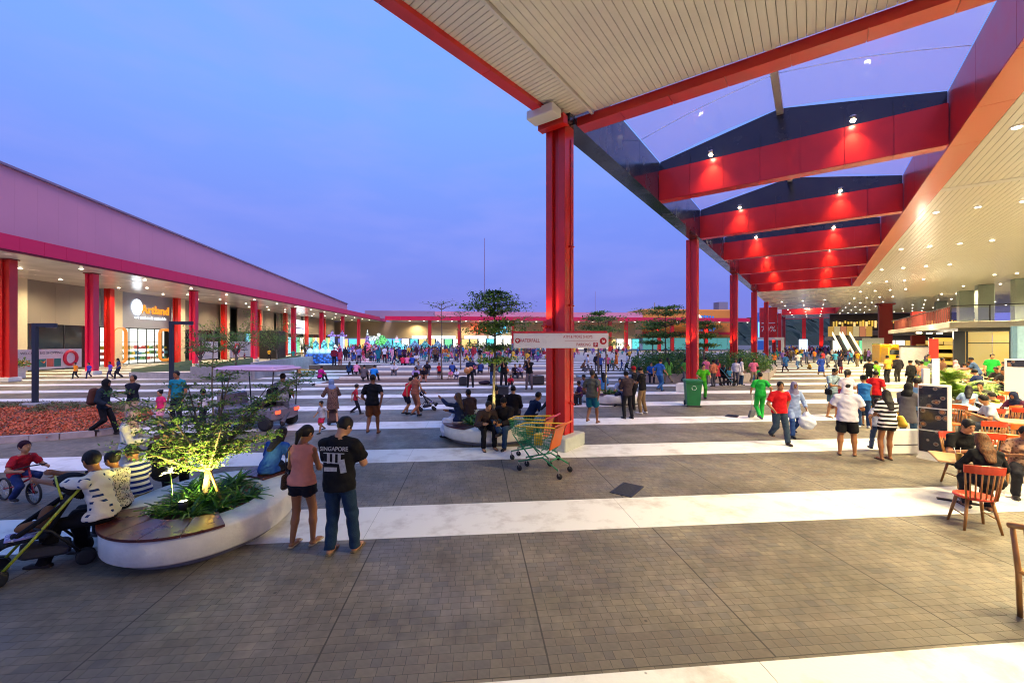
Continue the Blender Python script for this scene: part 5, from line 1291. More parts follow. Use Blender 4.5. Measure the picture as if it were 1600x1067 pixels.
# ------------------------------------------------------------------ strollers
LIME = mat('lime_frame', (.42, .48, .03), rough=.35, var=.08); SFAB = fabric('15151a'); SBLUE = fabric('2a5a90')
def wheel(parent, loc, r, w, tyre=RUBBER, rim=None, axis='x'):
    q = MB(); q.lathe([(r * .6, -w / 2), (r * .95, -w / 2), (r, -w * .25), (r, w * .25), (r * .95, w / 2), (r * .6, w / 2)], (0, 0, 0), 20); o = q.build('wheel', tyre, parent, loc); o.rotation_euler = (0, R(90), 0) if axis == 'x' else (R(90), 0, 0)
    q = MB(); q.lathe([(.001, -w * .3), (r * .62, -w * .42), (r * .66, 0), (r * .62, w * .42), (.001, w * .3)], (0, 0, 0), 16); q.build('rim', rim or STEEL, o); return o
def stroller(loc, yaw, label, frame, fab, foot, s=1.0, detail=True):
    t = thing('baby_stroller', label, 'stroller', loc, yaw, 'baby strollers', s)     # forward = +y
    for x in (-.23, .23):
        m = MB(); m.tube([(x, .38, .10), (x, .10, .45), (x, -.16, .80), (x * .95, -.36, 1.05)], .017, 7); m.build('side_tube', frame, t); m = MB(); m.tube([(x, -.34, .10), (x, -.05, .50), (x, .10, .58)], .016, 7); m.build('rear_tube', BLACK, t)
        for y in (.38, -.34):
            for dx in (-.035, .035): wheel(t, (x + dx, y, .095), .095, .04, RUBBER, frame)
    m = MB(); m.tube([(-.22, -.36, 1.05), (-.20, -.41, 1.08), (.20, -.41, 1.08), (.22, -.36, 1.05)], .021, 8); m.build('handle', BLACK, t)
    F = Field((-.32, -.6, .2), (.32, .7, 1.2), .018)   # seat shell
    F.cone((0, -.24, .90), (0, .0, .44), .20, .20, .03, side=(1, 0, 0), flat=.16); F.cone((0, .0, .44), (0, .32, .42), .20, .18, .04, side=(1, 0, 0), flat=.16); F.cone((0, .32, .42), (0, .48, .28), .18, .16, .03, side=(1, 0, 0), flat=.14)
    for x in (-.19, .19): F.cone((x, -.16, .80), (x, .22, .52), .03, .03, .03)
    me = mesh_np('seat', *F.mesh(), True); me.materials.append(fab); link('seat', me, t)
    F = Field((-.34, -.62, .6), (.34, .4, 1.3), .018); F.ell((0, -.20, .93), (.235, .20, .20), None, 0); F.ell((0, -.13, .87), (.215, .21, .20), None, 0, 'sub'); F.cut((0, .7, -.7), (0, -.20, .88))
    me = mesh_np('hood', *F.mesh(), True); me.materials.append(fab); link('hood', me, t)
    m = MB(); m.tube([(.24 * math.cos(a), -.14 + .06 * math.sin(a), .84 + .27 * math.sin(a)) for a in np.linspace(.1, 3.04, 14)], .012, 6); m.build('hood_trim', frame, t)
    m = MB(); m.obox((0, .0, .24), (.38, .44, .12), 0, R(8), 0, .03); m.build('basket', mat('basket_mesh', (.03, .03, .045), rough=.8, var=.3, vscale=40), t)
    m = MB(); [m.tube([(x_, -.20, .84), (x_ * .8, -.04, .50), (x_ * .5, .16, .47)], .012, 5) for x_ in (-.10, .10)]; m.build('harness', mat('harness_grey', (.35, .36, .45), rough=.7), t)
    m = MB(); m.obox((0, .20, .455), (.28, .26, .03), 0, R(3), 0, .012); m.build('blanket', fabric('9a90c0', 'floral', 'd8d4e8'), t)
    m = MB(); m.obox((0, .50, .30), (.30, .10, .22), 0, R(-35), 0, .03); m.build('leg_rest', foot, t)
    if detail:
        F = Field((-.25, -.3, .4), (.25, .35, 1.0), .014); F.ell((0, -.02, .60), (.14, .09, .16), None, .01); F.ell((.02, .12, .54), (.10, .14, .06), None, .03)
        me = mesh_np('bag', *F.mesh(), True); me.materials.append(fabric('7a5236')); link('brown_bag', me, t)
    return t
stroller((-5.58, 4.98, 0), R(138), 'black stroller with lime frame beside the man in knit shirt', LIME, SFAB, SBLUE, .96)
stroller(gp(667, 641), R(-70), 'small dark stroller pushed by the woman in brown', STEEL, fabric('2a2a33'), SFAB, .72, False)
stroller(gp(1136, 602), R(-120), 'dark stroller with teal legs in front of the shrub bed', mat('teal_frame', (.03, .25, .38), rough=.4), fabric('17181d'), SFAB, 1.0, False)
# ------------------------------------------------------------------ wheelie bin
bp_ = gp(1087, 636); bn2 = thing('wheelie_bin', 'tall green wheelie bin pushed by the cleaner', 'bin', (bp_.x, bp_.y + .3, 0), -R(12))
BG = mat('bin_green', (.012, .17, .055), rough=.45, var=.12, vscale=5)
m = MB(); lo_ = [m.av(p) for p in ((-.25, -.24, .06), (.25, -.24, .06), (.25, .24, .06), (-.25, .24, .06))]; hi_ = [m.av(p) for p in ((-.31, -.32, 1.03), (.31, -.32, 1.03), (.31, .30, 1.03), (-.31, .30, 1.03))]
m.af(lo_[::-1]); m.af(hi_); [m.af((lo_[i], lo_[(i + 1) % 4], hi_[(i + 1) % 4], hi_[i])) for i in range(4)]; m.build('body', BG, bn2)
MB().box(-.33, -.345, .97, .33, .32, 1.035, .015).build('rim', BG, bn2); MB().box(-.345, -.36, 1.037, .345, .36, 1.11, .03).build('lid', BG, bn2); MB().tube([(-.28, .40, 1.02), (.28, .40, 1.02)], .018, 8).build('handle', BG, bn2); MB().box(-.29, -.30, .0, .29, -.20, .055, .01).build('skid', BLACK, bn2)
for a in (-1, 1): MB().box(.23 * a - .02, -.318, .15, .23 * a + .02, -.262, .96).build('rib', BG, bn2) if False else None
m = MB(); m.tube([(.085 * math.cos(a), 0, .085 * math.sin(a)) for a in np.linspace(.5, 2.2, 7)], .013, 5); m.tube([(.085 * math.cos(a), 0, .085 * math.sin(a)) for a in np.linspace(2.6, 4.3, 7)], .013, 5); m.tube([(.085 * math.cos(a), 0, .085 * math.sin(a)) for a in np.linspace(4.7, 6.4, 7)], .013, 5); o = m.build('recycle_mark', mat('mark_white', (.6, .7, .62), rough=.5), bn2, (0, -.312, .78))
for x in (-.27, .27): wheel(bn2, (x, .22, .11), .11, .05, RUBBER, BLACK)
# ------------------------------------------------------------------ red spindle chairs and tables
CW = mat('chair_wood', (.33, .14, .03), rough=.4, var=.25, vscale=8, coat=.2); CR = mat('chair_red', (.62, .045, .012), rough=.35, var=.05, coat=.2); CO = mat('chair_orange', (.72, .13, .012), rough=.35, var=.05, coat=.2); TW = mat('table_wood', (.48, .27, .12), rough=.4, var=.22, vscale=5); TBL = mat('table_white', (.72, .70, .66), rough=.4, var=.05)
CHM = {}
def chair(loc, yaw, label, red, group='spindle back chairs'):
    t = thing('spindle_chair', label, 'chair', loc, yaw, group)   # sitter faces +y
    key = red.name
    if key not in CHM:
        A = []
        m = MB(); m.lathe([(.001, .435), (.20, .435), (.225, .45), (.225, .47), (.20, .478), (.001, .462)], (0, 0, 0), 24, 1.0, .95); A.append(('seat', m.mesh('seat'), red))
        m = MB(); n = 9
        pts = [(.25 * math.sin(a), -.17 - .09 * math.cos(a)) for a in np.linspace(-1.05, 1.05, n)]
        lo_ = [m.av((x, y - .012, .84)) for x, y in pts] + [m.av((x, y + .012, .84)) for x, y in pts[::-1]]; hi_ = [m.av((x * 1.02, y - .03, .965 - .012 * abs(i - 4) / 4)) for i, (x, y) in enumerate(pts)] + [m.av((x * 1.02, y - .006, .965 - .012 * abs(4 - i) / 4)) for i, (x, y) in enumerate(pts[::-1])]
        k = len(lo_); m.af(lo_[::-1]); m.af(hi_)
        for i in range(k): m.af((lo_[i], lo_[(i + 1) % k], hi_[(i + 1) % k], hi_[i]))
        A.append(('crest_rail', m.mesh('crest_rail'), red))
        for i in range(8):
            a = -.98 + 1.96 * i / 7; x, y = .245 * math.sin(a), -.17 - .09 * math.cos(a); b = (.19 * math.sin(a * 1.05), -.11 - .09 * math.cos(a), .46); A.append(('spindle', MB().tube([b, (x, y, .87)], .0095 if 0 < i < 7 else .014, 6).mesh('spindle'), CW))
        for sx in (-1, 1):
            for sy in (-1, 1): A.append(('leg', MB().tube([(.13 * sx, .12 * sy, .445), (.20 * sx, .20 * sy, 0)], [.024, .016], 8).mesh('leg'), CW))
        for sx in (-1, 1): A.append(('stretcher', MB().tube([(.165 * sx, -.165, .2), (.165 * sx, .165, .2)], .010, 6).mesh('stretcher'), CW))
        for nm, me, mm in A: me.materials.append(mm)
        CHM[key] = A
    for nm, me, mm in CHM[key]: link(nm, me, t)
    return t
def table(loc, yaw, w, l, label, top=None, z=.75):
    t = thing('cafe_table', label, 'table', loc, yaw, 'cafe tables'); MB().box(-w / 2, -l / 2, z - .035, w / 2, l / 2, z, .008).build('table_top', top or TW, t); MB().box(-.035, -.035, .03, .035, .035, z - .036).build('post', BLACK, t); MB().box(-.32, -.035, 0, .32, .035, .028).build('foot', BLACK, t); MB().box(-.034, -.30, .0285, .034, .30, .045).build('foot', BLACK, t); return t
C1 = (6.72, 6.05, 0)
chair(C1, -R(22), 'red spindle chair nearest the camera, seen from behind at right', CR)
table((7.55, 6.95, 0), -R(36), .75, .75, 'wooden cafe table between the man in black and the brown haired woman')
chair((8.42, 7.78, 0), R(168), 'red chair of the man in black v neck shirt', CR)
for (px, cy_, yw, m_, lab) in ((1535, 675, -20, CR, 'red chair with pale spindles in the middle of the chair row'), (1541, 657, -18, CR, 'red chair behind the middle chair, by the grey shirted man'), (1543, 638, -15, CR, 'dark red chair farthest back in the chair row'), (1590, 637, -25, CR, 'red chair at the right edge, farthest of its column'), (1591, 662, -25, CO, 'orange chair at the right edge, second of its column'), (1584, 679, -22, CO, 'orange chair at the right edge, nearest of its column')):
    d = 650 * (H - .93) / (cy_ - CY); chair(at(px, d), R(yw), lab, m_)
for px, d, yw, m_, lab in ((1502, 12.9, 30, CO, 'orange chair at the pale bar table'), (1548, 13.4, 60, CR, 'red chair of the boy in yellow stripes'), (1578, 14.6, -60, CO, 'orange chair on the right of the family table'), (1570, 11.6, 10, CO, 'orange chair behind the dark red chair'), (1525, 15.0, -40, CR, 'red chair left of the olive shirted man'), (1487, 11.4, 100, CO, 'orange chair directly behind the menu board')):
    chair(at(px, d), R(yw), lab, m_)
table(at(1565, 8.6), -R(30), .7, .7, 'wooden cafe table beside the orange chairs'); table(at(1500, 12.2), -R(36), .7, 1.3, 'pale bar table behind the menu board', TBL, .80); table(at(1560, 12.8), -R(36), .7, 1.4, 'pale cafe table of the family in yellow and white', TBL); table(at(1592, 10.2), -R(36), .7, .8, 'wooden cafe table at the right edge')
wc = thing('wooden_armchair', 'brown wooden chair cut off by the right edge', 'chair', (5.22, 3.9, 0), -R(80))
for x in (-.22, .22):
    MB().tube([(x, -.20, 0), (x, -.22, .45), (x, -.30, .92)], [.02, .024, .02], 8).build('back_leg', CW, wc); MB().tube([(x, .22, 0), (x, .20, .45)], .022, 8).build('front_leg', CW, wc)
MB().box(-.24, -.24, .43, .24, .24, .47, .012).build('seat', CW, wc); m = MB(); m.tube([(-.24, -.30, .90), (-.1, -.34, .94), (.1, -.34, .94), (.24, -.30, .90)], .028, 8); m.build('crest_rail', CW, wc)
for x in (-.12, 0, .12): MB().tube([(x, -.22, .46), (x, -.33, .92)], .010, 6).build('spindle', CW, wc)
dk = thing('iced_drink', 'plastic cup of yellow iced drink with straws on the cafe table', 'drink', (7.28, 6.78, .752)); MB().lathe([(.03, 0), (.042, .13), (.044, .132), (.001, .125)], (0, 0, 0), 14).build('cup', mat('drink_yellow', (.7, .5, .12), rough=.2, coat=.5), dk)
for a in (-.03, .02): MB().tube([(a, 0, .08), (a * 2.2, .01, .22)], .005, 5).build('straw', WHITE, dk)
# ------------------------------------------------------------------ menu boards
def food_mat():
    m = mat('food_print', (.02, .02, .03), rough=.25, var=0, coat=.4); t = m.node_tree; b = t.nodes['Principled BSDF']; tcn = t.nodes.new('ShaderNodeTexCoord')
    v = t.nodes.new('ShaderNodeTexVoronoi'); v.inputs['Scale'].default_value = 6; t.links.new(tcn.outputs['Object'], v.inputs['Vector']); r2 = t.nodes.new('ShaderNodeValToRGB'); t.links.new(v.outputs['Distance'], r2.inputs[0])
    for p_, c_ in ((.0, (.20, .07, .035)), (.16, (.30, .14, .07)), (.26, (.07, .025, .018)), (.33, (.20, .17, .16)), (.37, (.012, .014, .026))):
        e = r2.color_ramp.elements.new(p_); e.color = (*c_, 1)
    r2.color_ramp.elements[-1].color = (.012, .014, .026, 1)
    t.links.new(r2.outputs[0], b.inputs['Base Color']); b.inputs['Emission Strength'].default_value = 0; return m
FOOD = food_mat()
mp = at(1458, 9.45); mbd = thing('menu_board', 'tall white menu board with three dark food photos', 'menu board', (mp.x, mp.y, 0), -R(62)); MB().box(-.26, -.02, .05, .26, .16, 1.72, .01).build('cabinet', WHITE, mbd)
for k in range(3):
    f = MB().box(-.235, -.028, .18 + k * .51, .235, -.0215, .66 + k * .51).build('food_photo', FOOD, mbd)
    m = MB(); rr = random.Random(k)
    for q in range(3): x, z = rr.uniform(-.13, .13), .29 + k * .51 + rr.uniform(0, .22); m.lathe([(.001, .004), (.06, .003), (.085, .0)], (0, 0, 0), 16) if False else None
MB().box(-.27, -.05, 0, .27, .19, .05).build('base', WHITE, mbd)
wb = at(1420, 9.9); b = thing('white_barrier', 'low white fabric barrier with small dark print beside the menu board', 'barrier', (wb.x, wb.y, 0), R(2)); MB().box(-.62, -.03, .03, .42, .03, .62, .02).build('cloth', mat('banner_white', (.75, .74, .74), rough=.7, var=.06, bump=.4, bscale=5), b); MB().box(-.4, -.036, .24, .2, -.031, .265).build('print_line', mat('print_dark', (.06, .05, .06), rough=.6), b)
for x in (-.6, .4): MB().tube([(x, .06, 0), (x, .06, .66)], .015, 6).build('post', STEEL, b)
ub = thing('white_upright_panel', 'narrow white upright panel behind the menu board', 'panel', at(1446, 11.2)); MB().box(-.09, -.04, 0, .09, .04, 1.98, .01).build('panel', WHITE, ub)
xb = thing('roll_up_banner', 'slim lavender roll up banner standing behind the menu board', 'banner', at(1462, 13.5)); MB().box(-.12, -.01, 1.2, .12, .01, 2.15).build('sheet', mat('lavender', (.45, .5, .75), rough=.6), xb)
for x in (-.09, .09): MB().tube([(x, 0, 0), (x, .01, 1.2)], .012, 6).build('pole', STEEL, xb)
wm = thing('white_menu_sign', 'white menu sign with food picture at the right edge behind diners', 'sign', at(1588, 15.5, .0), -R(36)); MB().box(-.3, -.03, .35, .3, .03, 2.05, .01).build('panel', WHITE, wm); MB().box(-.24, -.036, 1.75, .24, -.031, 2.0).build('food_photo', FOOD, wm)
# potted palms
PALM = [mat('palm_%d' % i, c, rough=.45, var=.2, vscale=8) for i, c in enumerate(((.16, .30, .02), (.26, .38, .03), (.10, .22, .02)))]
def palm(loc, label, seed, s=1.0):
    t = thing('potted_palm', label, 'potted plant', loc, 0, 'potted palms', s); MB().lathe([(.26, 0), (.33, .5), (.35, .52), (.30, .52), (.29, .45), (.001, .45)], (0, 0, 0), 20).build('pot', mat('pot_cream', (.55, .50, .40), rough=.6, var=.1), t)
    r = np.random.default_rng(seed); P = []; V, F, I = [], [], []; fr = MB()
    for k in range(26):
        a = r.uniform(0, 6.28); l = r.uniform(.9, 1.35); el = r.uniform(.7, 1.4); pts = []
        for f in np.linspace(0, 1, 9): rr = l * f * math.cos(el) * (.6 + .8 * f); pts.append(np.array((math.cos(a) * rr, math.sin(a) * rr, .5 + l * (math.sin(el) * f - .45 * f * f))))
        fr.tube(pts, list(np.linspace(.012, .003, 9)), 4, False)
        for i in range(2, 9):
            for sd_ in (-1, 1):
                for q in range(3):
                    p = pts[i - 1] + (pts[i] - pts[i - 1]) * (q / 3); d = nv(pts[i] - pts[i - 1]); sv = nv(np.cross(d, (0, 0, 1))) * sd_; tip = p + (sv * .8 + d * .6 + np.array((0, 0, -.25))) * .26; w = np.cross(sv, d) * 0 + d * .016; o_ = len(V); V += [p - w, p + w, tip]; F.append((o_, o_ + 1, o_ + 2)); I.append(r.integers(0, 3))
    fr.build('stems', PALM[1], t); me = mesh_np('fronds', V, F)
    for m in PALM: me.materials.append(m)
    me.polygons.foreach_set('material_index', I); link('fronds', me, t)
palm(at(1493, 15.0), 'bright green potted palm behind the menu board', 3, 1.18); palm(at(1481, 20), 'second potted palm just behind the bright palm', 4, 1.2)
pp = thing('red_flower_pot', 'grey tub of reddish leafy plant by the first left column', 'potted plant', gp(20, 592)); MB().box(-.45, -.45, 0, .45, .45, .85, .04).build('tub', CONC, pp)
P = np.random.default_rng(2).normal(size=(500, 3)) * np.array((.5, .4, .13)) + np.array((0, 0, 1.15)); link('foliage', leaf_mesh('foliage', P, .2, [REDL[1], LEAFM[1], LEAFM[0]], .5, 7), pp)
# ------------------------------------------------------------------ cart shuttle behind the front planter
gc = thing('shuttle_buggy', 'small electric buggy with mauve canopy and red tail lamps behind the planter tree', 'buggy', at(405, 13.2), R(80))
m = MB(); m.obox((0, 0, 1.84), (1.25, 2.15, .10), 0, 0, 0, .045); m.obox((0, 0, 1.90), (1.0, 1.8, .06), 0, 0, 0, .028); m.build('canopy', mat('canopy_mauve', (.55, .36, .52), rough=.5, var=.05), gc)
for x in (-.55, .55):
    for y in (-.95, .85): MB().tube([(x, y * .92, .6), (x * .95, y, 1.8)], .02, 6).build('canopy_post', BLACK, gc)
m = MB(); m.obox((0, .1, .48), (1.15, 2.2, .42), 0, 0, 0, .08); m.build('body', mat('buggy_body', (.18, .16, .2), rough=.35, coat=.5), gc); MB().obox((0, -.45, .80), (1.05, .5, .14), 0, 0, 0, .04).build('seat', SFAB, gc); MB().obox((0, -.72, 1.05), (1.05, .12, .45), 0, R(8), 0, .04).build('seat_back', SFAB, gc); MB().obox((0, .95, .80), (1.1, .15, .55), 0, R(-10), 0, .05).build('cowl', MATS['buggy_body'], gc)
for x in (-.42, .42): MB().obox((x, -1.02, .55), (.2, .04, .1), 0, 0, 0, .01).build('tail_lamp', emis('tail_red', (1, .06, .02), 3), gc)
for x in (-.55, .55):
    for y in (-.7, .75): wheel(gc, (x, y, .22), .22, .16)
# ------------------------------------------------------------------ band gear
def amp(px, py, w, h, d_, label, rz=0):
    p = gp(px, py); t = thing('amplifier_box', label, 'amplifier', (p.x, p.y + d_ / 2, 0), rz, 'band equipment on the plaza'); MB().box(-w / 2, -d_ / 2, .02, w / 2, d_ / 2, h, .03).build('cabinet', BLACK, t); MB().box(-w / 2 + .04, -d_ / 2 - .012, .06, w / 2 - .04, -d_ / 2 - .003, h - .1).build('grille', mat('grille', (.03, .03, .035), rough=.8, bump=.8, bscale=120), t); MB().box(-.1, -.02, h + .003, .1, .02, h + .03).build('handle', BLACK, t)
amp(785, 618, .62, .46, .5, 'black stage speaker on the paving in front of the singer'); amp(838, 601, .9, .55, .6, 'dark equipment case right of the singer', .3); amp(723, 602, .45, .5, .4, 'dark drum case left of the guitarist')
for px, py, lab in ((757, 601, 'dark bag lying between guitarist and singer'), (683 + 17, 672, 'x')):
    if lab == 'x': continue
    F = Field((-.5, -.3, 0), (.5, .3, .4), .03); F.ell((0, 0, .12), (.4, .18, .12), None, .02); F.ell((.1, 0, .18), (.2, .15, .1), None, .04); me = mesh_np('bag', *F.mesh(), True); me.materials.append(fabric('2b2030')); o = link('equipment_bag', me, None, gp(px, py)); tag(o, lab, 'bag')
mic = thing('microphone_stand', 'thin microphone stand before the singer', 'microphone stand', gp(776, 612)); MB().tube([(0, 0, .02), (0, 0, 1.25), (.12, .1, 1.48)], .012, 6).build('pole', BLACK, mic); MB().lathe([(.14, 0), (.14, .02), (.001, .025)], (0, 0, 0), 14).build('base', BLACK, mic); MB().lathe([(.001, -.04), (.03, -.02), (.03, .02), (.001, .04)], (.13, .11, 1.5), 8).build('microphone', BLACK, mic)
# white plastic sacks
def sack(loc, s, label, seed):
    F = Field((-.6, -.5, 0), (.6, .5, 1.0), .02); F.ell((0, 0, .28), (.26, .22, .28), None, .05); F.cone((.02, 0, .42), (.10, .03, .66), .15, .06, .06); F.ell((.22, .05, .45), (.3, .18, .12), None, .06); F.wrinkle(.018, 19); F.cut((0, 0, -1), (0, 0, .005))
    me = mesh_np('sack', *F.mesh(), True); me.materials.append(mat('plastic_white', (.70, .72, .78), rough=.35, var=.08, bump=.8, bscale=14)); o = link('plastic_sack', me, None, loc); o.scale = (s,) * 3; tag(o, label, 'sack')
sack(gp(703, 684), .95, 'crumpled white plastic sack leaning on the middle planter', 1)
# ------------------------------------------------------------------ restaurant block with balcony, right (gallery axes)
rb = thing('restaurant_block', 'two storey restaurant block with grey balcony and glowing yellow glass front', 'building', GO, GRZ)
SLABM = mat('balcony_grey', (.34, .31, .26), rough=.55, var=.06, vscale=1); GREENC = mat('green_grey_column', (.22, .27, .24), rough=.5, var=.06)
cs_, ct_ = gl(at(1483, 30)); 
MB().box(cs_, ct_, 3.68, 40, ct_ + 30, 4.12, .02).build('balcony_slab', SLABM, rb)
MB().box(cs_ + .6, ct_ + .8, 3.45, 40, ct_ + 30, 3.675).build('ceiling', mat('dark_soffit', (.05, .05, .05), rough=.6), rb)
YEL = emis('restaurant_glow', (1, .56, .07), .95); YEL2 = emis('restaurant_glow2', (1, .62, .13), .7)
for i, s in enumerate(np.arange(cs_ + 1.2, 38, 2.1)):
    MB().box(s, ct_ + 5.0, .3, s + 2.05, ct_ + 5.1, 3.44).build('lit_back_wall', YEL if i % 3 else YEL2, rb)
    f = MB(); f.box(s - .05, ct_ + 1.46, .2, s + .05, ct_ + 1.56, 3.44); f.box(s + .05, ct_ + 1.48, 2.55, s + 2.05, ct_ + 1.54, 2.61); f.build('window_frame', BLACK, rb)
GL = bpy.data.materials.new('shop_glass'); GL.use_nodes = True; _t = GL.node_tree
for n_ in list(_t.nodes): _t.nodes.remove(n_)
_o = _t.nodes.new('ShaderNodeOutputMaterial'); _a = _t.nodes.new('ShaderNodeBsdfTransparent'); _b = _t.nodes.new('ShaderNodeBsdfGlossy'); _b.inputs['Roughness'].default_value = .03; _m = _t.nodes.new('ShaderNodeMixShader'); _m.inputs[0].default_value = .10
_t.links.new(_a.outputs[0], _m.inputs[1]); _t.links.new(_b.outputs[0], _m.inputs[2]); _t.links.new(_m.outputs[0], _o.inputs[0])
for s in np.arange(cs_ + 1.2, 38, 2.1): MB().box(s + .06, ct_ + 1.505, .22, s + 2.04, ct_ + 1.515, 3.43).build('glass_pane', GL, rb)
MB().box(cs_ + .5, ct_ + 1.4, .0, cs_ + 1.1, ct_ + 1.7, 3.44).build('dark_pier', mat('pier_navy', (.02, .025, .035), rough=.4), rb)
for s in np.arange(cs_ + 4, 36, 3.1):
    l_ = MB().lathe([(.001, -.12), (.16, -.1), (.2, 0), (.1, .08), (.001, .1)], (s, ct_ + 3.2, 2.9), 10).build('pendant_lamp', emis('pendant', (1, .8, .45), 3), rb)
for z in (.9, 1.5, 2.1, 2.7): MB().box(cs_ - .3, ct_ + 3.0, z, cs_ + .8, ct_ + 3.2, z + .28).build('lit_shelf', YEL, rb)
# railings
rail = MB(); rail.bar((cs_ + .1, ct_ + .1, 5.25), (40, ct_ + .1, 5.25), .07); rail.build('hand_rail', BLACK, rb)
for s in np.arange(cs_ + .1, 40, 1.9): MB().box(s - .03, ct_ + .07, 4.12, s + .03, ct_ + .13, 5.22).build('rail_post', BLACK, rb)
for s in np.arange(cs_ + .1, 38, 1.9): MB().box(s + .05, ct_ + .095, 4.2, s + 1.85, ct_ + .105, 5.1).build('rail_glass', GL, rb)
MB().bar((cs_ + .1, ct_ + .2, 5.25), (cs_ + .1, ct_ + 28, 5.25), .07).build('hand_rail', BLACK, rb)
rs = MB().box(-.03, -.03, 4.13, .03, .03, 5.2).mesh('rail_slat'); rs.materials.append(mat('rail_red', (.16, .03, .025), rough=.5))
for t in np.arange(ct_ + .5, ct_ + 26, .55): link('rail_slat', rs, rb, (cs_ + .1, float(t), 0))
for px, d in ((1508, 46), (1538, 41), (1597, 37), (1470, 58)):
    s, t = gl(at(px, d)); MB().box(s - .55, t - .55, 4.12, s + .55, t + .55, ZB + .02, .02).build('column', GREENC, rb)
for i, px in enumerate((1436, 1452, 1468)):
    s, t = gl(at(px, 34 + i * 1.5)); MB().box(s - .15, t - .15, 3.36, s + .15, t + .15, 3.44).build('canopy_lamp', emis('canopy_lamp', (1, .86, .6), 14), rb)
for s, t in ((cs_ + 5, ct_ - 1.5), (cs_ + 11, ct_ - 1.5)): lamp('restaurant_lamp', 'POINT', gw(s, t + 3.5, 2.9), 300, (1, .74, .35), None, .4)
bw = thing('blue_glass_wall', 'pale blue glass corner wall at the right edge', 'wall', GO, GRZ); s, t = gl(at(1596, 26))
MB().box(s - .25, t - .3, 0, s + 6, t - .1, 3.66).build('glass', mat('blue_glass', (.22, .36, .48), rough=.15, var=.1, coat=.4), bw); MB().box(s - .45, t - .34, 0, s - .26, t, 3.66).build('frame', mat('frame_blue', (.08, .16, .26), rough=.4), bw)
# red pillar with cap
rp = thing('red_pillar', 'massive red pillar with wide cap under the gallery ceiling', 'pillar', at(1383, 62), GRZ); MB().box(-.75, -.75, 0, .75, .75, ZB - .12).build('shaft', mat('deep_red', (.30, .012, .012), rough=.5, var=.04), rp); MB().box(-1.05, -1.05, ZB - .118, 1.05, 1.05, ZB + .028).build('cap', MATS['deep_red'], rp)
rp2 = thing('red_pillar', 'narrow red pillar left of the balcony corner', 'pillar', at(1434, 52), GRZ); MB().box(-.6, -.6, 0, .6, .6, 6.4).build('shaft', MATS['deep_red'], rp2)
# escalators
es = thing('escalator_pair', 'twin escalators with glowing side rails rising to a golden upper floor', 'escalator', at(1332, 70), GRZ + R(12), None, .72)
for x in (-1.0, 1.0):
    m = MB(); m.bar((x, 0, .3), (x, 8.5, 5.2), 1.3, .3); m.build('step_band', BLACK, es)
    st = MB().box(-.6, 0, 0, .6, .28, .04).mesh('step'); st.materials.append(mat('step_dark', (.05, .05, .05), rough=.5, metal=.5))
    for k in range(20): link('step', st, es, (x, .2 + k * .42, .52 + k * .242))
for x in (-1.75, -.25, .25, 1.75):
    m = MB(); m.bar((x, 0, .9), (x, 8.5, 5.9), .10, .75); m.build('balustrade', emis('rail_glow', (1, .80, .45), 1.8), es)
MB().box(-3.2, 8.6, 4.0, 6.0, 9.4, 4.9).build('landing_slab', SLABM, es)
for i, x in enumerate(np.arange(-2.4, 6, 1.3)): MB().box(x, 9.6, 5.0, x + 1.2, 9.7, 7.6).build('golden_shopfront', emis('gold_%d' % (i % 3), ((1, .55, .10), (1, .75, .35), (1, .35, .15))[i % 3], 0.45), es)
sl_ = thing('mezzanine_shops', 'dim row of lit upper shops behind the massive red pillar', 'building', at(1400, 78), GRZ + R(20))
MB().box(-9, 0, 3.9, 16, 1, 4.8).build('slab', SLABM, sl_); MB().box(-9, 4, 0, 16, 4.2, 8.2).build('back_wall', mat('shop_dark', (.05, .045, .04), rough=.6), sl_)
r = random.Random(4)
for x in np.arange(-8.6, 15, 1.5):
    [MB().box(x + q, 3.6, 5.2 + r.uniform(0, 1.2), x + q + r.uniform(.2, .4), 3.75, 6.5 + r.uniform(0, .5)).build('lit_window', r.choice([YEL, YEL2, YEL, LITS[3], LITS[2]]), sl_) for q in (0, .5, 1.0)]
    MB().box(x, 3.6, .6, x + 1.3, 3.75, 2.9).build('lit_window', r.choice([LITS[0], YEL2, LITS[3], LITS[1]]), sl_)
ex = thing('kiosk_sign', 'small green and white kiosk board below the escalators', 'sign', at(1364, 60), GRZ); MB().box(-1.2, 0, .8, 1.2, .15, 3.2).build('board', mat('kiosk_white', (.6, .65, .58), rough=.5), ex); MB().box(-.1, -.02, 1.8, .7, -.003, 2.4).build('green_mark', mat('kiosk_green', (.02, .3, .12), rough=.5), ex)
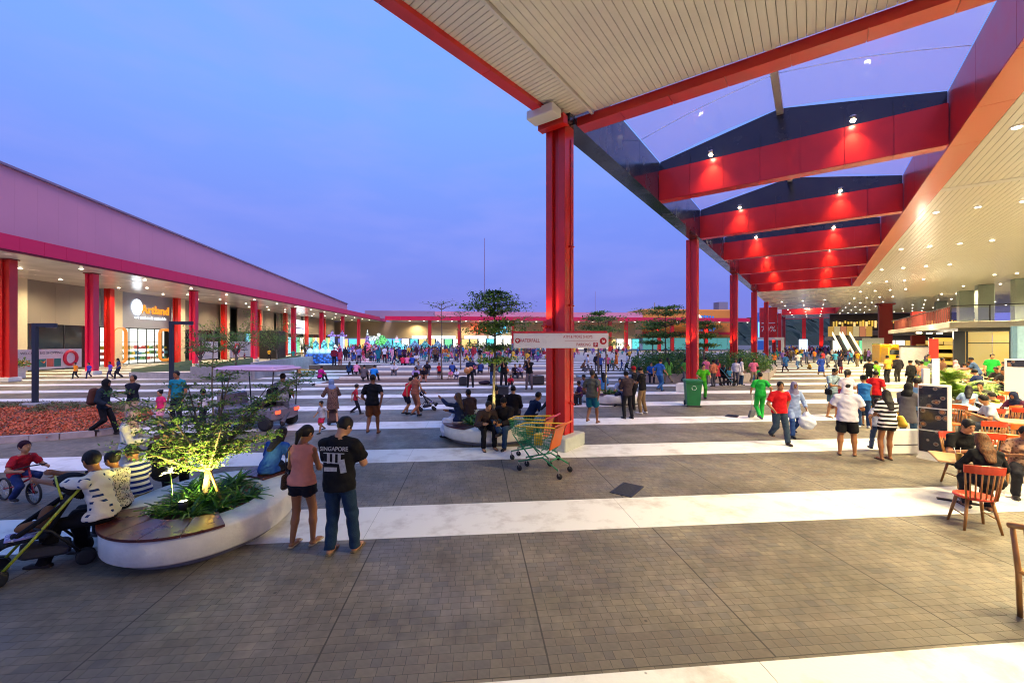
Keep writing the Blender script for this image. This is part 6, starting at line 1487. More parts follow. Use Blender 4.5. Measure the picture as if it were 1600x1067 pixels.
# food trucks
def truck(px, d, label):
    t = thing('food_truck', label, 'truck', at(px, d), R(-25), 'yellow food trucks', .8); Y = mat('truck_yellow', (.78, .42, .01), rough=.35, var=.05, coat=.4)
    m = MB(); a = [m.av(p) for p in ((-.95, 0, .55), (.95, 0, .55), (.95, .0, 1.7), (.85, .35, 2.55), (-.85, .35, 2.55), (-.95, 0, 1.7))]; b = [m.av((q[0], q[1] + (2.6 - q[1]), q[2])) for q in ((-.95, 0, .55), (.95, 0, .55), (.95, 0, 1.7), (.85, .35, 2.55), (-.85, .35, 2.55), (-.95, 0, 1.7))]
    m.af(a); m.af(b[::-1]); [m.af((a[i], b[i], b[(i + 1) % 6], a[(i + 1) % 6])) for i in range(6)]; m.build('cab', Y, t)
    m = MB(); m.quad((-.82, -.01, 1.74), (.82, -.01, 1.74), (.75, .235, 2.32), (-.75, .235, 2.32)); m.build('windscreen', GLASSD, t); MB().box(-1.0, 2.65, .5, 1.0, 5.5, 3.0, .06).build('box_body', Y, t); MB().box(-1.0, -.12, .35, 1.0, -.01, .62, .03).build('bumper', BLACK, t); MB().box(-.55, -.03, .75, .55, -.005, 1.05).build('grille', BLACK, t)
    for x in (-.72, .72):
        MB().lathe([(.001, -.02), (.13, -.02), (.13, .02), (.001, .02)], (x, -.03, 1.1), 12).build('headlight', mat('headlight', (.8, .8, .75), rough=.1), t); wheel(t, (x * 1.1, .7, .4), .4, .24); wheel(t, (x * 1.1, 4.6, .4), .4, .24)
    MB().box(-.7, -.005, 2.62, .7, .5, 2.9, .05).build('roof_sign', Y, t)
truck(1403, 42, 'yellow food truck parked left of the balcony corner'); truck(1476, 44, 'second yellow food truck half hidden under the balcony')
lamp('kiosk_lamp', 'POINT', at(1440, 35, 3.2), 350, (1, .85, .6), None, .3)
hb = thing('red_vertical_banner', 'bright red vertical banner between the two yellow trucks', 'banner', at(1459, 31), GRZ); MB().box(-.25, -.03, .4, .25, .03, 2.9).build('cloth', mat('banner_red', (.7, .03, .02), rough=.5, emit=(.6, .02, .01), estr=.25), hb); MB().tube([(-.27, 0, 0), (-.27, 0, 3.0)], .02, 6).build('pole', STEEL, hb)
for px, d, w, h, c, lab in ((1430, 40, 2.2, 2.2, (.55, .5, .5), 'pale kiosk counter left of the red vertical banner'), (1255, 95, 1.6, 3.2, (.7, .8, 1), 'glowing white display box at the far end of the gallery')):
    t = thing('kiosk', lab, 'kiosk', at(px, d), GRZ); MB().box(-w / 2, -.4, 0, w / 2, .4, h, .03).build('cabinet', emis('kiosk_glow', c, 1.6) if d > 60 else mat('kiosk_pale', c, rough=.5), t); MB().box(-w / 2 - .05, -.45, h + .003, w / 2 + .05, .45, h + .1).build('top', BLACK, t)
# raised deck for the diners
dk_ = [at(1500, 13.6), at(1680, 12.2), at(1680, 40), at(1440, 40), at(1462, 24)]
dck = thing('dining_deck', 'low raised dining deck in front of the restaurant', 'deck', dk_[0]); MB().prism([(p.x - dk_[0].x, p.y - dk_[0].y) for p in dk_], .0, .30).build('platform', mat('deck_tan', (.30, .25, .17), rough=.6, var=.12), dck)
for i, (px, d, lab) in enumerate(((1530, 17.5, 'dining table of the man in olive shirt'), (1560, 19, 'dining table beside the green waiter'), (1585, 17, 'dining table before the white menu sign'), (1515, 23, 'dining table behind the potted palms'), (1545, 25, 'dining table near the glowing glass front'))): table(at(px, d, .30), GRZ, .8, 1.3, lab, TW)
# end colonnade
ec = thing('end_colonnade', 'row of orange lit red columns at the far end of the gallery', 'colonnade', GO, GRZ)
for i, s in enumerate((3.5, 7.0, 10.5, 16.5, 22.0)):
    MB().box(s - .4, 118, 0, s + .4, 118.8, 8.4).build('column', RED, ec); lamp('uplight_lamp', 'SPOT', gw(s, 117.3, .6), 700, (1, .45, .15), None, .1, 60, .7, gw(s, 118, 6))
MB().box(-.5, 118, 8.42, 30, 118.8, 9.2).build('beam', RED, ec)
pb = thing('gate_portal', 'pale portal frame across the columns under the sale banner', 'portal', gw(-.4, 62), GRZ); MB().box(-1.6, -.2, 2.9, 2.4, .2, 3.3).build('lintel', WHITE, pb); MB().box(2.0, -.19, 0, 2.38, .19, 2.897).build('post', WHITE, pb)

# ------------------------------------------------------------------ lantern fair in the far plaza
def glow(c, s):
    nm = 'lantern_%d_%d_%d_%d' % (*[int(k * 99) for k in c], int(s * 10))
    if nm in MATS: return MATS[nm]
    m = emis(nm, c, s * .75); t = m.node_tree; b = t.nodes['Principled BSDF']; tcn = t.nodes.new('ShaderNodeTexCoord')
    v = t.nodes.new('ShaderNodeTexVoronoi'); v.inputs['Scale'].default_value = 2.6; t.links.new(tcn.outputs['Object'], v.inputs['Vector'])
    mr = t.nodes.new('ShaderNodeMapRange'); mr.inputs[1].default_value = .05; mr.inputs[2].default_value = .6; mr.inputs[3].default_value = s * 1.5; mr.inputs[4].default_value = s * .18
    t.links.new(v.outputs['Distance'], mr.inputs[0]); t.links.new(mr.outputs[0], b.inputs['Emission Strength']); return m
def lantern(name, label, px, d, parts, rz=0.0, z=.45):
    t = thing(name, label, 'light display', at(px, d, z), rz, 'glowing lantern displays of the plaza fair', .66)
    for nm, fn, m in parts: b = MB(); fn(b); b.build(nm, m, t)
    return t
CY1, BL1, PK1, WT1, PU1, GN1 = glow((.15, .75, 1), 1.5), glow((.03, .18, 1), .9), glow((1, .12, .4), 1.0), glow((.8, .95, 1), 2.2), glow((.45, .3, 1), 1.0), glow((.2, 1, .25), 1.2)
WT0 = mat('frost_white', (.6, .75, .85), rough=.4, emit=(.25, .6, .9), estr=.35)
def dome(b, x, y, z, r, h, n=12): b.lathe([(r, z), (r * .95, z + h * .35), (r * .7, z + h * .7), (r * .25, z + h * .93), (.01, z + h)], (x, y, 0), n)
def spire(b, x, y, z, r, h): b.lathe([(r, z), (r * .8, z + h * .3), (r * .25, z + h * .7), (.01, z + h)], (x, y, 0), 8)
lantern('ice_castle_lantern', 'big icy white and blue lantern boat left in the fair', 505, 43, [('hull', lambda b: b.lathe([(1.0, 0), (2.2, .4), (2.3, 1.3), (2.0, 1.5), (.01, 1.5)], (0, 0, 0), 20, 1.2, .6), BL1), ('frost_band', lambda b: [dome(b, x, -.3, 1.5, .55, .9) for x in (-1.9, -.95, 0, .95, 1.9)], WT0), ('towers', lambda b: [b.lathe([(.45, 1.5), (.42, 2.9), (.5, 3.0), (.01, 3.7)], (x, .3, 0), 10) for x in (-1.3, 0, 1.2)], CY1), ('beacon', lambda b: dome(b, 1.9, 0, 2.4, .3, .5), WT1)])
lantern('arch_lantern', 'tall pale lantern archway behind the icy lantern boat', 527, 56, [('posts', lambda b: [b.box(x - .35, -.3, 0, x + .35, .3, 4.4, .05) for x in (-1.0, 1.0)], WT0), ('crown', lambda b: (b.box(-1.9, -.3, 4.41, 1.9, .3, 4.8, .05), spire(b, -1, 0, 4.8, .4, 1.0), spire(b, 1, 0, 4.8, .4, 1.0)), PU1)])
lantern('swan_lantern', 'curled glowing pink swan lantern in the fair', 573, 60, [('body', lambda b: b.tube([(1.2, 0, .5), (.4, 0, .4), (-.7, 0, .8), (-.6, 0, 1.6), (.3, 0, 1.9), (.6, 0, 2.6), (0, 0, 3.0), (-.6, 0, 2.8)], [.3, .6, .62, .5, .42, .38, .32, .12], 10), PK1), ('wing', lambda b: dome(b, .8, .2, .6, .7, 1.2), glow((1, .35, .7), .9))])
lantern('tower_lantern', 'tall violet tiered tower lantern behind the pink swan', 574, 72, [('tiers', lambda b: [b.lathe([(1.3 - k * .2, k * 1.0), (1.0 - k * .17, k * 1.0 + .9)], (0, 0, 0), 10) for k in range(5)], PU1), ('finial', lambda b: spire(b, 0, 0, 5, .3, 1.6), WT1)])
lantern('bright_screen', 'bright white lit screen over the fair', 584, 82, [('screen', lambda b: b.box(-1.6, 0, 3.6, 1.6, .2, 5.0), WT1), ('posts', lambda b: [b.box(x - .08, 0, 0, x + .08, .15, 3.59) for x in (-1.4, 1.4)], STEEL)])
lantern('tree_lantern', 'round green lantern tree in the fair', 597, 76, [('crown', lambda b: [b.lathe([(.01, -1.0), (.8, -.6), (1.0, 0), (.7, .7), (.01, 1.0)], (x, 0, z), 10) for x, z in ((0, 4.2), (-.9, 3.2), (.9, 3.3))], GN1), ('trunk', lambda b: b.tube([(0, 0, 0), (0, 0, 3.2)], .2, 8), BARK)])
lantern('peacock_lantern', 'huge cyan fan shaped lantern in mid fair', 622, 64, [('fan', lambda b: [b.tube([(0, 0, .6), (math.cos(a) * 1.6, .1, .6 + math.sin(a) * 1.8), (math.cos(a) * 3.1, .3, .5 + math.sin(a) * 2.8)], [.16, .22, .08], 6) for a in np.linspace(.1, 3.04, 15)], CY1), ('heart', lambda b: dome(b, 0, -.3, .4, 1.0, 1.6), WT1), ('base', lambda b: b.lathe([(2.6, 0), (2.4, .5), (.01, .5)], (0, 0, 0), 20), WT0)])
lantern('pagoda_lantern', 'small striped white pagoda lantern on a pole', 620, 55, [('pole', lambda b: b.tube([(0, 0, 0), (0, 0, 3.2)], .06, 6), BLACK), ('tiers', lambda b: [b.lathe([(.62 - k * .1, 3.2 + k * .28), (.5 - k * .1, 3.36 + k * .28), (.01, 3.4 + k * .28)], (0, 0, 0), 10) for k in range(5)], mat('tier_white', (.7, .6, .65), rough=.5, emit=(1, .8, .8), estr=.4))])
lantern('flower_lantern', 'orange and white flower lantern cluster in the fair', 633, 62, [('petals', lambda b: [dome(b, x, y, .3, .5, .8) for x, y in ((0, 0), (.9, .2), (-.8, .1), (.4, -.5))], glow((1, .5, .1), 1.0)), ('stems', lambda b: [b.tube([(x, y, 0), (x, y, .4)], .08, 5) for x, y in ((0, 0), (.9, .2), (-.8, .1), (.4, -.5))], BARK)])
for px, d, c, lab in ((648, 66, (.2, .45, 1), 'blue tent lantern right of the cyan fan'), (664, 70, (.1, .6, .75), 'teal tent lantern right of the blue tent'), (684, 74, (.25, .5, .9), 'pale blue tent lantern before the far shops'), (606, 70, (.1, .6, .8), 'teal tent lantern left of the cyan fan')):
    lantern('tent_lantern', lab, px, d, [('roof', lambda b: b.lathe([(1.9, 2.0), (1.0, 2.6), (.15, 3.6), (.01, 3.8)], (0, 0, 0), 8, smooth=False), glow(c, .8)), ('legs', lambda b: [b.box(x - .06, y - .06, 0, x + .06, y + .06, 2.0) for x in (-1.2, 1.2) for y in (-1.2, 1.2)], STEEL)])
lantern('spot_lamp_mast', 'mast with one bright floodlight above the fair', 592, 68, [('mast', lambda b: b.tube([(0, 0, 0), (0, 0, 5.0)], .08, 6), STEEL), ('flood', lambda b: b.obox((0, -.1, 5.1), (.7, .2, .5), 0, .4, 0, .04), glow((.8, .95, 1), 9))])
lamp('fair_lamp', 'POINT', at(620, 60, 4.5), 900, (.4, .8, 1), None, 1.0); lamp('fair_lamp', 'POINT', at(510, 40, 3.4), 320, (.35, .7, 1), None, .8); lamp('fair_lamp', 'POINT', at(570, 56, 3.5), 300, (1, .4, .7), None, .6)
# ------------------------------------------------------------------ the people, one by one
def P_(px, py, h, yaw, pose, top, tc_, bot, bc, hair, label, **k):
    return person(gp(px, py, k.get('z') or 0.0), h, yaw, pose, top, tc_, bot, bc, hair, label, **k)
def S_(px, d, h, yaw, pose, top, tc_, bot, bc, hair, label, z=0.0, **k):
    return person(at(px, d, z), h, yaw, pose, top, tc_, bot, bc, hair, label, **k)
# foreground couple
wpk, iw = P_(470, 853, 1.57, -6, 'hipshift', 'sleeveless', 'd98a72', 'mini', '14161f', 'pony', 'woman in sleeveless pink top and navy shorts standing beside the man in black', fem=True, feet='sandal', fc='b8a27c', sk=1)
mbk, im = P_(531, 866, 1.725, -4, 'phone_r', 'loose', '111113', 'jeans', ('20384f', 'denim', '18293c'), 'short', 'man in black printed tee and blue jeans standing left of centre', girth=1.1, feet='sandal', fc='6b5a44', sk=2)
# print on the black tee: letters and a grey motif lying on the back
PR = mat('tee_print', (.42, .42, .40), rough=.8, var=.3, vscale=30); bkz = 1.33
bxo = link('back_print', None, mbk, (0, -.148, 1.30)); bxo.rotation_euler = (R(88), 0, 0)
bxo.name = 'back_print'
text('print_lettering', 'SINGAPORE', .072, PR, bxo, (0, .055, .004), (0, 0, 0), .002, sx=.92, bold=.001)
m = MB()
for x in (-.085, -.02, .05): m.box(x, -.12, 0, x + .035, .0, .004)
m.obox((.11, -.15, .002), (.075, .16, .004), .2); m.obox((-.04, -.19, .002), (.16, .05, .004)); m.bar((-.14, -.10, .003), (.1, -.12, .003), .012, .004); m.bar((-.13, .005, .003), (.13, .0, .003), .01, .004)
m.build('print_motif', PR, bxo)
# her shoulder bag
hb_ = thing('shoulder_bag', 'small woven bag hanging at the side of the woman in pink', 'bag', wpk.location, wpk.rotation_euler.z)
F = Field((-.5, -.2, .5), (.0, .25, 1.1), .012); F.cone((-.235, .02, .90), (-.235, .02, .78), .07, .085, .02, side=(0, 1, 0), flat=.4); me = mesh_np('pouch', *F.mesh(), True); me.materials.append(fabric('5a4a35', 'knit', '2a2118')); link('pouch', me, hb_)
MB().tube([(-.23, .02, .95), (-.19, -.03, 1.12), (-.13, -.11, 1.24), (-.10, -.05, 1.335), (-.13, .07, 1.26), (-.21, .07, 1.0), (-.23, .03, .93)], .007, 6).build('strap', mat('strap_dark', (.03, .02, .02), rough=.6), hb_)
# seated on and around the front planter
S_(163, 5.22, 1.70, 98, 'sit_stroller', 'tee', ('e6e2d2', 'checks', '1f3a6e'), 'jeans', '121216', 'short', 'man in white and blue knit shirt seated on planter holding the stroller', z=-.02, fc='2a1e18', sk=1)
S_(188, 5.70, 1.52, 95, 'sit', 'tee', ('d8d0c4', 'dots', '15151a'), 'jeans', '1a1a20', 'bun', 'person in black and white dotted top seated beside the knit shirt man', fem=True)
S_(218, 6.25, 1.42, 70, 'sit_phone', 'tee', ('e8e4de', 'stripes', '1c2f78'), 'shorts', 'b0904a', 'short', 'boy in blue and white striped shirt seated on the planter', child=True)
S_(258, 6.85, 1.66, 20, 'sit', 'tee', '101013', 'jeans', '16161c', 'short', 'man in black shirt seated behind the lit tree branches', girth=1.1)
S_(418, 7.1, 1.62, -14, 'sit_lean', 'tee', '1f4a9e', 'jeans', '1c1e28', 'long', 'person in royal blue tee bent over on the planter back edge', sk=2)
S_(203, 7.0, 1.58, -72, 'phone', 'long', 'e2dcd2', 'wide', 'cfc8ba', 'hijab', 'woman in white blouse and mauve headscarf standing behind the planter', fem=True, hc_=('a08898', 'floral', '7a6070'), eyes=True)
# left middle ground
pb_, ib_ = P_(163, 680, 1.62, -78, 'walk', 'jacket', '15202e', 'jeans', '121217', 'hijab', 'person in dark hood and navy jacket with brown backpack by the red bed', hc_='101014', eyes=True)
bpk = thing('backpack', 'brown backpack on the back of the person in navy jacket', 'backpack', pb_.location, pb_.rotation_euler.z); F = Field((-.3, -.55, .7), (.3, .1, 1.5), .02); F.cone((0, -.25, 1.28), (0, -.27, .98), .15, .18, .05, side=(1, 0, 0), flat=.62); F.cone((0, -.34, 1.12), (0, -.34, .98), .10, .11, .04, side=(1, 0, 0), flat=.5); me = mesh_np('sack', *F.mesh(), True); me.materials.append(fabric('4a2c26')); link('sack', me, bpk)
P_(207, 668, 1.62, 176, 'lookup', 'long', '161b28', 'jeans', 'b09a7c', 'short', 'person in dark hooded top with folded arms looking upward', eyes=True)
P_(277, 664, 1.72, 178, 'stand', 'tee', '167a8c', 'jeans', '1a1c24', 'short', 'man in teal polo shirt walking toward the camera', girth=1.12, eyes=True)
P_(251, 667, 1.12, 170, 'stand', 'tee', 'e0306a', 'shorts', 'd890a0', 'bun', 'small girl in bright pink left of the man in teal', child=True)
P_(318, 667, 1.15, 80, 'stand', 'tee', 'd0ccd4', 'jeans', '2a2a36', 'cap', 'child with dark beanie right of the man in teal', hc_='1a1a20', child=True)
for px, py, h, yw, c, b, lab, hr in ((118, 592, 1.15, 180, 'e88a1a', '22242c', 'child in orange shirt before the white hoarding', 'short'), (139, 591, 1.10, 185, '3a3ab0', '242a5a', 'child in blue shirt beside the first red columns', 'short'), (172, 591, 1.18, 170, '5a46c0', '2a2a50', 'child in violet shirt near the craft shop', 'short'), (185, 592, 1.50, 150, '23306e', '1c1c28', 'woman in dark blue walking past the craft shop', 'long')):
    P_(px, py, h, yw, 'walk2', 'tee', c, 'jeans', b, hr, lab)
# child rider at left edge
bk = S_(28, 7.0, 1.22, 255, 'bike', 'tee', 'b02030', 'jeans', '2a3a6a', 'cap', 'child in red riding a small bicycle at the left edge', hc_='301020', child=True, z=-.02)
kb = thing('kids_bicycle', 'small dark bicycle ridden by the child at the left edge', 'bicycle', bk[0].location + Vector((0, 0, .02)), bk[0].rotation_euler.z)
m = MB(); m.tube([(0, -.05, .45), (0, -.08, .25)], .014, 6); m.tube([(0, -.05, .40), (0, .30, .46)], .016, 6); m.tube([(0, -.06, .26), (0, .30, .42)], .016, 6); m.tube([(0, .27, .60), (0, .40, .19)], .014, 6); m.tube([(0, -.06, .26), (0, -.36, .19)], .012, 6); m.build('frame', mat('bike_red', (.4, .02, .03), rough=.4), kb); MB().tube([(-.2, .33, .62), (0, .30, .63), (.2, .33, .62)], .012, 6).build('handlebar', BLACK, kb); MB().obox((0, -.06, .47), (.12, .22, .05), 0, 0, 0, .02).build('saddle', BLACK, kb)
for y_ in (.40, -.36):
    w_ = MB().tube([(0, y_ + .175 * math.cos(a), .19 + .175 * math.sin(a)) for a in np.linspace(0, 6.2832, 22, endpoint=False)], .017, 6, closed=True).build('wheel', RUBBER, kb)
    m = MB(); [m.tube([(0, y_, .19), (0, y_ + .165 * math.cos(a), .19 + .165 * math.sin(a))], .003, 4) for a in np.linspace(0, 6.2832, 12, endpoint=False)]; m.build('spokes', STEEL, w_)
# plaza centre left
P_(441, 668, 1.70, 10, 'walk', 'tee', '8a8c98', 'jeans', '565a66', 'short', 'man in grey tee and grey trousers walking behind the planter tree', girth=1.1)
P_(520, 664, 1.52, 35, 'push', 'tunic', ('6a5048', 'floral', '40302c'), 'skirt', '4c3a38', 'hijab', 'woman in brown robe and blue headscarf bending to a toddler', fem=True, hc_='6a7ea8')
P_(503, 676, .92, 160, 'walk', 'tee', 'b8b4bc', 'shorts', 'd02c50', 'short', 'toddler in grey top and pink shorts walking by the couple', child=True)
P_(556, 648, 1.10, -60, 'walk', 'tee', 'b02838', 'jeans', '1c1c28', 'short', 'boy in red shirt walking across the white stripes', child=True)
P_(582, 679, 1.74, 4, 'walk2', 'tee', '111216', 'shorts', '7a4a2c', 'short', 'man in black tee and brown shorts walking away', feet='sandal', fc='3a2016')
P_(635, 648, 1.42, -40, 'push', 'tee', 'c81428', 'shorts', '1c2030', 'short', 'boy in red tee leaning by the small stroller')
P_(649, 652, 1.60, -30, 'walk', 'sleeveless', '9a5a44', 'tight', 'a0664a', 'bun', 'woman in brown dress walking with the small stroller', fem=True)
# seated on terraces
for px, d, z, h, yw, c, b, hr, lab, ps in ((499, 26.8, .13, 1.6, -20, 'b8147c', '20222c', 'bun', 'person in magenta top seated on the first terrace', 'sit_low'), (568, 26.9, .13, 1.7, 5, '5a5258', '2a2a30', 'short', 'person in grey top seated on the terrace', 'sit_low'), (583, 26.9, .13, 1.7, -5, '1a7ed0', '20242e', 'short', 'person in sky blue top seated on the terrace', 'sit_low'), (545, 30.2, .26, 1.55, 5, '1c3c66', '20202c', 'long', 'person in dark blue seated on the second terrace', 'sit_low'), (556, 30.2, .26, 1.55, 0, 'e08cb0', '20202c', 'short', 'person in pale pink seated on the second terrace', 'sit_low'), (651, 26.6, .13, 1.6, 175, 'a088b8', '2a2430', 'long', 'woman in lilac top seated facing on the terrace', 'sit_low'), (663, 26.6, .13, 1.6, 185, '1c1420', '9a6a5a', 'long', 'woman in black seated beside the lilac top', 'sit_low'), (751, 31, .26, 1.6, 10, '223a78', '20202c', 'short', 'person in navy seated behind the guitarist', 'sit_low'), (705, 28.5, .13, 1.1, 170, 'd87aa0', 'c0a090', 'bun', 'small child in pink seated on the terrace', 'sit_low'), (714, 28.7, .13, 1.1, 180, 'dce0f0', '404870', 'short', 'small child in white seated on the terrace', 'sit_low'), (805, 29.5, .13, 1.6, 178, '241c2c', '20202c', 'short', 'man in black seated left of the column sign', 'sit_low'), (812, 29.5, .13, 1.6, 182, '9c90b4', '30303c', 'long', 'woman in grey seated left of the column sign', 'sit_low')):
    S_(px, d, h, yw, ps, 'tee', c, 'jeans', b, hr, lab, z=z)
P_(686, 592, 1.05, 178, 'stand', 'tee', 'd01c28', 'shorts', '2a2030', 'short', 'small boy in red tee standing on the terrace', child=True, z=.13)
# fair visitors
for px, d, h, yw, c, b, hr, lab, ps, tp in ((522, 38, 1.72, 10, '7a1c34', '20202c', 'short', 'man in maroon before the icy lantern boat', 'stand', 'long'), (531, 38.2, 1.6, -10, 'b8405a', '8a5040', 'hijab', 'woman in rose with scarf before the icy lantern boat', 'stand', 'tunic'), (561, 42, 1.7, 15, '8878b0', '22223a', 'short', 'man in lilac shirt facing the fair', 'stand', 'tee'), (591, 45, 1.65, 0, '1a6a80', '1a6a80', 'hijab', 'woman in long teal dress in the fair', 'stand', 'dress'), (601, 45, 1.68, 0, 'd8d4e4', '24242e', 'short', 'man in white shirt beside the teal dress', 'stand', 'tee'), (606, 46, 1.6, 0, 'b0a4cc', '30303c', 'long', 'woman in pale lilac in the fair', 'stand', 'tee'), (615, 43, 1.62, 170, 'e0a0b8', 'd0a0b0', 'long', 'woman in pink dress near the pagoda lantern', 'stand', 'dress'), (625, 43, 1.66, 20, '3a4888', '20202c', 'short', 'man in blue near the pagoda lantern', 'stand', 'tee'), (632, 43, 1.7, -10, '401c40', '201c28', 'short', 'man in plum shirt right of the pagoda lantern', 'stand', 'tee'), (671, 47, 1.65, 30, '8c7cb8', '2c2c40', 'hijab', 'woman in lilac walking beyond the terrace', 'walk', 'tunic'), (681, 48, 1.7, -20, '4a3a70', '20202c', 'short', 'man in dark violet beyond the terrace', 'walk', 'tee')):
    S_(px, d, h, yw, ps, tp, c, 'jeans', b, hr, lab, z=.45, hc_='3c3450' if hr == 'hijab' else None)
for px, c, lab in ((629, 'd0284c', 'person in crimson seated on the terrace edge'), (636, 'e878a0', 'person in pink seated on the terrace edge'), (644, '2a4ca0', 'person in blue seated on the terrace edge')): S_(px, 38.4, 1.6, 10, 'sit_low', 'tee', c, 'jeans', '26263a', 'short', lab, z=.45)
# band
gt, ig = P_(735, 605, 1.74, 182, 'guitar', 'tee', '1c2c4c', 'jeans', '14141c', 'short', 'guitarist in navy tee playing an orange guitar', res=.02)
gu = thing('acoustic_guitar', 'orange acoustic guitar held by the guitarist', 'guitar', gt.location, gt.rotation_euler.z)
m = MB(); m.M = Matrix.Translation((.10, .21, 1.03)) @ Matrix.Rotation(R(28), 4, 'Y') @ Matrix.Rotation(R(90), 4, 'X')
m.lathe([(.001, -.04), (.19, -.04), (.20, 0), (.19, .04), (.001, .04)], (.08, 0, 0), 20); m.lathe([(.001, -.039), (.14, -.039), (.15, 0), (.14, .039), (.001, .039)], (-.14, 0, 0), 18); m.build('body', mat('guitar_wood', (.5, .2, .05), rough=.3, coat=.4), gu)
m = MB(); m.M = Matrix.Translation((.10, .21, 1.03)) @ Matrix.Rotation(R(28), 4, 'Y') @ Matrix.Rotation(R(90), 4, 'X'); m.box(-.75, -.03, .03, -.2, .03, .055); m.build('neck', mat('neck_dark', (.08, .04, .02), rough=.4), gu)
P_(787, 607, 1.78, 180, 'mic', 'tee', '121216', 'jeans', '16161e', 'short', 'singer in black holding a microphone behind the stage speaker', girth=1.05, res=.02)
P_(827, 608, 1.78, 165, 'mic', 'tee', '121214', 'jeans', '6a5a5c', 'short', 'man in black tee and grey trousers left of the near column', res=.02)
P_(770, 602, 1.66, 5, 'stand', 'tee', '1a1a22', 'jeans', ('33507a', 'denim', '24385a'), 'short', 'person in jeans half hidden by the middle planter tree')
P_(797, 604, 1.2, 190, 'crouch', 'tee', 'c82440', 'jeans', '20202c', 'short', 'child in red crouching beside the singer')
# around the middle planter
S_(718, 11.6, 1.60, 62, 'sit_hold_up', 'long', '16264e', 'wide', 'd4d2dc', 'long', 'woman in navy with long brown hair raising a phone', fem=True, hc_=mat('hair_darkbrown', (.03, .014, .01), rough=.45, var=.3, vscale=40))
S_(735, 12.3, 1.62, 40, 'sit', 'jacket', '3a2c30', 'jeans', '1c1c24', 'short', 'man in brown jacket seated behind the woman with the phone')
S_(775, 12.75, 1.70, 5, 'sit', 'tee', '111114', 'jeans', '1a1a22', 'short', 'man in black seen from behind left of the planter tree')
S_(801, 12.7, 1.70, -8, 'sit', 'jacket', '1a1518', 'jeans', '1a1a22', 'short', 'man in dark jacket seen from behind right of the planter tree')
S_(757, 10.75, 1.66, -160, 'sit_lean', 'jacket', '40322f', 'jeans', '131318', 'short', 'man in brown jacket bending toward his phone on the middle planter', feet='sandal', fc='2a1812')
S_(792, 10.80, 1.72, 158, 'sit_cross', 'jacket', '211b1c', 'jeans', ('28405c', 'denim', '1c2e46'), 'cap', 'man in black cap and blue jeans seated on the middle planter', hc_='101013')
S_(826, 11.9, 1.70, -60, 'sit_lean', 'tee', '14223e', 'jeans', '15151c', 'short', 'man in dark blue shirt seated left of the red column')
S_(843, 11.5, 1.60, -70, 'sit_lean', 'tee', 'a8a8a4', 'mini', 'a8a49c', 'long', 'woman in grey with dark hair seated against the red column', fem=True)
# right of the column
P_(925, 662, 1.76, -30, 'walk2', 'tee', '5a5c50', 'shorts', '14667e', 'cap', 'man in olive tee and teal shorts walking right of the column', hc_='3a3a38', feet='sandal', fc='4a2a1c')
P_(980, 654, 1.64, 20, 'phone', 'jacket', '3c3034', 'jeans', '17171d', 'cap', 'man in brown checked shirt and black cap standing by the right planter', hc_='141416')
P_(1003, 646, 1.74, 50, 'phone', 'tee', '131316', 'jeans', '7c6446', 'short', 'man in black tee and khaki trousers standing by the right planter', fc='d0ccc8')
P_(991, 640, 1.70, 60, 'stand', 'tee', '1a1a1e', 'jeans', '15151a', 'cap', 'man with red cap partly hidden behind the khaki trousers man', hc_='a01820')
for px, d, yw, c, b, hr, lab, ps in ((907, 17.7, 110, '40204a', '1c1820', 'short', 'small child in purple seated at the right planter end', 'sit'), (915, 18.0, 120, 'a8a0b4', '2a2a34', 'short', 'person in pale grey seated on the right planter', 'sit'), (932, 18.5, 20, 'e0628a', 'c8ccd4', 'long', 'woman in bright pink top seated on the right planter', 'sit'), (943, 19.2, 0, '4c8cc4', '8aa050', 'long', 'woman in light blue seated on the far side of the right planter', 'sit'), (972, 17.7, 150, 'b8c4dc', '1c2440', 'short', 'man in pale blue leaning forward on the right planter', 'sit_lean')):
    S_(px, d, 1.25 if 'child' in lab else 1.62, yw, ps, 'tee', c, 'jeans', b, hr, lab)
S_(1017, 26.6, 1.70, 170, 'sit', 'tee', '1c54a8', 'jeans', '1a1e2c', 'short', 'man in blue seated on the shrub bed wall', z=.05)
P_(1031, 612, 1.78, -60, 'walk', 'tee', '3a70b0', 'jeans', '2c5a8c', 'short', 'man in light blue shirt and blue jeans walking past the shrub bed')
P_(1097, 622, 1.70, 170, 'push', 'tee', '4cb020', 'jeans', '2e8a20', 'short', 'cleaner in lime shirt and orange vest pushing the wheelie bin', girth=1.1)
P_(1115, 604, 1.58, 15, 'stand', 'long', 'b06a50', 'jeans', '4a4a54', 'bun', 'woman in peach jacket with backpack before the shrub bed', fem=True)
P_(1130, 601, 1.60, 175, 'sit', 'tee', '141418', 'jeans', '1c1c24', 'short', 'woman in black bending over the teal stroller', fem=True)
P_(1179, 600, 1.66, 160, 'sit', 'tee', '17151f', 'jeans', ('5a84b4', 'denim', '46709c'), 'bun', 'woman in black and pale jeans seated on the bed wall', fem=True)
P_(1185, 603, 1.1, 30, 'stand', 'tee', '1c8a3c', 'jeans', '1c1c24', 'short', 'child in green leaning by the bed wall', child=True)
P_(1150, 602, 1.6, 140, 'stand', 'long', 'd8d4dc', 'jeans', '4a4a58', 'long', 'woman in white beside the third gallery column', fem=True)
jan, ij = P_(1188, 656, 1.64, -15, 'walk2', 'tee', '18a03a', 'jeans', '1ea43e', 'short', 'janitor in bright green uniform sweeping under the gallery', fc='3a3050')
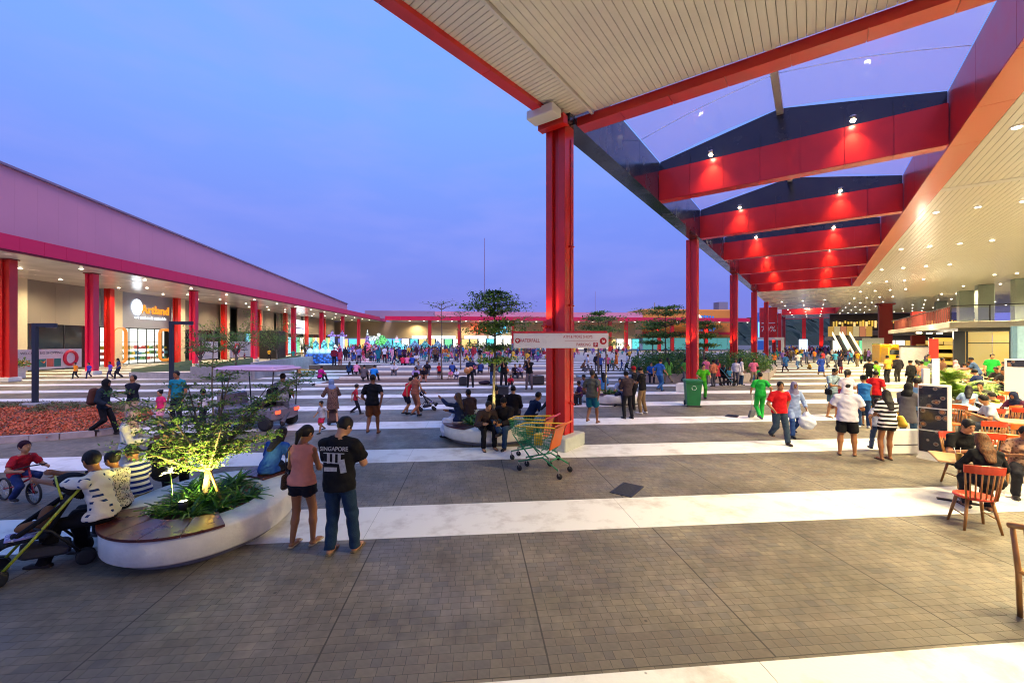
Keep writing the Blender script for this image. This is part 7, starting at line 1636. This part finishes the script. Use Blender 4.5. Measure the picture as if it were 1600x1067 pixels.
br = thing('dustpan', 'long handled grey dustpan carried by the green janitor', 'dustpan', gp(1174, 652), R(20)); MB().tube([(0, 0, .05), (.05, .0, .80)], .012, 6).build('handle', STEEL, br); MB().obox((0, -.02, .14), (.26, .08, .28), 0, .3, 0, .02).build('pan', mat('pan_grey', (.08, .09, .12), rough=.5), br)
P_(1218, 692, 1.64, 172, 'walk', 'tee', 'c4101e', 'jeans', ('2c3c50', 'denim', '202c3e'), 'short', 'man in red polo and jeans walking toward the camera', girth=1.12, fc='2a1a14', eyes=True, res=.014)
wb_, iwb = P_(1240, 682, 1.56, 168, 'walk2', 'tunic', '8ea2d0', 'jeans', '2c4a86', 'hijab', 'woman in pale blue with headscarf beside the man in red', fem=True, hc_='7e7898', eyes=True)
F = Field((-.4, -.4, 0), (.4, .4, .7), .025); F.ell((0, 0, .22), (.24, .16, .22), None, .03); F.cone((0, 0, .4), (0, 0, .55), .08, .02, .05); F.wrinkle(.012, 24); me = mesh_np('plastic_bag', *F.mesh(), True); me.materials.append(mat('bag_pale', (.62, .66, .78), rough=.4, var=.08, bump=.6, bscale=14)); hp_ = pw(wb_, iwb['hands'][0]); o = link('plastic_bag', me, None, (hp_.x + .02, hp_.y, hp_.z - .55)); tag(o, 'pale blue plastic shopping bag carried beside the man in red', 'bag')
mb_, imb = P_(1302, 652, 1.74, 190, 'phone', 'tee', '8aa0b0', 'shorts', '4c6472', 'short', 'man in pale blue tee and grey shorts with shoulder bag', feet='sandal', fc='2a1c18', eyes=True, res=.014)
t = thing('sling_bag', 'black sling bag on the man in pale blue tee', 'bag', mb_.location, mb_.rotation_euler.z); MB().obox((.27, .06, .92), (.10, .26, .20), 0, 0, 0, .03).build('pouch', fabric('15161c'), t); MB().tube([(.26, .05, 1.02), (.10, .155, 1.20), (-.10, .14, 1.40), (-.12, .02, 1.475), (-.02, -.15, 1.36), (.20, -.12, 1.10), (.26, .0, 1.0)], .012, 6).build('strap', fabric('15161c'), t)
P_(1310, 648, 1.1, 170, 'stand', 'tee', '2a3a60', 'jeans', '283a58', 'short', 'child behind the man in pale blue tee', child=True)
mw, imw = P_(1324, 712, 1.70, -35, 'shoulder_hold', 'loose', 'd6d2e0', 'shorts', '17181d', 'short', 'man in white tee and black shorts carrying a girl on his shoulders', girth=1.08, feet='sandal', fc='1c1614')
sp_ = pw(mw, imw['nb']); person((sp_.x, sp_.y, sp_.z - .035), 1.14, -30, 'shoulders', 'tee', 'e0d4dc', 'tight', 'b01a3c', 'pony', 'small girl in white top riding on the shoulders of the man', child=True, fem=True, res=.018)
P_(1350, 668, 1.62, -30, 'carry', 'sleeveless', '1f62a8', 'jeans', ('24406a', 'denim', '1a3050'), 'bun', 'woman in sleeveless blue top holding a child', fem=True, fc='d0d0d4')
P_(1352, 664, .95, 150, 'stand', 'tee', '2a86c8', 'shorts', '202838', 'short', 'child in blue held by the woman in sleeveless blue', child=True)
P_(1368, 655, 1.66, -60, 'stand', 'tee', 'c0141e', 'jeans', '2a2c34', 'short', 'man in red tee behind the woman in sleeveless blue')
wst, _ = P_(1384, 719, 1.58, -8, 'hipshift', 'loose', ('15151c', 'stripes', 'e4e0e2', 62.0), 'mini', '14141a', 'long', 'woman with long black hair in striped black and white top', fem=True, feet='sandal', fc='3a2418', sk=3)
t = thing('yellow_handbag', 'mustard yellow handbag at the side of the striped top woman', 'bag', wst.location, wst.rotation_euler.z); F = Field((.0, -.4, .5), (.6, .3, 1.2), .014); F.cone((.27, -.04, .98), (.29, -.06, .84), .09, .135, .05, side=(0, 1, 0), flat=.55); me = mesh_np('pouch', *F.mesh(), True); me.materials.append(mat('mustard', (.62, .38, .02), rough=.4, var=.1)); link('pouch', me, t); MB().tube([(.25, -.02, 1.05), (.17, -.02, 1.26), (.13, .0, 1.33), (.20, .06, 1.2), (.27, .02, 1.04)], .009, 6).build('strap', MATS['mustard'], t)
P_(1372, 704, 1.25, -20, 'walk', 'tee', '9098b8', 'jeans', ('2c3c60', 'denim', '20304e'), 'short', 'child in blue jeans half hidden by the striped top woman', child=True)
P_(1418, 694, 1.60, -60, 'phone', 'tunic', '55525a', 'jeans', ('2c4460', 'denim', '20344c'), 'hijab', 'woman in grey with black headscarf reading the menu board', fem=True, hc_='121216')
P_(1432, 690, 1.70, -80, 'stand', 'tee', '6a92bc', 'jeans', '20242e', 'short', 'man in light blue shirt behind the menu board')
for px, py, h, yw, tp, c, bt, b, hr, lab, ps in ((1387, 598, 1.76, 8, 'tee', 'c8a43c', 'jeans', '18181e', 'short', 'stout man in mustard yellow shirt under the gallery', 'stand'), (1403, 597, 1.74, -5, 'jacket', '201c24', 'jeans', '2a2824', 'short', 'man in dark shirt beside the yellow shirt man', 'stand'), (1423, 612, 1.66, 10, 'jacket', '151518', 'jeans', '17171b', 'bun', 'woman all in black with hands on hips', 'stand'), (1434, 606, 1.64, 20, 'sleeveless', 'b87a68', 'mini', '2a7a94', 'long', 'woman in peach top and teal shorts beside the woman in black', 'walk'), (1441, 610, 1.60, 0, 'tee', 'c08070', 'jeans', '2a2c38', 'short', 'man in salmon tee left of the white panel', 'stand'), (1358, 604, 1.62, -30, 'tee', '15161a', 'jeans', '1c1e24', 'short', 'man in black tee left of the lime top', 'stand'), (1370, 606, 1.58, 20, 'loose', '74c428', 'jeans', '2a3830', 'short', 'person in bright lime top under the gallery', 'walk'),
    (1227, 582, 1.62, 4, 'tunic', '1c4c86', 'tight', '121218', 'bun', 'woman in blue coat and black leggings walking away', 'walk'), (1247, 577, 1.66, 0, 'tee', 'dcd8d0', 'jeans', '5a80b0', 'short', 'man in white tee and pale jeans walking away', 'walk2'), (1214, 563, 1.60, 10, 'tunic', '1c6a7c', 'jeans', '1c4a5c', 'hijab', 'woman in teal dress far along the gallery', 'walk'), (1236, 566, 1.70, -5, 'jacket', '5c5044', 'jeans', '3a3430', 'short', 'man in brown far along the gallery', 'walk2'), (1281, 556, 1.68, 5, 'tee', '16182c', 'jeans', '1a1a22', 'short', 'man in dark striped shirt in the middle of the gallery', 'walk'), (1300, 563, 1.66, 0, 'tee', ('24304e', 'stripes', 'd0d0d8'), 'jeans', '1c1c26', 'short', 'man in navy banded shirt in the gallery', 'stand'), (1283, 588, 1.62, 172, 'dress', '1e3e9c', 'tight', '8a6a50', 'bun', 'girl in royal blue dress in the gallery', 'walk'), (1313, 584, 1.66, -160, 'tunic', '241c34', 'tight', '7a2434', 'long', 'woman in dark dress with backpack drinking', 'mic'), (1338, 567, 1.64, 0, 'long', '5a1c24', 'jeans', '2a1c20', 'short', 'person in maroon walking toward the escalators', 'walk'), (1352, 565, 1.66, 20, 'jacket', '3c3026', 'jeans', '2a241e', 'short', 'person in dark brown right of the escalators', 'stand'), (1316, 560, 1.62, 0, 'tee', '8a8490', 'jeans', '4a4448', 'short', 'person in grey before the escalators', 'walk2'), (1328, 561, 1.66, 180, 'tee', 'd8a868', 'jeans', '2a2420', 'short', 'person in tan before the left escalator', 'stand'), (1270, 553, 1.66, 0, 'tee', '2a2420', 'jeans', '1c1c20', 'short', 'dark dressed person far down the gallery', 'walk'), (1222, 552, 1.64, 180, 'tee', 'e0d0c0', 'jeans', '4a4a5a', 'long', 'pale dressed woman far down the gallery', 'walk'), (1242, 553, 1.66, 180, 'tee', 'b03030', 'jeans', '2c2c34', 'short', 'red shirted man far down the gallery', 'walk2'), (1193, 571, 1.62, 20, 'tee', '3c5aa0', 'jeans', '1c1c26', 'short', 'man in blue beside the fourth gallery column', 'stand'), (1160, 576, 1.64, 150, 'long', '402838', 'jeans', '1c1c26', 'long', 'woman in plum beside the third gallery column', 'stand')):
    P_(px, py, h, yw, ps, tp, c, bt, b, hr, lab, hc_='2c5864' if hr == 'hijab' else None, girth=1.18 if 'stout' in lab else 1.0)
P_(1267, 577, 1.1, 90, 'crouch', 'tee', 'c89a2c', 'jeans', '6a5a34', 'short', 'child in yellow crouching on the gallery stripes', child=True)
P_(1205, 578, 1.62, 100, 'crouch', 'long', 'e0dcd8', 'jeans', 'd0ccc8', 'bun', 'woman in white crouching beside the gallery columns', fem=True)
P_(1368, 566, 1.5, 150, 'sit', 'tee', 'e0662c', 'jeans', 'b0aca8', 'short', 'person in orange seated before the food truck')
# diners
S_(1547, 6.42, 1.62, -24, 'sit_table', 'long', '131317', 'jeans', '17171c', 'long', 'woman with wavy brown hair in black on the nearest red chair', fem=True, hc_=HAIRB, feet='sandal', fc='3a2016')
S_(1497, 7.55, 1.72, 168, 'sit_table', 'tee', '121216', 'jeans', '17171c', 'short', 'man in black v neck tee looking down at the cafe table', eyes=True, sk=2)
S_(1597, 7.3, 1.62, 140, 'sit_table', 'tee', ('b08a70', 'floral', '7a5a48'), 'jeans', '20202a', 'short', 'person in pale patterned top at the right edge of the cafe table', fem=True, eyes=True)
S_(1555, 10.7, 1.70, 60, 'sit_table', 'tee', 'b4bcc8', 'jeans', '2a3040', 'short', 'man in pale grey tee seated behind the red chairs')
S_(1562, 13.2, 1.35, 60, 'sit_table', 'tee', ('c8b414', 'stripes', '2a2a1c'), 'jeans', '2a2a34', 'short', 'boy in yellow striped shirt at the family table', child=True)
S_(1513, 13.6, 1.62, -50, 'sit_table', 'tee', '9ab4d0', 'jeans', '24304a', 'long', 'woman with long black hair in light blue at the family table', fem=True)
S_(1535, 14.2, 1.70, 110, 'sit_eat', 'tee', '4a4c40', 'jeans', '24242c', 'short', 'man in olive tee eating at the family table')
S_(1592, 12.2, 1.60, 100, 'sit_table', 'tunic', '4a1c38', 'jeans', '24203a', 'hijab', 'woman in plum with navy headscarf at the right edge', fem=True, hc_='1c2440')
for px, d, yw, c, hr, lab, ps in ((1533, 16.6, 10, '1c2850', 'short', 'man in navy seen from behind on the dining deck', 'sit_table'), (1562, 18.4, 100, '34342e', 'short', 'man in dark grey reaching over a table on the deck', 'sit_table'), (1572, 17.2, 110, '2c2c30', 'long', 'woman in black on the dining deck', 'sit_table'), (1590, 16.4, 90, '5a5648', 'short', 'man in khaki before the white menu sign', 'sit_table'), (1508, 21.5, -40, 'b86a70', 'short', 'person in rose on the dining deck left side', 'sit_table'), (1497, 24, 20, 'e0a8a8', 'hijab', 'person in pale pink on the dining deck', 'sit'), (1522, 23.5, 60, '6a4030', 'long', 'woman in brown on the dining deck', 'sit_table'), (1548, 24.5, 120, 'c8b48c', 'short', 'person in beige near the glass front', 'sit_table'), (1576, 23, 70, '2a2c34', 'short', 'man in black near the glass front', 'sit_table'), (1470, 27, 10, '2a2420', 'short', 'person in dark clothes left of the deck', 'sit'), (1455, 29, -10, 'c8c4bc', 'short', 'person in white seated near the red vertical banner', 'sit'), (1440, 30, 30, '3a3430', 'short', 'person in charcoal seated near the pale kiosk', 'sit')):
    S_(px, d, 1.66, yw, ps, 'tee', c, 'jeans', '24242c', hr, lab, z=.30 if px > 1490 else 0, hc_='d89aa0' if hr == 'hijab' else None)
S_(1550, 20.5, 1.76, 150, 'stand', 'tee', '1ca43a', 'jeans', '18702c', 'short', 'waiter in bright green standing on the dining deck', z=.30)
S_(1528, 20.0, 1.70, 30, 'push', 'tee', '3a5078', 'jeans', '202a3c', 'short', 'man in slate blue bending over a deck table', z=.30)
# more walkers and sitters, each told apart by clothes and place
NAMES = {'b03040': 'crimson', '304a90': 'blue', 'd8d4dc': 'white', '1c1c24': 'black', '7a5aa0': 'purple', 'd06a90': 'pink', '3a8ab0': 'sky blue', '6a4a3a': 'brown', 'd8a830': 'yellow', '2a8a7a': 'teal', '8a8a94': 'grey', '5a1c3c': 'wine', 'd8702c': 'orange', '4a8a3a': 'green'}
BOTS = {'1c1c26': 'black', '2c4468': 'denim', '8a7a62': 'khaki', '55555e': 'grey'}
rq = random.Random(12); combos = [(a, b) for a in NAMES for b in BOTS]; rq.shuffle(combos)
ZONES = [('on the stripes beyond the right planter', (905, 1000), (30, 44), 0, 12, ('walk', 'stand', 'walk2', 'crouch')), ('deep in the gallery before the escalators', (1205, 1375), (36, 62), 0, 16, ('walk', 'walk2', 'stand')), ('on the upper terrace of the fair', (545, 800), (41.5, 47), .45, 16, ('stand', 'walk', 'sit_low', 'sit_low')), ('in front of the shrub bed wall', (1040, 1195), (25.6, 26.6), .0, 7, ('stand', 'walk')), ('among the cafe tables', (1445, 1475), (22, 32), 0, 6, ('sit', 'stand')), ('seated along the terrace edges', (600, 850), (30.1, 30.2), .26, 8, ('sit_low',)), ('on the left walkway by the shops', (215, 470), (50, 62), 0, 8, ('walk', 'walk2', 'stand'))]
ci = 0
for zone, (p0, p1), (d0, d1), zz, n, pz_ in ZONES:
    for k in range(n):
        a, b = combos[ci % len(combos)]; ci += 1; ps = rq.choice(pz_); fem = rq.random() < .45; kid = rq.random() < .2
        S_(p0 + (p1 - p0) * (k + rq.uniform(.1, .9)) / n, rq.uniform(d0, d1), rq.uniform(1.0, 1.2) if kid else rq.uniform(1.55, 1.76), rq.choice((0, 15, 90, 170, 190, 270)), ps, 'tunic' if fem and 'sit' not in ps and rq.random() < .4 else 'tee', a, 'jeans', b, rq.choice(('long', 'bun', 'hijab')) if fem else 'short', '%s in %s top and %s trousers %s' % ('child' if kid else 'woman' if fem else 'man', NAMES[a], BOTS[b], zone), z=zz, hc_=None if not fem else '3a3444', fem=False, res=.034)
# far crowd that reads as one mass
r = np.random.default_rng(77); pro = []
for ps, tp, bt, hr in (('stand', 'tee', 'jeans', 'short'), ('walk', 'tee', 'jeans', 'long'), ('stand', 'tunic', 'jeans', 'hijab'), ('sit', 'tee', 'jeans', 'short')):
    geo, _i = figure(ps, tp, bt, hr, .06); A = []
    for nm, me in geo:
        if nm in ('shoe',): continue
        v = np.zeros(len(me.vertices) * 3, np.float32); me.vertices.foreach_get('co', v); q = np.zeros(len(me.polygons) * 4, np.int32); me.polygons.foreach_get('vertices', q) if False else me.loops.foreach_get('vertex_index', q); A.append((nm, v.reshape(-1, 3), q.reshape(-1, 4)))
    pro.append(A)
cloth_cols = ['b03040', '304070', 'c8c4cc', '20202a', '7a5aa0', 'd06a90', '3a7ab0', '5a4a44', 'e0b040', '2a8a8a', '8a8a94', '402038']
cm = [skin(1), HAIRM] + [fabric(c) for c in cloth_cols]
def crowd(name, label, spots, z):
    Vs, Fs, Is = [], [], []; off = 0
    for x, y in spots:
        A = pro[(0, 1, 2, 3, 3, 3)[r.integers(0, 6)]]; a = r.uniform(0, 6.28); s = r.uniform(.62, 1.02) if r.uniform() < .4 else r.uniform(.92, 1.03); c, sn = math.cos(a), math.sin(a); tcid, bcid = r.integers(2, len(cm)), r.integers(2, len(cm))
        for nm, v, q in A:
            w = np.stack([(v[:, 0] * c - v[:, 1] * sn) * s + x, (v[:, 0] * sn + v[:, 1] * c) * s + y, v[:, 2] * s + z], 1); Vs.append(w); Fs.append(q + off); off += len(v)
            Is.append(np.full(len(q), {'body': 0, 'hair': 1, 'headscarf': tcid, 'shirt': tcid, 'dress': tcid}.get(nm, bcid), np.int32))
    me = mesh_np(name, np.concatenate(Vs), np.concatenate(Fs), True)
    for m_ in cm: me.materials.append(m_)
    me.polygons.foreach_set('material_index', np.concatenate(Is)); o = link(name, me); tag(o, label, kind='stuff')
sp = []
for k in range(620):
    d = r.uniform(45, 104); px = r.uniform(530, 860) if r.uniform() < .75 else r.uniform(470, 1000); sp.append(at(px, d)[:2])
crowd('fair_crowd', 'dense crowd of visitors at the far fair', sp, .45)
sp = []
for k in range(130):
    d = r.uniform(58, 125); s, t = r.uniform(.5, 13), 0; px = r.uniform(1195, 1330); sp.append(at(px, d)[:2])
crowd('gallery_crowd', 'crowd of walkers deep in the gallery', sp, 0)
flush_text()
